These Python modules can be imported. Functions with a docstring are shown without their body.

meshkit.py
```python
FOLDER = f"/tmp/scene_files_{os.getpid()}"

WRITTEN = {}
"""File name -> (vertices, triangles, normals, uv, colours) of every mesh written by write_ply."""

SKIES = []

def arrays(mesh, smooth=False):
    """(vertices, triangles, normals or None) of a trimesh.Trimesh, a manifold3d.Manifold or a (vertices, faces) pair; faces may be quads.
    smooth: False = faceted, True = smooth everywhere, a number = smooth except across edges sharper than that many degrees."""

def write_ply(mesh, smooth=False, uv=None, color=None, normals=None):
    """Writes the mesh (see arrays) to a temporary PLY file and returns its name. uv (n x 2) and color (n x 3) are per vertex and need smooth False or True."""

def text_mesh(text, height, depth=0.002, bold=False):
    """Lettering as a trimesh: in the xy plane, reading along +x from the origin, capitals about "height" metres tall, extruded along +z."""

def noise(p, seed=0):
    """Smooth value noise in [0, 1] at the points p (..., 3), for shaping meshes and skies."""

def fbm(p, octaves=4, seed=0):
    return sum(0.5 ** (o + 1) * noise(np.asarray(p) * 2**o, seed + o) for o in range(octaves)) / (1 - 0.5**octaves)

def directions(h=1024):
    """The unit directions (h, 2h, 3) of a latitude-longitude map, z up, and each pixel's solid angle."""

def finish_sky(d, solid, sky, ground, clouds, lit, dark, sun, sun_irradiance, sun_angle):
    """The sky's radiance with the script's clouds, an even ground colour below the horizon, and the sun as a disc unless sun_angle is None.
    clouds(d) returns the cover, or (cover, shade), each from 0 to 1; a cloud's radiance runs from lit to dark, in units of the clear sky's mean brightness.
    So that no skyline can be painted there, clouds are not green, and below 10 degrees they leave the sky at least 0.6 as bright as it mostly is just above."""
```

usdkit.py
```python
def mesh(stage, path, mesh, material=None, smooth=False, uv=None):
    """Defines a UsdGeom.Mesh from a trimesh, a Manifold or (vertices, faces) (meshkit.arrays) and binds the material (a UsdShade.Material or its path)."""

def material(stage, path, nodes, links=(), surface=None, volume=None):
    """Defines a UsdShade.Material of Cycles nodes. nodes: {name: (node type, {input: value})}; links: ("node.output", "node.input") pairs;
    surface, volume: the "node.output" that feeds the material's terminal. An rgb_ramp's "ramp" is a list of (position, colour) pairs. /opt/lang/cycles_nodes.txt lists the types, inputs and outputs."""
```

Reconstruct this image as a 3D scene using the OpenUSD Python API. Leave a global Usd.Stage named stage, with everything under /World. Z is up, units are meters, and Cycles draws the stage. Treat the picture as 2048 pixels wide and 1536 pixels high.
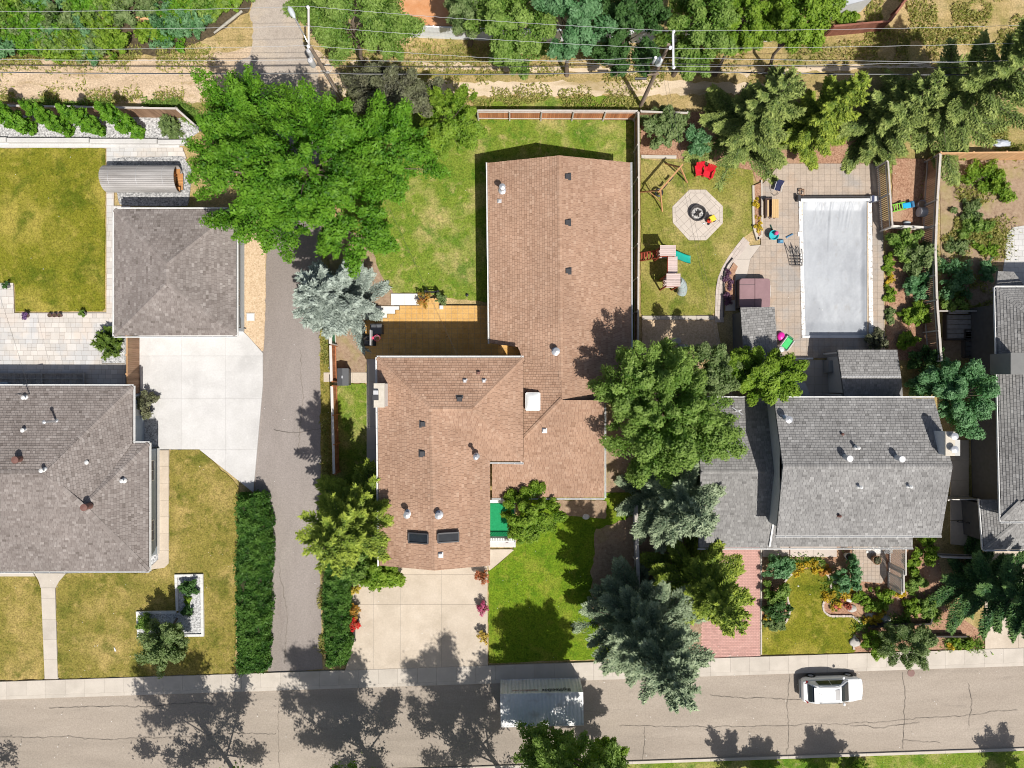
import math
import numpy as np, trimesh, shapely, usdkit, meshkit
from shapely.geometry import Polygon, LineString, Point, box as sbox
from pxr import Usd, UsdGeom, UsdLux, UsdShade, Gf, Sdf, Vt

stage = Usd.Stage.CreateInMemory()
UsdGeom.SetStageUpAxis(stage, UsdGeom.Tokens.z)
UsdGeom.SetStageMetersPerUnit(stage, 1.0)
UsdGeom.Xform.Define(stage, '/World')

# ------------------------------------------------------------------ camera, sky, sun
CAM_H, SCL = 52.0, 26.0          # drone height; ground pixels per metre of the 2048 px wide photograph
cam = UsdGeom.Camera.Define(stage, '/World/camera')
cam.AddTranslateOp().Set(Gf.Vec3d(0, 0, CAM_H))
cam.CreateHorizontalApertureAttr(36.0)
cam.CreateVerticalApertureAttr(27.0)
cam.CreateFocalLengthAttr(36.0 * CAM_H * SCL / 2048.0)
cam.CreateClippingRangeAttr(Gf.Vec2f(0.5, 2000))
cam.CreateExposureAttr(0.12)
SUN = np.array([0.50 * math.cos(math.radians(57)) / math.hypot(.50, .84), -0.84 * math.cos(math.radians(57)) / math.hypot(.50, .84), math.sin(math.radians(57))])
SUN /= np.linalg.norm(SUN)
usdkit.material(stage, '/World/Looks/sky_look', {
    's': ('sky_texture', {'sky_type': 'single_scattering', 'sun_disc': False, 'aerosol_density': 3.0, 'sun_elevation': math.asin(SUN[2]), 'sun_rotation': math.atan2(SUN[0], SUN[1])}),
    'b': ('background_shader', {'strength': 0.075})}, [('s.color', 'b.color')], surface='b.background')
sky = UsdLux.DomeLight.Define(stage, '/World/sky')
UsdShade.MaterialBindingAPI.Apply(sky.GetPrim()).Bind(UsdShade.Material.Get(stage, '/World/Looks/sky_look'))
sun = UsdLux.DistantLight.Define(stage, '/World/sun')
sun.CreateIntensityAttr(1.25); sun.CreateAngleAttr(0.53); sun.CreateColorAttr(Gf.Vec3f(1.0, 0.955, 0.885))
sun.CreateNormalizeAttr(True)
sun.AddRotateXYZOp().Set(Gf.Vec3f(math.degrees(math.acos(SUN[2])), 0, math.degrees(math.atan2(SUN[0], -SUN[1]))))

# ------------------------------------------------------------------ helpers
def rng(seed):
    return np.random.default_rng(int(seed))

def P(px, py, z=0.0):
    k = (1 - z / CAM_H) / SCL
    return np.array([(px - 1024) * k, (768 - py) * k, z])

def XY(pts, z=0.0):
    return [tuple(P(a, b, z)[:2]) for a, b in pts]

used = {}
def numbered(parent, name):
    k = parent + '/' + name
    n = used.get(k, 0); used[k] = n + 1
    return k if n == 0 else '%s_%03d' % (k, n)

ORIG = {}
def tag(prim, label=None, cat=None, group=None, kind=None):
    for k, v in (('label', label), ('category', cat), ('group', group), ('kind', kind)):
        if v: prim.SetCustomDataByKey(k, v)
    return prim

def thing(name, label, cat, loc=(0, 0, 0), rotz=0.0, group=None, kind=None):
    path = numbered('/World', name)
    x = UsdGeom.Xform.Define(stage, path)
    x.AddTranslateOp().Set(Gf.Vec3d(*[float(a) for a in loc]))
    if rotz: x.AddRotateZOp().Set(math.degrees(rotz))
    ORIG[path] = np.zeros(3)
    return tag(x.GetPrim(), label, cat, group, kind)

def site(name, label, cat, at, group=None, kind=None):
    """a thing whose parts are given in world coordinates; its Xform stands at AT"""
    at = np.array([float(a) for a in at])
    p = thing(name, label, cat, at, 0, group, kind)
    ORIG[str(p.GetPath())] = at
    return p

def dup(src, label, loc, rotz=0.0, group=None, scale=None):
    was = src.GetCustomData()
    path = numbered('/World', src.GetName())
    x = UsdGeom.Xform.Define(stage, path)
    x.AddTranslateOp().Set(Gf.Vec3d(*[float(a) for a in loc]))
    if rotz: x.AddRotateZOp().Set(math.degrees(rotz))
    if scale: x.AddScaleOp().Set(Gf.Vec3f(*scale))
    p = x.GetPrim()
    # the copy references a class prim that holds the parts, so that its own place stays its own
    p.GetReferences().AddInternalReference(src.GetPath())
    p.SetInstanceable(True)
    return tag(p, label, was.get('category'), group or was.get('group'))

def place(prim, loc, rotz=0.0):
    x = UsdGeom.Xformable(prim); x.ClearXformOpOrder()
    for a in list(prim.GetAttributes()):
        if a.GetName().startswith('xformOp:'): prim.RemoveProperty(a.GetName())
    x.AddTranslateOp().Set(Gf.Vec3d(*[float(a) for a in loc]))
    x.AddRotateZOp().Set(math.degrees(rotz))

def part(parent, name, mesh, mat, smooth=False, uv=None, kind=None, label=None):
    """one Mesh prim under PARENT (a prim), or under /World when parent is None"""
    if isinstance(mesh, MB): mesh, uv = mesh.arrays()
    pp = '/World' if parent is None else str(parent.GetPath())
    path = numbered(pp, name)
    root = '/'.join(path.split('/')[:3])
    o = ORIG.get(root)
    if parent is not None and o is not None and o.any():
        if isinstance(mesh, (tuple, list)): mesh = (np.asarray(mesh[0], float) - o, mesh[1])
        else: mesh = mesh.copy(); mesh.apply_translation(-o)
    m = usdkit.mesh(stage, path, mesh, mat, smooth=smooth, uv=uv).GetPrim()
    if kind: m.SetCustomDataByKey('kind', kind)
    if label: m.SetCustomDataByKey('label', label)
    return m

def struct(name, mesh, mat, label=None, cat=None, kind='structure'):
    return tag(part(None, name, mesh, mat), label, cat, kind=kind)

class MB:
    """collects boxes, bars, tubes into one mesh"""
    def __init__(s): s.v = []; s.f = []; s.u = []; s.n = 0
    def add(s, v, f, uv=None):
        v = np.asarray(v, float); f = np.asarray(f, int)
        if f.shape[1] == 4: f = np.vstack([f[:, [0, 1, 2]], f[:, [0, 2, 3]]])
        s.v.append(v); s.f.append(f + s.n); s.n += len(v)
        s.u.append(np.tile(np.asarray((0.5, 0.5) if uv is None else uv, float), (len(v), 1)) if uv is None or np.ndim(uv) == 1 else np.asarray(uv))
        return s
    def tm(s, t, uv=None): return s.add(t.vertices, t.faces, uv)
    def box(s, x0, x1, y0, y1, z0, z1, uv=None):
        v = [(x, y, z) for z in (z0, z1) for x, y in ((x0, y0), (x1, y0), (x1, y1), (x0, y1))]
        return s.add(v, [(0, 3, 2, 1), (4, 5, 6, 7), (0, 1, 5, 4), (1, 2, 6, 5), (2, 3, 7, 6), (3, 0, 4, 7)], uv)
    def cbox(s, x0, x1, y0, y1, z0, z1, c=0.01):
        """box with its top edges chamfered"""
        a = [(x, y, z0) for x, y in ((x0, y0), (x1, y0), (x1, y1), (x0, y1))] + [(x, y, z1 - c) for x, y in ((x0, y0), (x1, y0), (x1, y1), (x0, y1))] + [(x, y, z1) for x, y in ((x0 + c, y0 + c), (x1 - c, y0 + c), (x1 - c, y1 - c), (x0 + c, y1 - c))]
        q = [(8, 9, 10, 11)] + [(k, (k + 1) % 4, 4 + (k + 1) % 4, 4 + k) for k in range(4)] + [(4 + k, 4 + (k + 1) % 4, 8 + (k + 1) % 4, 8 + k) for k in range(4)] + [(0, 3, 2, 1)]
        return s.add(a, q)
    def beam(s, p, q, w, h, up=(0, 0, 1)):
        p, q, up = np.array(p, float), np.array(q, float), np.array(up, float)
        d = q - p; d = d / np.linalg.norm(d)
        if abs(d @ up) > .98: up = np.array([0, 1., 0])
        sd = np.cross(d, up); sd /= np.linalg.norm(sd); u2 = np.cross(sd, d)
        v = [e + a * sd * w / 2 + b * u2 * h / 2 for e in (p, q) for a, b in ((-1, -1), (1, -1), (1, 1), (-1, 1))]
        return s.add(v, [(0, 1, 2, 3), (7, 6, 5, 4), (4, 5, 1, 0), (5, 6, 2, 1), (6, 7, 3, 2), (7, 4, 0, 3)])
    def tube(s, pts, r, n=8, cap=True):
        pts = np.asarray(pts, float); r = np.broadcast_to(np.asarray(r, float), (len(pts),))
        vs = []
        t = np.gradient(pts, axis=0); t /= np.maximum(np.linalg.norm(t, axis=1, keepdims=True), 1e-9)
        ref = np.array([0, 0, 1.]) if abs(t[0, 2]) < .9 else np.array([1., 0, 0])
        for k in range(len(pts)):
            a = np.cross(t[k], ref); a /= max(np.linalg.norm(a), 1e-9); b = np.cross(t[k], a)
            th = np.arange(n) * 2 * np.pi / n
            vs.append(pts[k] + r[k] * (np.cos(th)[:, None] * a + np.sin(th)[:, None] * b))
        v = np.vstack(vs); L = len(pts)
        q = [(k * n + i, (k + 1) * n + i, (k + 1) * n + (i + 1) % n, k * n + (i + 1) % n) for k in range(L - 1) for i in range(n)]
        s.add(v, q)
        if cap:
            s.add(vs[0], [(0, i, i + 1) for i in range(1, n - 1)]); s.add(vs[-1], [(0, i + 1, i) for i in range(1, n - 1)])
        return s
    def lathe(s, prof, c=(0, 0, 0), n=16):
        prof = np.asarray(prof, float); th = np.arange(n) * 2 * np.pi / n
        v = np.vstack([np.c_[r * np.cos(th), r * np.sin(th), np.full(n, z)] for r, z in prof]) + np.asarray(c, float)
        L = len(prof)
        q = [(k * n + i, k * n + (i + 1) % n, (k + 1) * n + (i + 1) % n, (k + 1) * n + i) for k in range(L - 1) for i in range(n)]
        return s.add(v, q)
    def prism(s, poly, z0, z1, bottom=False):
        """poly: list of xy or shapely polygon"""
        pg = poly if isinstance(poly, Polygon) else Polygon(poly)
        if not pg.is_valid: pg = pg.buffer(0)
        for g in getattr(pg, 'geoms', [pg]):
            if g.is_empty or g.area < 1e-5: continue
            g = shapely.geometry.polygon.orient(g)
            v2, f = trimesh.creation.triangulate_polygon(g, engine='earcut')
            e = v2[f]; ar = np.cross(e[:, 1] - e[:, 0], e[:, 2] - e[:, 0])
            f = np.where((ar < 0)[:, None], f[:, ::-1], f)
            s.add(np.c_[v2, np.full(len(v2), z1)], f)
            if z1 > z0:
                for ring in [g.exterior] + list(g.interiors):
                    c = np.array(ring.coords)[:-1]; m = len(c)
                    s.add(np.vstack([np.c_[c, np.full(m, z0)], np.c_[c, np.full(m, z1)]]), [(i, (i + 1) % m, m + (i + 1) % m, m + i) for i in range(m)])
                if bottom: s.add(np.c_[v2, np.full(len(v2), z0)], f[:, ::-1])
        return s
    def move(s, d=(0, 0, 0), rotz=0, o=None):
        c, n = math.cos(rotz), math.sin(rotz)
        R = np.array([[c, -n, 0], [n, c, 0], [0, 0, 1]])
        s.v = [a @ R.T + np.asarray(d) for a in s.v]; return s
    def arrays(s):
        return (np.vstack(s.v), np.vstack(s.f)), np.vstack(s.u)

def wobble(pts, amp=.04, step=.35, seed=1):
    """polygon (world xy) with its edges made slightly uneven"""
    pg = Polygon(pts); ring = pg.exterior; n = max(8, int(ring.length / step))
    c = np.array([ring.interpolate(i / n, normalized=True).coords[0] for i in range(n)] )
    r = rng(seed)
    d = r.normal(0, amp, (n, 2)) * .5 + amp * 1.6 * (np.c_[meshkit.noise(np.c_[c * 1.1, np.zeros(n)], seed), meshkit.noise(np.c_[c * 1.1, np.ones(n) * 7], seed)] - .5)
    q = Polygon(c + d)
    return q if q.is_valid else q.buffer(0)

# ------------------------------------------------------------------ materials
LOOK = {}
def noisy(name, stops, scale=2.0, detail=8, nrough=.62, rough=.9, spec=.25, fine=None, patch=None, bump=0.0, bscale=40, rnd=0.0, coord='pos', stretch=None, metal=0.0, lo=.3, hi=.7, coat=0.0):
    """stops: colours of the ramp that the noise drives. fine=(scale, amount): grain. patch=(scale, colour, lo, hi, amount): a second, larger noise mixes in a colour."""
    if name in LOOK: return LOOK[name]
    n, L = {'p': ('principled_bsdf', {'roughness': rough, 'specular_ior_level': spec, 'metallic': metal, 'coat_weight': coat})}, []
    if coord == 'pos': n['g'] = ('geometry', {}); src = 'g.position'
    else: n['g'] = ('texture_coordinate', {}); src = 'g.object'
    if stretch:
        n['mp'] = ('mapping', {'scale': stretch}); L.append((src, 'mp.vector')); src = 'mp.vector'
    if len(stops) == 1: stops = [stops[0], stops[0]]
    xs = np.linspace(lo, hi, len(stops))
    n['n1'] = ('noise_texture', {'scale': scale, 'detail': detail, 'roughness': nrough})
    n['r1'] = ('rgb_ramp', {'ramp': [(float(x), c) for x, c in zip(xs, stops)]})
    L += [(src, 'n1.vector'), ('n1.fac', 'r1.fac')]; col = 'r1.color'
    if patch:
        pats = patch if isinstance(patch, list) else [patch]
        for i, (ps, pc, a, b, am) in enumerate(pats):
            n['n2%d' % i] = ('noise_texture', {'scale': ps, 'detail': 5, 'roughness': .6, 'distortion': .3})
            n['m2%d' % i] = ('map_range', {'from_min': a, 'from_max': b, 'to_min': 0., 'to_max': float(am), 'clamp': True})
            n['x2%d' % i] = ('mix_color', {'b': pc})
            if i:
                n['of%d' % i] = ('mapping', {'location': (13.7 * i, 5.1 * i, 2.2)}); L += [(src, 'of%d.vector' % i), ('of%d.vector' % i, 'n2%d.vector' % i)]
            else: L += [(src, 'n2%d.vector' % i)]
            L += [('n2%d.fac' % i, 'm2%d.value' % i), ('m2%d.result' % i, 'x2%d.fac' % i), (col, 'x2%d.a' % i)]; col = 'x2%d.result' % i
    if fine:
        n['n3'] = ('noise_texture', {'scale': fine[0], 'detail': 4, 'roughness': .7})
        n['m3'] = ('map_range', {'from_min': .25, 'from_max': .75, 'to_min': 1 - fine[1], 'to_max': 1 + fine[1], 'clamp': False})
        n['h3'] = ('hsv', {}); L += [('g.position' if coord == 'pos' else 'g.object', 'n3.vector'), ('n3.fac', 'm3.value'), ('m3.result', 'h3.value'), (col, 'h3.color')]; col = 'h3.color'
    if rnd:
        n['oi'] = ('object_info', {}); n['m4'] = ('map_range', {'to_min': 1 - rnd, 'to_max': 1 + rnd}); n['h4'] = ('hsv', {})
        L += [('oi.random', 'm4.value'), ('m4.result', 'h4.value'), (col, 'h4.color')]; col = 'h4.color'
    if bump:
        n['n5'] = ('noise_texture', {'scale': bscale, 'detail': 4, 'roughness': .65}); n['bp'] = ('bump', {'strength': float(bump), 'distance': .02})
        L += [(src, 'n5.vector'), ('n5.fac', 'bp.height'), ('bp.normal', 'p.normal')]
    L.append((col, 'p.base_color'))
    LOOK[name] = usdkit.material(stage, '/World/Looks/' + name, n, L, surface='p.BSDF')
    return LOOK[name]

def plain(name, col, rough=.6, metal=0.0, spec=.4, v=.08, coat=0.0):
    c = np.array(col); return noisy(name, [tuple(c * (1 - v)), tuple(np.minimum(c * (1 + v), 1))], scale=3, rough=rough, metal=metal, spec=spec, coat=coat, coord='obj')

def tabs_look(name, stops, grain=.12):
    """shingles: the colour of each tab comes from its own random number (in st), with granule speckle and faint streaks"""
    if name in LOOK: return LOOK[name]
    n = {'t': ('texture_coordinate', {}), 's': ('separate_xyz', {}), 'r': ('rgb_ramp', {'ramp': [(float(x), c) for x, c in zip(np.linspace(0, 1, len(stops)), stops)]}),
         'g': ('geometry', {}), 'n': ('noise_texture', {'scale': 9., 'detail': 5, 'roughness': .75}), 'm': ('map_range', {'from_min': .25, 'from_max': .75, 'to_min': 1 - grain, 'to_max': 1 + grain, 'clamp': False}),
         'n2': ('noise_texture', {'scale': .35, 'detail': 4}), 'm2': ('map_range', {'from_min': .3, 'from_max': .7, 'to_min': .88, 'to_max': 1.1}), 'q': ('math', {'math_type': 'multiply'}), 'h': ('hsv', {}), 'p': ('principled_bsdf', {'roughness': .92, 'specular_ior_level': .2})}
    L = [('t.UV', 's.vector'), ('s.x', 'r.fac'), ('g.position', 'n.vector'), ('n.fac', 'm.value'), ('g.position', 'n2.vector'), ('n2.fac', 'm2.value'), ('m.result', 'q.value1'), ('m2.result', 'q.value2'), ('q.value', 'h.value'), ('r.color', 'h.color'), ('h.color', 'p.base_color')]
    LOOK[name] = usdkit.material(stage, '/World/Looks/' + name, n, L, surface='p.BSDF')
    return LOOK[name]

def leaf_look(name, stops, tip=None, trans=.32, tcol=None, rough=.55, spec=.25):
    """leaves: st.x is each leaf's random number, st.y how far out on its twig it sits"""
    if name in LOOK: return LOOK[name]
    mid = np.array(stops[len(stops) // 2])
    tcol = tcol or tuple(np.minimum(mid * np.array([1.9, 1.8, .9]), 1))
    n = {'t': ('texture_coordinate', {}), 's': ('separate_xyz', {}), 'r': ('rgb_ramp', {'ramp': [(float(x), c) for x, c in zip(np.linspace(0, 1, len(stops)), stops)]}),
         'x': ('mix_color', {'b': tip or stops[-1]}), 'p': ('principled_bsdf', {'roughness': rough, 'specular_ior_level': spec}), 'tr': ('translucent_bsdf', {'color': tcol}), 'mx': ('mix_closure', {'fac': trans})}
    L = [('t.UV', 's.vector'), ('s.x', 'r.fac'), ('r.color', 'x.a'), ('s.y', 'x.fac'), ('x.result', 'p.base_color'), ('p.BSDF', 'mx.closure1'), ('tr.BSDF', 'mx.closure2')]
    LOOK[name] = usdkit.material(stage, '/World/Looks/' + name, n, L, surface='mx.closure')
    return LOOK[name]
# ------------------------------------------------------------------ looks of the ground
def lawn_look(name, lush, mid, dry, bias=0.0):
    return noisy(name, [lush, mid, mid, dry], scale=2.2, detail=10, nrough=.75, lo=.30 + bias, hi=.74 + bias, fine=(9, .62), patch=[(.28, dry, .46 + bias, .66 + bias, .85), (.55, lush, .52, .66, .75), (1.5, dry, .56, .72, .6)], bump=1.0, bscale=14, rough=1, spec=.05)
M_LAWN_A = lawn_look('lawn_yellow_green', (.065, .095, .008), (.165, .165, .018), (.33, .27, .06), .02)
M_LAWN_B = lawn_look('lawn_green', (.06, .145, .012), (.15, .205, .028), (.43, .34, .15), .03)
M_LAWN_C = lawn_look('lawn_bright', (.075, .145, .010), (.13, .20, .014), (.25, .25, .04), .07)
M_LAWN_D = lawn_look('lawn_parched', (.09, .105, .016), (.205, .175, .042), (.38, .28, .105), .022)
M_LAWN_E = lawn_look('lawn_play', (.085, .13, .014), (.19, .19, .04), (.36, .29, .11), .0)
M_DRY = noisy('dry_grass', [(.19, .17, .06), (.36, .27, .12), (.47, .35, .18)], scale=1.6, detail=10, nrough=.75, fine=(9, .5), patch=[(.16, (.15, .16, .035), .5, .66, .8), (.3, (.5, .38, .22), .5, .7, .7)], bump=1, bscale=14, rough=1, spec=.05)
M_SAND = noisy('sandy_lane', [(.38, .28, .19), (.52, .40, .28), (.60, .47, .34)], scale=1.5, detail=10, nrough=.7, fine=(8, .4), patch=[(.25, (.45, .34, .23), .45, .65, .8), (1.2, (.34, .25, .13), .6, .72, .7)], bump=.6, rough=1, spec=.05, stretch=(.35, 1, 1))
M_TRACK = noisy('pale_track', [(.50, .40, .29), (.66, .54, .40)], scale=1.8, detail=10, nrough=.75, fine=(24, .25), patch=(.5, (.33, .25, .12), .53, .65, .9), bump=.6, rough=1, spec=.05, stretch=(.3, 1, 1))
M_LANE = noisy('lane_asphalt', [(.255, .225, .205), (.30, .265, .245)], scale=.6, detail=8, fine=(9, .22), patch=[(.11, (.225, .195, .175), .45, .65, .9), (.5, (.34, .305, .275), .55, .7, .5), (1.0, (.21, .18, .165), .60, .72, .5)], rough=.95, spec=.15, stretch=(1, .25, 1))
M_ROAD = noisy('road_asphalt', [(.305, .26, .215), (.36, .31, .26)], scale=.7, detail=8, fine=(9, .2), patch=[(.12, (.25, .215, .18), .48, .66, .9), (.45, (.40, .345, .29), .55, .7, .5), (.9, (.22, .19, .16), .60, .72, .55)], rough=.95, spec=.15, stretch=(.22, 1, 1))
M_CONC = noisy('concrete_grey', [(.50, .49, .475), (.57, .56, .55)], scale=.8, fine=(8, .09), patch=[(.3, (.45, .44, .43), .48, .66, .8), (1.4, (.60, .59, .575), .55, .7, .5)], rough=.9, spec=.2, rnd=.03)
M_CONCW = noisy('concrete_warm', [(.47, .40, .32), (.545, .47, .385)], scale=.9, fine=(8, .1), patch=[(.35, (.42, .355, .28), .5, .68, .8), (1.3, (.57, .50, .42), .58, .7, .5)], rough=.9, spec=.2, rnd=.03)
M_WALK = noisy('sidewalk_concrete', [(.46, .415, .36), (.53, .48, .42)], scale=1.2, fine=(30, .1), patch=(.5, (.40, .36, .31), .5, .7, .6), rough=.9, spec=.2, rnd=.05)
M_PAVER = noisy('patio_paver', [(.50, .47, .43), (.60, .56, .52)], scale=1.0, fine=(28, .08), patch=[(.45, (.56, .49, .43), .5, .6, .7), (.33, (.47, .48, .49), .5, .62, .7)], rough=.9, rnd=.09)
M_PTILE = noisy('pool_tile', [(.36, .295, .24), (.43, .355, .29)], scale=1.0, fine=(8, .12), patch=[(.4, (.31, .295, .28), .5, .64, .7), (.55, (.43, .31, .22), .55, .68, .5)], rough=.9, rnd=.055)
M_STAMP = noisy('stamped_concrete', [(.46, .41, .36), (.53, .47, .41)], scale=.9, fine=(25, .08), rough=.9, rnd=.04)
M_PINKB = noisy('pink_brick', [(.44, .25, .215), (.52, .31, .27)], scale=2, fine=(25, .1), rough=.9, rnd=.12)
M_BORDER = noisy('border_stone', [(.44, .38, .34), (.52, .45, .40)], scale=2, fine=(25, .1), rough=.9, rnd=.07)
M_GRAV = noisy('pale_gravel', [(.13, .13, .135), (.42, .42, .42), (.68, .68, .68)], scale=7, detail=6, nrough=.8, lo=.38, hi=.62, bump=1, bscale=10, rough=.95)
M_GRAVD = noisy('grey_gravel', [(.10, .10, .105), (.33, .33, .33), (.58, .57, .56)], scale=7, detail=6, nrough=.8, lo=.38, hi=.62, bump=1, bscale=10, rough=.95)
M_GRAVT = noisy('tan_gravel', [(.34, .24, .14), (.55, .41, .27), (.67, .53, .38)], scale=8, detail=6, nrough=.8, lo=.34, hi=.66, bump=1, bscale=12, rough=.95)
M_MULCH = noisy('bark_mulch', [(.10, .05, .03), (.34, .19, .12), (.52, .34, .24)], scale=8, detail=8, nrough=.85, lo=.34, hi=.66, bump=1, bscale=12, rough=.95, patch=(.6, (.42, .3, .2), .5, .66, .5))
M_SOIL = noisy('bare_soil', [(.19, .125, .08), (.31, .22, .15), (.40, .30, .21)], scale=4, detail=9, nrough=.75, fine=(28, .3), patch=[(.35, (.30, .27, .10), .52, .68, .7)], bump=.8, rough=1)
M_ORANGE = noisy('orange_soil', [(.50, .22, .09), (.60, .32, .17)], scale=1.5, fine=(30, .2), patch=(.25, (.40, .29, .21), .5, .6, .9), bump=.6, rough=1)
M_DTILE = noisy('deck_tile', [(.50, .275, .075), (.60, .36, .125)], scale=2.0, fine=(8, .14), patch=[(1.7, (.28, .15, .05), .66, .70, .7), (.3, (.62, .40, .16), .5, .65, .5)], rough=.85, rnd=.06)
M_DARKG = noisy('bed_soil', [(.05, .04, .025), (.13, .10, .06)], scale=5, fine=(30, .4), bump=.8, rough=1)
M_JOINT = plain('joint_sand', (.22, .18, .15), .95)
M_JOINTD = plain('joint_dark', (.26, .24, .22), .95)

# ------------------------------------------------------------------ ground sheets
struct('ground', MB().prism(Polygon([(-260, -260), (260, -260), (260, 260), (-260, 260)]).difference(Polygon(XY([(1597, 397), (1741, 397), (1741, 674), (1603, 674)]))), -.01, 0), M_DRY, 'dry straw coloured grass and earth all around the lots', 'ground')
zc = [0]
def sheet(name, pts, mat, label, cat, layer=1, wob=.05, seed=None, kind='structure'):
    zc[0] += 1
    z = {1: .012, 2: .06, 3: .10}[layer] + .0012 * (zc[0] % 28)
    pg = wobble(XY(pts), wob, seed=seed or zc[0]) if wob else Polygon(XY(pts))
    return struct(name, MB().prism(pg, -.005, z), mat, label, cat, kind)

yk = lambda x: 1398 - .033 * x
ys = lambda x: 1362 - .033 * x
yb = lambda x: 1565 - .034 * x
sheet('back_lane', [(-500, 112), (0, 115), (200, 123), (400, 112), (520, 92), (640, 100), (690, 150), (690, 205), (640, 215), (480, 206), (400, 205), (0, 208), (-500, 210)], M_SAND, 'sandy gravel back lane behind the left fence', 'lane', 1, .12)
sheet('lane_track', [(650, 165), (800, 158), (960, 163), (1150, 164), (1300, 160), (1560, 170), (1560, 184), (1300, 190), (960, 192), (760, 190), (650, 200)], M_TRACK, 'pale wheel track of the back lane behind the wooden back fence', 'lane', 1, .14)
sheet('lane_track', [(700, 118), (900, 128), (1200, 137), (1500, 139), (1800, 128), (1860, 124), (1860, 132), (1500, 149), (1200, 146), (900, 140), (700, 133)], M_TRACK, 'thin pale wheel track under the power lines', 'lane', 1, .14)
sheet('lane_verge', [(950, 196), (1290, 194), (1290, 222), (950, 224)], M_LAWN_B, 'strip of greener grass just behind the wooden back fence', 'verge', 1, .12)
sheet('side_lane', [(515, -300), (588, -300), (589, 30), (612, 100), (634, 150), (646, 260), (642, 560), (641, 650), (642, 940), (640, 1160), (645, 1339), (534, 1345), (530, 1000), (508, 985), (524, 770), (526, 705), (531, 640), (533, 480), (548, 260), (545, 180), (505, 130), (508, 60)], M_LANE, 'worn taupe asphalt side lane between the two houses', 'lane', 1, .05)
sheet('road', [(-900, yk(-900)), (3000, yk(3000)), (3000, yb(3000)), (-900, yb(-900))], M_ROAD, 'sun bleached asphalt street along the bottom', 'road', 1, 0)
sheet('verge', [(-900, yb(-900) + 4), (3000, yb(3000) + 4), (3000, 2300), (-900, 2300)], M_LAWN_B, 'green verge south of the street', 'verge', 1, 0)
sheet('lane_mouth', [(508, -300), (592, -300), (594, 30), (612, 95), (634, 140), (644, 205), (640, 225), (590, 235), (552, 235), (535, 190), (480, 200), (470, 130), (505, 105), (503, 60)], noisy('dusty_asphalt', [(.34, .29, .245), (.42, .365, .31)], scale=1.2, fine=(9, .25), patch=[(.4, (.47, .39, .30), .5, .68, .8)], rough=.95), 'pale dusty asphalt of the lane mouth at the top edge', 'lane', 1, .12)
# lawns
sheet('lawn', [(-500, 297), (211, 297), (210, 622), (32, 623), (31, 566), (-500, 566)], M_LAWN_A, 'clipped yellow green back lawn beside the barrel sauna and garage', 'lawn', 2, .03)
sheet('lawn', [(-500, 1150), (70, 1150), (84, 1175), (92, 1357), (-500, 1368)], M_LAWN_D, 'parched front lawn left of the concrete garden path', 'lawn', 2, .05)
sheet('lawn', [(113, 1172), (124, 1152), (136, 1144), (297, 1146), (338, 1128), (340, 899), (400, 897), (480, 975), (470, 1346), (118, 1357)], M_LAWN_D, 'parched front lawn round the white L shaped planter bed', 'lawn', 2, .05)
sheet('lawn', [(655, 215), (1278, 243), (1268, 700), (980, 705), (980, 606), (880, 592), (846, 586), (783, 586), (764, 560), (745, 515), (700, 470), (650, 300)], M_LAWN_B, 'back lawn of the brown roofed house with straw patches', 'lawn', 2, .06)
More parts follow.
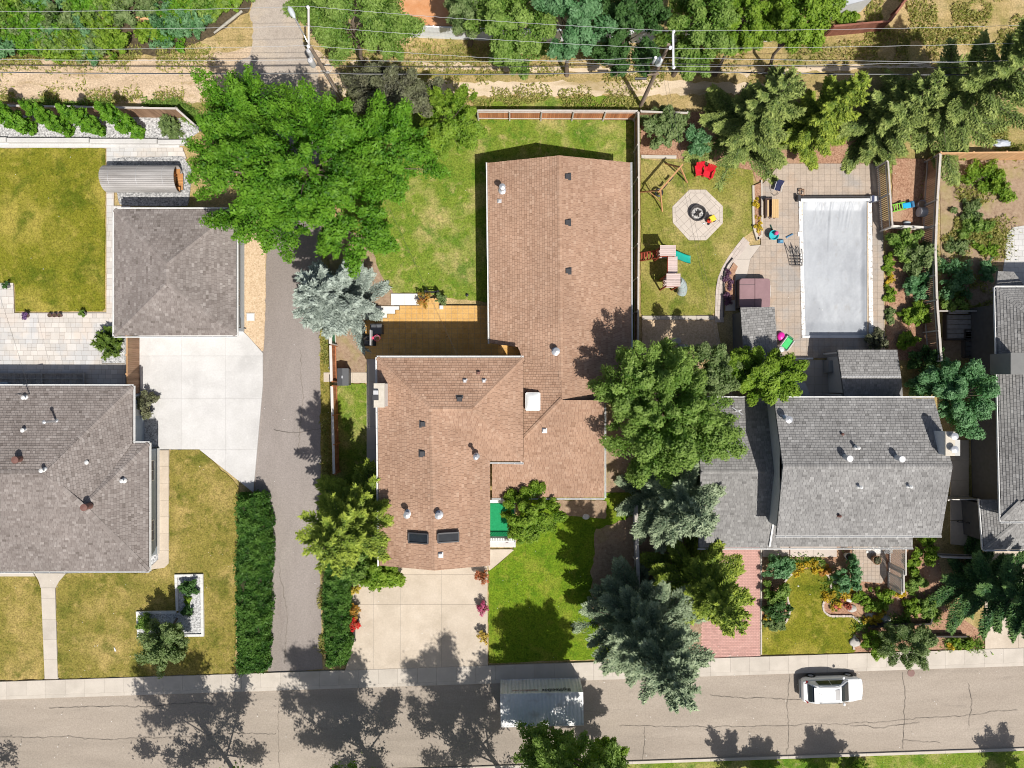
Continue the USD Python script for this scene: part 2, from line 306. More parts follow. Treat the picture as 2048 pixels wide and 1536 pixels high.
sheet('soil_patch', [(648, 460), (735, 470), (760, 545), (785, 580), (792, 612), (740, 640), (733, 700), (733, 747), (672, 747), (664, 560)], M_SOIL, 'bare reddish soil under the blue spruce', 'soil', 2, .08)
sheet('lawn', [(672, 768), (733, 766), (740, 800), (745, 1000), (700, 1150), (672, 1150)], M_LAWN_B, 'narrow side lawn between the long white topped fence and brown house', 'lawn', 2, .05)
sheet('verge_strip', [(641, 640), (664, 640), (668, 960), (643, 960)], M_LAWN_D, 'strip of scrubby grass between side lane and fence', 'verge', 2, .06)
sheet('lawn', [(977, 1142), (1004, 1122), (1022, 1104), (1040, 1075), (1040, 985), (1290, 985), (1290, 1314), (978, 1326)], M_LAWN_C, 'bright green front lawn of the brown roofed house', 'lawn', 2, .03)
sheet('lawn', [(1282, 318), (1506, 340), (1506, 462), (1487, 474), (1455, 517), (1432, 560), (1428, 630), (1282, 632)], M_LAWN_E, 'worn play lawn round the octagonal fire pit patio', 'lawn', 2, .04)
sheet('shrub_bed', [(1280, 225), (1400, 225), (1760, 290), (1760, 328), (1560, 328), (1516, 366), (1506, 345), (1430, 318), (1282, 316)], M_MULCH, 'bark covered bed under the shrubs and spruces', 'bed', 1, .06)
sheet('garden_bed', [(1522, 1090), (1875, 1090), (1890, 1215), (1990, 1280), (1990, 1296), (1715, 1304), (1522, 1309)], M_MULCH, 'bark and soil flower beds before the grey house', 'bed', 1, .03)
sheet('lawn', [(1524, 1235), (1548, 1262), (1572, 1242), (1579, 1222), (1572, 1190), (1570, 1165), (1583, 1145), (1606, 1137), (1638, 1138), (1656, 1155), (1660, 1178), (1652, 1195), (1644, 1210), (1646, 1226), (1660, 1232), (1700, 1231), (1722, 1246), (1708, 1268), (1704, 1290), (1712, 1304), (1523, 1309)], M_LAWN_A, 'small curving front lawn among flower beds of the grey house', 'lawn', 2, .03)
sheet('side_bed', [(1771, 455), (1872, 455), (1880, 720), (1772, 720)], M_MULCH, 'reddish bark bed between the pool deck and right fence', 'bed', 1, .04)
sheet('compost_yard', [(1784, 318), (1866, 318), (1866, 456), (1784, 456)], M_MULCH, 'tan bark yard between the two slatted fences', 'bed', 2, .03)
sheet('weedy_yard', [(1878, 315), (2400, 315), (2400, 720), (1886, 720)], M_SOIL, 'weedy bare yard right of the long fence', 'yard', 1, .04)
sheet('orange_yard', [(800, -200), (960, -200), (960, 55), (800, 50)], M_ORANGE, 'bare orange earth behind the white fence', 'yard', 1, .1)
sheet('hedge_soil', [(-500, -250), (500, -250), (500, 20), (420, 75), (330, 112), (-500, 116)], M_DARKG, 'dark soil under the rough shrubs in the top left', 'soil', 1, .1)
sheet('front_bed', [(1112, 1000), (1212, 1000), (1212, 1036), (1120, 1030)], M_SOIL, 'stony planting bed under the front eave', 'bed', 3, .05)
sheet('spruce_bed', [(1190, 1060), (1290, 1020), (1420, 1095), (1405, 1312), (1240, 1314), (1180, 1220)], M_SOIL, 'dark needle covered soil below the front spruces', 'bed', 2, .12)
sheet('soil_patch', [(1206, 800), (1400, 700), (1420, 1000), (1290, 1000), (1206, 1000)], M_SOIL, 'bare soil under the large shading tree', 'soil', 1, .1)
# gravels
sheet('gravel_bed', [(-500, 222), (352, 222), (402, 262), (366, 287), (-500, 284)], M_GRAV, 'white gravel bed along the columnar shrubs', 'gravel', 1, .03)
sheet('gravel_patch', [(225, 318), (368, 312), (384, 340), (378, 412), (240, 412)], M_GRAVD, 'grey gravel round the barrel sauna', 'gravel', 3, .03)
sheet('gravel_strip', [(482, 452), (533, 470), (531, 640), (527, 706), (496, 672), (481, 672)], M_GRAVT, 'tan gravel strip between the garage and side lane', 'gravel', 2, .04)
sheet('gravel_patch', [(206, 656), (251, 654), (251, 726), (206, 726)], M_GRAV, 'white gravel square under the low juniper', 'gravel', 3, .0)
sheet('gravel_patch', [(278, 770), (300, 778), (318, 808), (318, 895), (272, 895), (272, 780)], M_GRAV, 'white gravel bed by the bungalow side wall', 'gravel', 2, .02)
sheet('gravel_patch', [(296, 1098), (318, 1098), (318, 1135), (296, 1138)], M_GRAV, 'little white gravel corner at the front end of the side path', 'gravel', 2, .0)
sheet('gravel_yard', [(1284, 640), (1432, 640), (1445, 720), (1284, 720)], M_GRAVT, 'tan gravel yard beyond the play lawn kerb', 'gravel', 2, .03)

# ------------------------------------------------------------------ slabs and pavers
def slabs(parent, cells, z, mat, name='slab', gap=.012, thick=.1, c=.008):
    """cells: shapely polygons; each becomes a slab of its own with a recessed joint"""
    for k, g in enumerate(cells):
        g = g.buffer(-gap / 2, join_style=2)
        if g.is_empty: continue
        for q in getattr(g, 'geoms', [g]):
            if q.area > .01: part(parent, name, MB().prism(q, z - thick, z), mat)

def paved(name, label, cat, poly, z, joint, laid, mat, piece='paver', gap=.016, most=300, order=None, thick=.05):
    """a paved area: a bed of joint sand and the laid pieces; the MOST largest in the photograph are parts, the rest one part"""
    pg = Polygon(poly) if not isinstance(poly, Polygon) else poly
    c = pg.centroid
    t = site(name, label, cat, (c.x, c.y, 0), kind='structure')
    part(t, 'bedding', MB().prism(pg, 0, z - .012), joint)
    prep = shapely.prepare(pg)
    out = []
    for g in laid:
        q = g.intersection(pg)
        for h in getattr(q, 'geoms', [q]):
            if h.geom_type == 'Polygon' and h.area > .012:
                h = h.buffer(-gap / 2, join_style=2)
                if not h.is_empty and h.geom_type == 'Polygon': out.append(h)
    inview = lambda h: abs(h.centroid.x) < 39.6 and abs(h.centroid.y) < 29.7
    out.sort(key=lambda h: (not inview(h), -h.area))
    for h in out[:most]: part(t, piece, MB().prism(h, z - thick, z), mat)
    if out[most:]:
        m = MB()
        for h in out[most:]: m.prism(h, z - thick, z)
        part(t, piece + '_infill', m, mat, kind='stuff')
    return t

def grid(x0, x1, y0, y1, w, h, seed=1, running=0.5, jitter=0.0):
    r = rng(seed); out = []; y = y0; k = 0
    while y < y1:
        x = x0 - (running * w if k % 2 else 0)
        while x < x1:
            ww = w * (1 + (r.choice([-.33, 0, .33, .0]) if jitter else 0))
            out.append(sbox(x, y, x + ww, y + h)); x += ww
        y += h; k += 1
    return out

def bounds(pts):
    a = np.array(pts); return a[:, 0].min(), a[:, 0].max(), a[:, 1].min(), a[:, 1].max()

# left patio: mixed pavers
pat = Polygon(XY([(-60, 566), (28, 566), (30, 626), (214, 625), (214, 295), (366, 295), (374, 318), (230, 318), (229, 412), (262, 412), (262, 672), (254, 672), (252, 800), (-60, 800)]))
pat = pat.difference(Polygon(XY([(205, 655), (252, 653), (252, 727), (205, 727)])))
x0, y0, x1, y1 = pat.bounds
laid = []
r = rng(5); y = y0
while y < y1:                                  # rows of mixed widths, some rows double height: an ashlar pattern
    h = r.choice([.36, .36, .54]); x = x0 - r.uniform(0, .3)
    while x < x1:
        w = r.choice([.36, .54, .54, .72])
        if h > .5 and w < .5: laid += [sbox(x, y, x + w, y + .27), sbox(x, y + .27, x + w, y + .54)]
        else: laid.append(sbox(x, y, x + w, y + h))
        x += w
    y += h
paved('patio', 'pale mixed paver patio of the bungalow with an arm beside the lawn', 'patio', pat, .085, M_JOINT, laid, M_PAVER)

# sidewalk: slabs with recessed joints, and the kerb along it
walk = site('sidewalk', 'light concrete sidewalk slabs along the street', 'sidewalk', P(1024, 1345), kind='structure')
xs = list(range(-140, 2200, 39))
cells, kerbs = [], []
for a, b in zip(xs[:-1], xs[1:]):
    cells.append(Polygon(XY([(a, ys(a)), (b, ys(b)), (b, yk(b) - 7), (a, yk(a) - 7)])))
slabs(walk, cells, .15, M_WALK, thick=.16)
for a, b in zip(xs[:-1:2], xs[2::2]):
    k = Polygon(XY([(a, yk(a) - 7), (b, yk(b) - 7), (b, yk(b)), (a, yk(a))]))
    part(walk, 'kerb_stone', MB().prism(k.buffer(-.006, join_style=2), -.01, .135), M_WALK)
kerb2 = site('south_kerb', 'pale concrete kerb on the far side of the street', 'kerb', P(1024, 1530), kind='structure')
for a, b in zip(xs[:-1:2], xs[2::2]):
    part(kerb2, 'kerb_stone', MB().prism(Polygon(XY([(a, yb(a) - 1), (b, yb(b) - 1), (b, yb(b) + 4.5), (a, yb(a) + 4.5)])).buffer(-.006, join_style=2), -.01, .13), M_WALK)

# driveways
dr = site('driveway', 'grey concrete driveway by the garage, cut into big slabs', 'driveway', P(400, 800), kind='structure')
D = Polygon(XY([(279, 676), (276, 674), (276, 660), (484, 660), (497, 672), (527, 706), (527, 770), (508, 985), (400, 899), (318, 899), (318, 850), (300, 800), (282, 776)]))
vx, hy = [200, 364, 452, 620], [600, 712, 797, 898, 1100]
part(dr, 'bedding', MB().prism(D.buffer(-.05), 0, .115), noisy('pale_joint', [(.36, .35, .34), (.40, .39, .38)]))
slabs(dr, [D.intersection(Polygon(XY([(a, c), (b, c), (b, d), (a, d)]))) for a, b in zip(vx[:-1], vx[1:]) for c, d in zip(hy[:-1], hy[1:])], .125, M_CONC, gap=.02)
dm = site('driveway', 'warm beige front driveway with flower pots along both edges', 'driveway', P(840, 1230), kind='structure')
D2 = Polygon(XY([(703, 1130), (975, 1118), (976, 1330), (690, 1341), (703, 1300)]))
part(dm, 'bedding', MB().prism(D2.buffer(-.05), 0, .105), M_JOINTD)
vx, hy = [600, 748, 802, 883, 1100], [1000, 1148, 1208, 1420]
slabs(dm, [D2.intersection(Polygon(XY([(a, c), (b, c), (b, d), (a, d)]))) for a, b in zip(vx[:-1], vx[1:]) for c, d in zip(hy[:-1], hy[1:])], .125, M_CONCW, gap=.02)
slabs(dm, [wobble(XY([(977, 1098), (1030, 1098), (1018, 1108), (1004, 1120), (990, 1132), (977, 1142)]), .01)], .12, M_CONCW, name='entry_apron')
dp = site('garden_path', 'concrete slab path from the bungalow porch to the sidewalk', 'path', P(97, 1250), kind='structure')
part(dp, 'slab', MB().prism(Polygon(XY([(70, 1146), (134, 1146), (120, 1162), (113, 1175), (83, 1175), (79, 1160)])).buffer(-.01), 0, .12), M_WALK)
yy = [1175, 1196, 1238, 1278, 1318, 1357]
slabs(dp, [Polygon(XY([(84 + (a - 1175) * .04, a), (112 + (a - 1175) * .03, a), (112 + (b - 1175) * .03, b), (84 + (b - 1175) * .04, b)])) for a, b in zip(yy[:-1], yy[1:])], .12, M_WALK)
part(dp, 'slab', MB().prism(Polygon(XY([(-300, 1144), (66, 1144), (72, 1152), (-300, 1152)])), 0, .1), M_WALK)
ds = site('side_path', 'warm concrete slab path along the bungalow side wall', 'path', P(328, 1015), kind='structure')
yy = [900, 933, 967, 1000, 1033, 1067, 1100]
slabs(ds, [Polygon(XY([(318, a), (339, a), (339, b), (318, b)])) for a, b in zip(yy[:-1], yy[1:])] + [Polygon(XY([(318, 1100), (339, 1100), (339, 1126), (330, 1135), (296, 1139), (318, 1118)]))], .12, M_CONCW)
dg = site('garage_apron', 'narrow pale concrete strip along the garage wall', 'path', P(477, 560), kind='structure')
slabs(dg, [Polygon(XY([(462, a), (482, a), (482, b), (462, b)])) for a, b in zip(range(440, 672, 58), range(498, 731, 58))], .11, M_CONC)
# walk beside the retaining blocks
dw = site('lawn_edge_walk', 'light concrete edging walk between the back lawn and retaining blocks', 'path', P(100, 292), kind='structure')
slabs(dw, [Polygon(XY([(a, 286), (a + 60, 286), (a + 60, 296.5), (a, 296.5)])) for a in range(-120, 360, 60)], .12, M_CONC)

# pool deck
deckp = Polygon(XY([(1521, 372), (1560, 328), (1757, 328), (1761, 395), (1765, 460), (1769, 716), (1550, 716), (1546, 640), (1478, 622), (1470, 590), (1494, 548), (1500, 518), (1521, 490)]))
pool = Polygon(XY([(1595, 394), (1744, 394), (1744, 676), (1602, 676)]))
x0, y0, x1, y1 = deckp.bounds
paved('pool_deck', 'brown and grey square tiled deck round the covered pool', 'deck', deckp.difference(pool), .10, M_JOINT, grid(x0, x1, y0, y1, .455, .455, 3, 0.0), M_PTILE, piece='tile', gap=.014)
# stamped slab and flagstone band beside the play lawn
st = site('stamped_slab', 'plain beige slab between the curving stone path and pool deck', 'paving', P(1480, 540), kind='structure')
SL = Polygon(XY([(1486, 476), (1500, 492), (1521, 490), (1500, 518), (1494, 548), (1470, 590), (1470, 622), (1450, 622), (1450, 560), (1466, 528), (1478, 506)]))
slabs(st, [SL.intersection(Polygon(XY([(1400, a), (1600, a), (1600, b), (1400, b)]))) for a, b in zip([460, 520, 570], [520, 570, 640])], .10, M_STAMP)
band_o = np.array([(1486, 474), (1470, 494), (1455, 515), (1443, 536), (1435, 556), (1431, 578), (1430, 600), (1429, 622), (1430, 645)], float)
band_i = np.array([(1499, 486), (1484, 505), (1470, 524), (1459, 543), (1451, 561), (1447, 580), (1446, 600), (1446, 622), (1447, 645)], float)
bp_ = site('stone_path', 'curved pinkish stone band edging the play lawn', 'path', P(1440, 560), kind='structure')
part(bp_, 'bedding', MB().prism(XY(np.vstack([band_o, band_i[::-1]])), 0, .085), M_JOINT)
rows = []
for k in range(len(band_o) - 1):
    for j in range(2):
        for m in range(3):
            f = lambda t, s: (band_o[k] * (1 - t) + band_o[k + 1] * t) * (1 - s) + (band_i[k] * (1 - t) + band_i[k + 1] * t) * s
            rows.append(Polygon(XY([f(j / 2, m / 3), f((j + 1) / 2, m / 3), f((j + 1) / 2, (m + 1) / 3), f(j / 2, (m + 1) / 3)])))
slabs(bp_, rows, .105, M_BORDER, name='paver', thick=.06)
# octagonal patio
octp = [(1378, 380), (1411, 380), (1445, 413), (1445, 447), (1412, 481), (1377, 481), (1345, 446), (1344, 414)]
og = Polygon(XY(octp)); c = og.centroid
rot = [shapely.affinity.rotate(g, 42, origin=(0, 0)) for g in grid(-40, 40, -40, 40, .53, .53, 7, 0)]
rot = [shapely.affinity.translate(g, c.x + .1, c.y) for g in rot if abs(g.centroid.x) < 3 and abs(g.centroid.y) < 3]
inner = og.buffer(-.26, join_style=2)
t = paved('octagon_patio', 'octagonal pale tile patio around the fire ring', 'patio', og, .105, M_JOINT, [g.intersection(inner) for g in rot], M_STAMP, piece='tile')
ring = og.difference(inner)
ex = list(og.exterior.coords)
for a, b in zip(ex[:-1], ex[1:]):
    for s in range(3):
        p = np.array(a) * (1 - s / 3) + np.array(b) * s / 3; q = np.array(a) * (1 - (s + 1) / 3) + np.array(b) * (s + 1) / 3
        w = Polygon([p, q, (q - [c.x, c.y]) * .5 + [c.x, c.y], (p - [c.x, c.y]) * .5 + [c.x, c.y]]).intersection(ring)
        slabs(t, [w], .106, M_STAMP, name='border_tile', gap=.016, thick=.05)
# brick driveway of the grey house
bd = Polygon(XY([(1405, 1090), (1520, 1094), (1520, 1311), (1400, 1315)])); x0, y0, x1, y1 = bd.bounds
paved('brick_driveway', 'pink brick driveway beside the grey house garden', 'driveway', bd, .10, M_JOINT, grid(x0, x1, y0, y1, .24, .12, 9, .5), M_PINKB, piece='brick', gap=.012)
t = site('brick_edge', 'pale kerb between the pink brick driveway and garden', 'kerb', P(1522, 1200), kind='structure')
for a in range(1096, 1308, 53): part(t, 'edge_stone', MB().prism(XY([(1519.8, a), (1522.6, a), (1522.6, a + 52.5), (1519.8, a + 52.5)]), 0, .16), M_WALK)
# paving before the grey house
t = site('porch_paving', 'pinkish slab walk below the grey house front eave', 'paving', P(1600, 1103), kind='structure')
for a, b in ((1524, 1577), (1579, 1625), (1625, 1672)): slabs(t, [Polygon(XY([(a, 1080), (b, 1080), (b, 1113), (a, 1113)]))], .14, M_BORDER)
pf = Polygon(XY([(1704, 1085), (1768, 1085), (1772, 1150), (1762, 1166), (1702, 1160)])); x0, y0, x1, y1 = pf.bounds
paved('front_patio', 'small square tiled patio between hedge ball and lattice', 'patio', pf, .12, M_JOINT, grid(x0, x1, y0, y1, .3, .3, 8, 0), M_PTILE, piece='tile')
# right neighbour
t = site('driveway', 'pale slab driveway before the far right house', 'driveway', P(2030, 1140), kind='structure')
slabs(t, [Polygon(XY([(a, c), (b, c), (b, d), (a, d)])) for a, b in ((1968, 2034), (2034, 2110), (2110, 2200)) for c, d in ((1085, 1141), (1141, 1200), (1200, 1302))], .12, M_CONCW, gap=.02)
t = site('side_walk', 'concrete walk in the gap between the grey and far right houses', 'path', P(1930, 1000), kind='structure')
slabs(t, [Polygon(XY([(1900, a), (1936, a), (1936, a + 40), (1900, a + 40)])) for a in range(880, 1040, 40)] + [Polygon(XY([(1900, 1041), (1966, 1041), (1966, 1100), (1940, 1092), (1900, 1088)]))], .10, M_CONCW)
t = site('corner_paving', 'grey block paving at the right edge behind the far right house', 'paving', P(2040, 500), kind='structure')
cp = Polygon(XY([(2012, 470), (2024, 455), (2120, 440), (2120, 600), (1996, 600), (2008, 520)])); x0, y0, x1, y1 = cp.bounds
slabs(t, [g.intersection(cp) for g in grid(x0, x1, y0, y1, .62, .42, 4)], .07, M_CONC)
t = site('slab_path', 'short concrete slab path from the lane gate to the brown house', 'path', P(700, 755), kind='structure')
slabs(t, [Polygon(XY([(648, 745), (664, 745), (664, 764), (648, 764)])), Polygon(XY([(672, 745), (705, 745), (705, 766), (672, 766)])), Polygon(XY([(705, 745), (735, 745), (735, 766), (705, 766)]))], .11, M_CONCW)
dk = site('side_walkway', 'dark slab walkway along the side wall of the brown house', 'path', P(742, 860), kind='structure')
slabs(dk, [Polygon(XY([(734, a), (790, a), (790, a + 45), (734, a + 45)])) for a in range(718, 990, 45)], .11, M_WALK)
# deck tiles of the brown house
DK = Polygon(XY([(732, 642), (742, 637), (776, 637), (776, 629), (792, 629), (792, 621), (800, 621), (800, 612), (842, 612), (844, 598), (878, 596), (880, 612), (1040, 612), (1040, 718), (732, 718)]))
x0, y0, x1, y1 = DK.bounds
paved('terrace', 'orange tiled terrace behind the brown roofed house, half in shade', 'terrace', DK, .30, M_JOINTD, grid(x0, x1, y0, y1, .44, .385, 6, 0), M_DTILE, piece='tile', gap=.016, thick=.08)
t = site('white_slabs', 'white concrete slabs stepping beside the orange terrace', 'paving', P(800, 612), kind='structure')
slabs(t, [Polygon(XY([(783, 588), (809, 588), (809, 611), (783, 611)])), Polygon(XY([(809, 588), (842, 588), (842, 611), (809, 611)])), Polygon(XY([(752, 613), (799, 613), (799, 620.5), (791, 620.5), (791, 628.5), (775, 628.5), (775, 636.5), (744, 636.5), (742, 625)]))], .22, plain('white_slab', (.72, .70, .66), .85))
# kerbs of the play lawn
t = site('lawn_kerb', 'pale kerb along the bottom and right of the play lawn', 'kerb', P(1360, 635), kind='structure')
for a in range(1284, 1424, 36): part(t, 'kerb_stone', MB().prism(XY([(a, 632), (a + 35.5, 632), (a + 35.5, 639.5), (a, 639.5)]), 0, .14), M_WALK)
for a in range(318, 330, 40): part(t, 'kerb_stone', MB().prism(XY([(1282, 311), (1352, 312), (1352, 318), (1282, 317)]), 0, .14), M_WALK)
for a, b in ((372, 413), (413.5, 455)): part(t, 'kerb_stone', MB().prism(XY([(1503, a), (1507, a), (1508, b), (1504, b)]), 0, .2), M_WALK)
t = site('raised_planter', 'long narrow planter with yellowing ground cover beside the pool deck', 'planter', P(1514, 412))
part(t, 'soil', MB().prism(XY([(1507, 372), (1520, 366), (1521, 470), (1514, 476), (1508, 462)]), 0, .18), M_MULCH)
for a, b in ((((1520, 362), (1523, 362), (1523.5, 415), (1520.5, 415))), ((1520.5, 415.5), (1523.5, 415.5), (1523.5, 471), (1520.5, 470))), (((1504, 456), (1508, 455), (1517, 478), (1512, 482)), ((1512, 477), (1521, 470), (1524, 473), (1515, 481))):
    for q in (a, b): part(t, 'edge_stone', MB().prism(XY(q), 0, .21), M_WALK)
t = site('curved_planter', 'narrow curved planter of dark leaved plants beside the hot tub', 'planter', P(1464, 560))
part(t, 'soil', MB().prism(XY([(1466, 526), (1474, 534), (1469, 545), (1468, 600), (1450, 600), (1449, 570), (1455, 545)]), 0, .2), M_MULCH)
part(t, 'edge', MB().tube([(*P(a, b)[:2], .2) for a, b in ((1464, 517), (1453, 531), (1447, 545), (1446, 560), (1446, 635))], .045, 6), plain('dark_edging', (.05, .045, .045), .8))

# cracks and tar seams of the street and lane
CRACK = plain('crack_filler', (.17, .145, .12), .9)
def crack(parent_label, pts, w, z, seed):
    r = rng(seed); ls = LineString([P(a, b)[:2] for a, b in pts]); n = max(4, int(ls.length / .22))
    c = np.array([ls.interpolate(k / n, normalized=True).coords[0] for k in range(n + 1)]); c += np.cumsum(r.normal(0, .05, c.shape), 0) * .6 + r.normal(0, .02, c.shape)
    d = np.gradient(c, axis=0); d /= np.linalg.norm(d, axis=1, keepdims=True); s_ = np.c_[-d[:, 1], d[:, 0]] * (w * r.uniform(.5, 1.2, (n + 1, 1)) / 2)
    v = np.vstack([np.c_[c + s_, np.full(n + 1, z)], np.c_[c - s_, np.full(n + 1, z)]]); return v, [(n + 1 + i, n + 2 + i, i + 1, i) for i in range(n)]
m = MB()
for k, (pts, w) in enumerate((([(1290, 1455), (1293, 1520)], .032), ([(1935, 1365), (1940, 1400), (1936, 1450)], .032), ([(1805, 1345), (1808, 1400), (1805, 1500)], .032), ([(1580, 1345), (1578, 1520)], .028), ([(1240, 1452), (1400, 1450), (1700, 1440), (2040, 1418)], .028), ([(1805, 1478), (1840, 1480), (1880, 1484)], .028), ([(0, 1476), (200, 1478), (420, 1470), (560, 1462)], .028), ([(100, 1416), (260, 1414), (420, 1404)], .035), ([(1700, 1452), (1760, 1458), (1830, 1444)], .03), ([(1420, 1390), (1560, 1395), (1700, 1412)], .03), ([(560, 1380), (556, 1440), (560, 1540)], .028))):
    v, f = crack('', pts, w, .062, 600 + k); m.add(v, f)
struct('road_cracks', m, CRACK, 'thin dark cracks wandering over the street', 'cracks')
m = MB()
for k, (pts, w) in enumerate((([(560, 1130), (570, 1230), (566, 1330)], .035), ([(600, 700), (604, 800), (598, 900)], .03), ([(548, 860), (590, 866), (640, 862)], .03))):
    v, f = crack('', pts, w, .062, 640 + k); m.add(v, f)
struct('lane_cracks', m, CRACK, 'thin cracks along the side lane', 'cracks')
# ------------------------------------------------------------------ houses
SH_BROWN = tabs_look('shingle_brown', [(.285, .175, .118), (.33, .205, .142), (.36, .23, .16), (.385, .25, .178), (.42, .285, .205)], .2)
SH_TAUPE = tabs_look('shingle_taupe', [(.145, .124, .112), (.195, .168, .155), (.225, .197, .182), (.255, .226, .21), (.305, .275, .257)], .2)
SH_GREY = tabs_look('shingle_grey', [(.16, .156, .152), (.21, .205, .20), (.24, .235, .23), (.27, .265, .258), (.325, .32, .313)], .2)
UND_BROWN = noisy('underlay_brown', [(.16, .085, .06), (.20, .11, .08)], scale=3)
UND_TAUPE = noisy('underlay_taupe', [(.11, .09, .08), (.14, .12, .11)], scale=3)
UND_GREY = noisy('underlay_grey', [(.11, .11, .115), (.14, .14, .145)], scale=3)
WHITE = plain('white_trim', (.66, .66, .65), .5)
STUCCO_W = noisy('white_stucco', [(.62, .61, .58), (.70, .69, .66)], scale=6, fine=(60, .08), bump=.4)
STUCCO_B = noisy('blue_grey_siding', [(.36, .41, .46), (.41, .46, .51)], scale=4, fine=(40, .05))
STUCCO_T = noisy('tan_stucco', [(.50, .43, .34), (.58, .50, .41)], scale=6, fine=(60, .08), bump=.4)
STUCCO_G = noisy('grey_stucco', [(.46, .46, .45), (.54, .54, .53)], scale=6, fine=(60, .08), bump=.4)
DARKM = plain('dark_metal', (.045, .045, .05), .5, spec=.4)
GALV = plain('galvanised_metal', (.62, .63, .65), .38, metal=.6)
LEAD = plain('grey_flashing', (.55, .55, .56), .5, metal=.3)
RUST = plain('rusty_brown_metal', (.17, .085, .07), .6)
BLACKPL = plain('black_plastic', (.022, .023, .026), .45)
GLASSD = noisy('dark_glass', [(.015, .018, .022), (.025, .03, .034)], scale=2, rough=.08, spec=.6)
SKYL = noisy('milky_dome', [(.70, .72, .73), (.78, .80, .80)], scale=2, rough=.25, spec=.5)
CAPST = noisy('chimney_cap_concrete', [(.46, .42, .35), (.56, .52, .45)], scale=5, fine=(40, .1))

def V3(pts):
    return np.array([P(*p) for p in pts])

def roof(house, planes, shingle, under, name='roof', cut=None, e=.185, tab=.29, seed=1, thick=.16):
    """planes: lists of (px, py, z). Builds one roof part: its deck, with shingles laid in courses on every slope (a sub-part)."""
    deck, tabs, r = MB(), MB(), rng(seed)
    for k, pl in enumerate(planes):
        up_hint = None
        if isinstance(pl, tuple): pl, up_hint = pl
        w = V3(pl); m = len(w)
        n = np.zeros(3)
        for i in range(m): n += np.cross(w[i], w[(i + 1) % m])
        if n[2] < 0: w = w[::-1]; n = -n
        n /= np.linalg.norm(n)
        g = -np.array([n[0], n[1], 0]); g = -g                         # downhill is along (nx, ny)
        down = np.array([n[0], n[1], 0]); down = down / np.linalg.norm(down) if up_hint is None else -np.array([*up_hint, 0.])
        v_ax = -down; v_ax = v_ax - n * (v_ax @ n); v_ax /= np.linalg.norm(v_ax)
        u_ax = np.cross(v_ax, n)
        o = w.mean(0)
        p2 = np.c_[(w - o) @ u_ax, (w - o) @ v_ax]; pg = Polygon(p2).buffer(0)
        # deck slab under the slope
        f = trimesh.creation.triangulate_polygon(shapely.geometry.polygon.orient(pg), engine='earcut')
        to3 = lambda a, h: o + np.outer(a[:, 0], u_ax) + np.outer(a[:, 1], v_ax) + np.outer(np.broadcast_to(h, len(a)), n)
        q = f[0]; ar = np.cross(q[f[1]][:, 1] - q[f[1]][:, 0], q[f[1]][:, 2] - q[f[1]][:, 0]); ff = np.where((ar < 0)[:, None], f[1][:, ::-1], f[1])
        top = to3(q, 0); low = top - [0, 0, thick]
        deck.add(top, ff); deck.add(low, ff[:, ::-1])
        ring = np.array(shapely.geometry.polygon.orient(pg).exterior.coords)[:-1]; t3 = to3(ring, 0); L = len(ring)
        deck.add(np.vstack([t3 - [0, 0, thick], t3]), [(i, (i + 1) % L, L + (i + 1) % L, L + i) for i in range(L)])
        # courses of shingles
        u0, v0, u1, v1 = pg.bounds
        rects = []
        v = v0; c = 0
        while v < v1:
            u = u0 - r.uniform(0, tab) - tab * .5 * (c % 2)
            while u < u1:
                wd = tab * r.choice([.62, .85, 1, 1, 1.18]); rects.append((u, v, u + wd - .016, v + e)); u += wd
            v += e; c += 1
        R = np.array(rects)
        inside = np.ones(len(R), bool); touch = np.zeros(len(R), bool)
        for a, b in ((0, 1), (2, 1), (2, 3), (0, 3)):
            i = shapely.contains_xy(pg, R[:, a], R[:, b]); inside &= i; touch |= i
        tone = np.clip(r.normal(.5, .2, len(R)), 0, 1); tone2 = r.random(len(R))
        I = np.where(inside)[0]
        a = R[I]; hb, ht = .034 + r.uniform(-.008, .008, len(I)), .004
        quad = np.stack([np.c_[a[:, 0], a[:, 1]], np.c_[a[:, 2], a[:, 1]], np.c_[a[:, 2], a[:, 3]], np.c_[a[:, 0], a[:, 3]]], 1)
        hh = np.stack([hb, hb, np.full(len(I), ht), np.full(len(I), ht)], 1)
        pts = o + quad[..., :1] * u_ax + quad[..., 1:] * v_ax + hh[..., None] * n
        basep = o + quad[:, :2, :1] * u_ax + quad[:, :2, 1:] * v_ax
        allp = np.concatenate([pts, basep], 1).reshape(-1, 3)
        b6 = np.arange(len(I))[:, None] * 6
        F = np.vstack([b6 + [0, 1, 2], b6 + [0, 2, 3], b6 + [4, 5, 1], b6 + [4, 1, 0]])
        if len(I): tabs.add(allp, F, np.repeat(np.c_[tone[I], tone2[I]], 6, 0))
        for i in np.where(touch & ~inside)[0]:
            gq = shapely.box(*R[i]).intersection(pg)
            if gq.geom_type != 'Polygon' or gq.area < 1e-4: continue
            cc = np.array(shapely.geometry.polygon.orient(gq).exterior.coords)[:-1]
            h = .034 - .030 * (cc[:, 1] - R[i, 1]) / e
            tabs.add(to3(cc, h), [(0, j, j + 1) for j in range(1, len(cc) - 1)], (tone[i], tone2[i]))
    d = part(house, name, deck, under)
    part(d, 'shingles', tabs, shingle, kind='stuff')
    return d

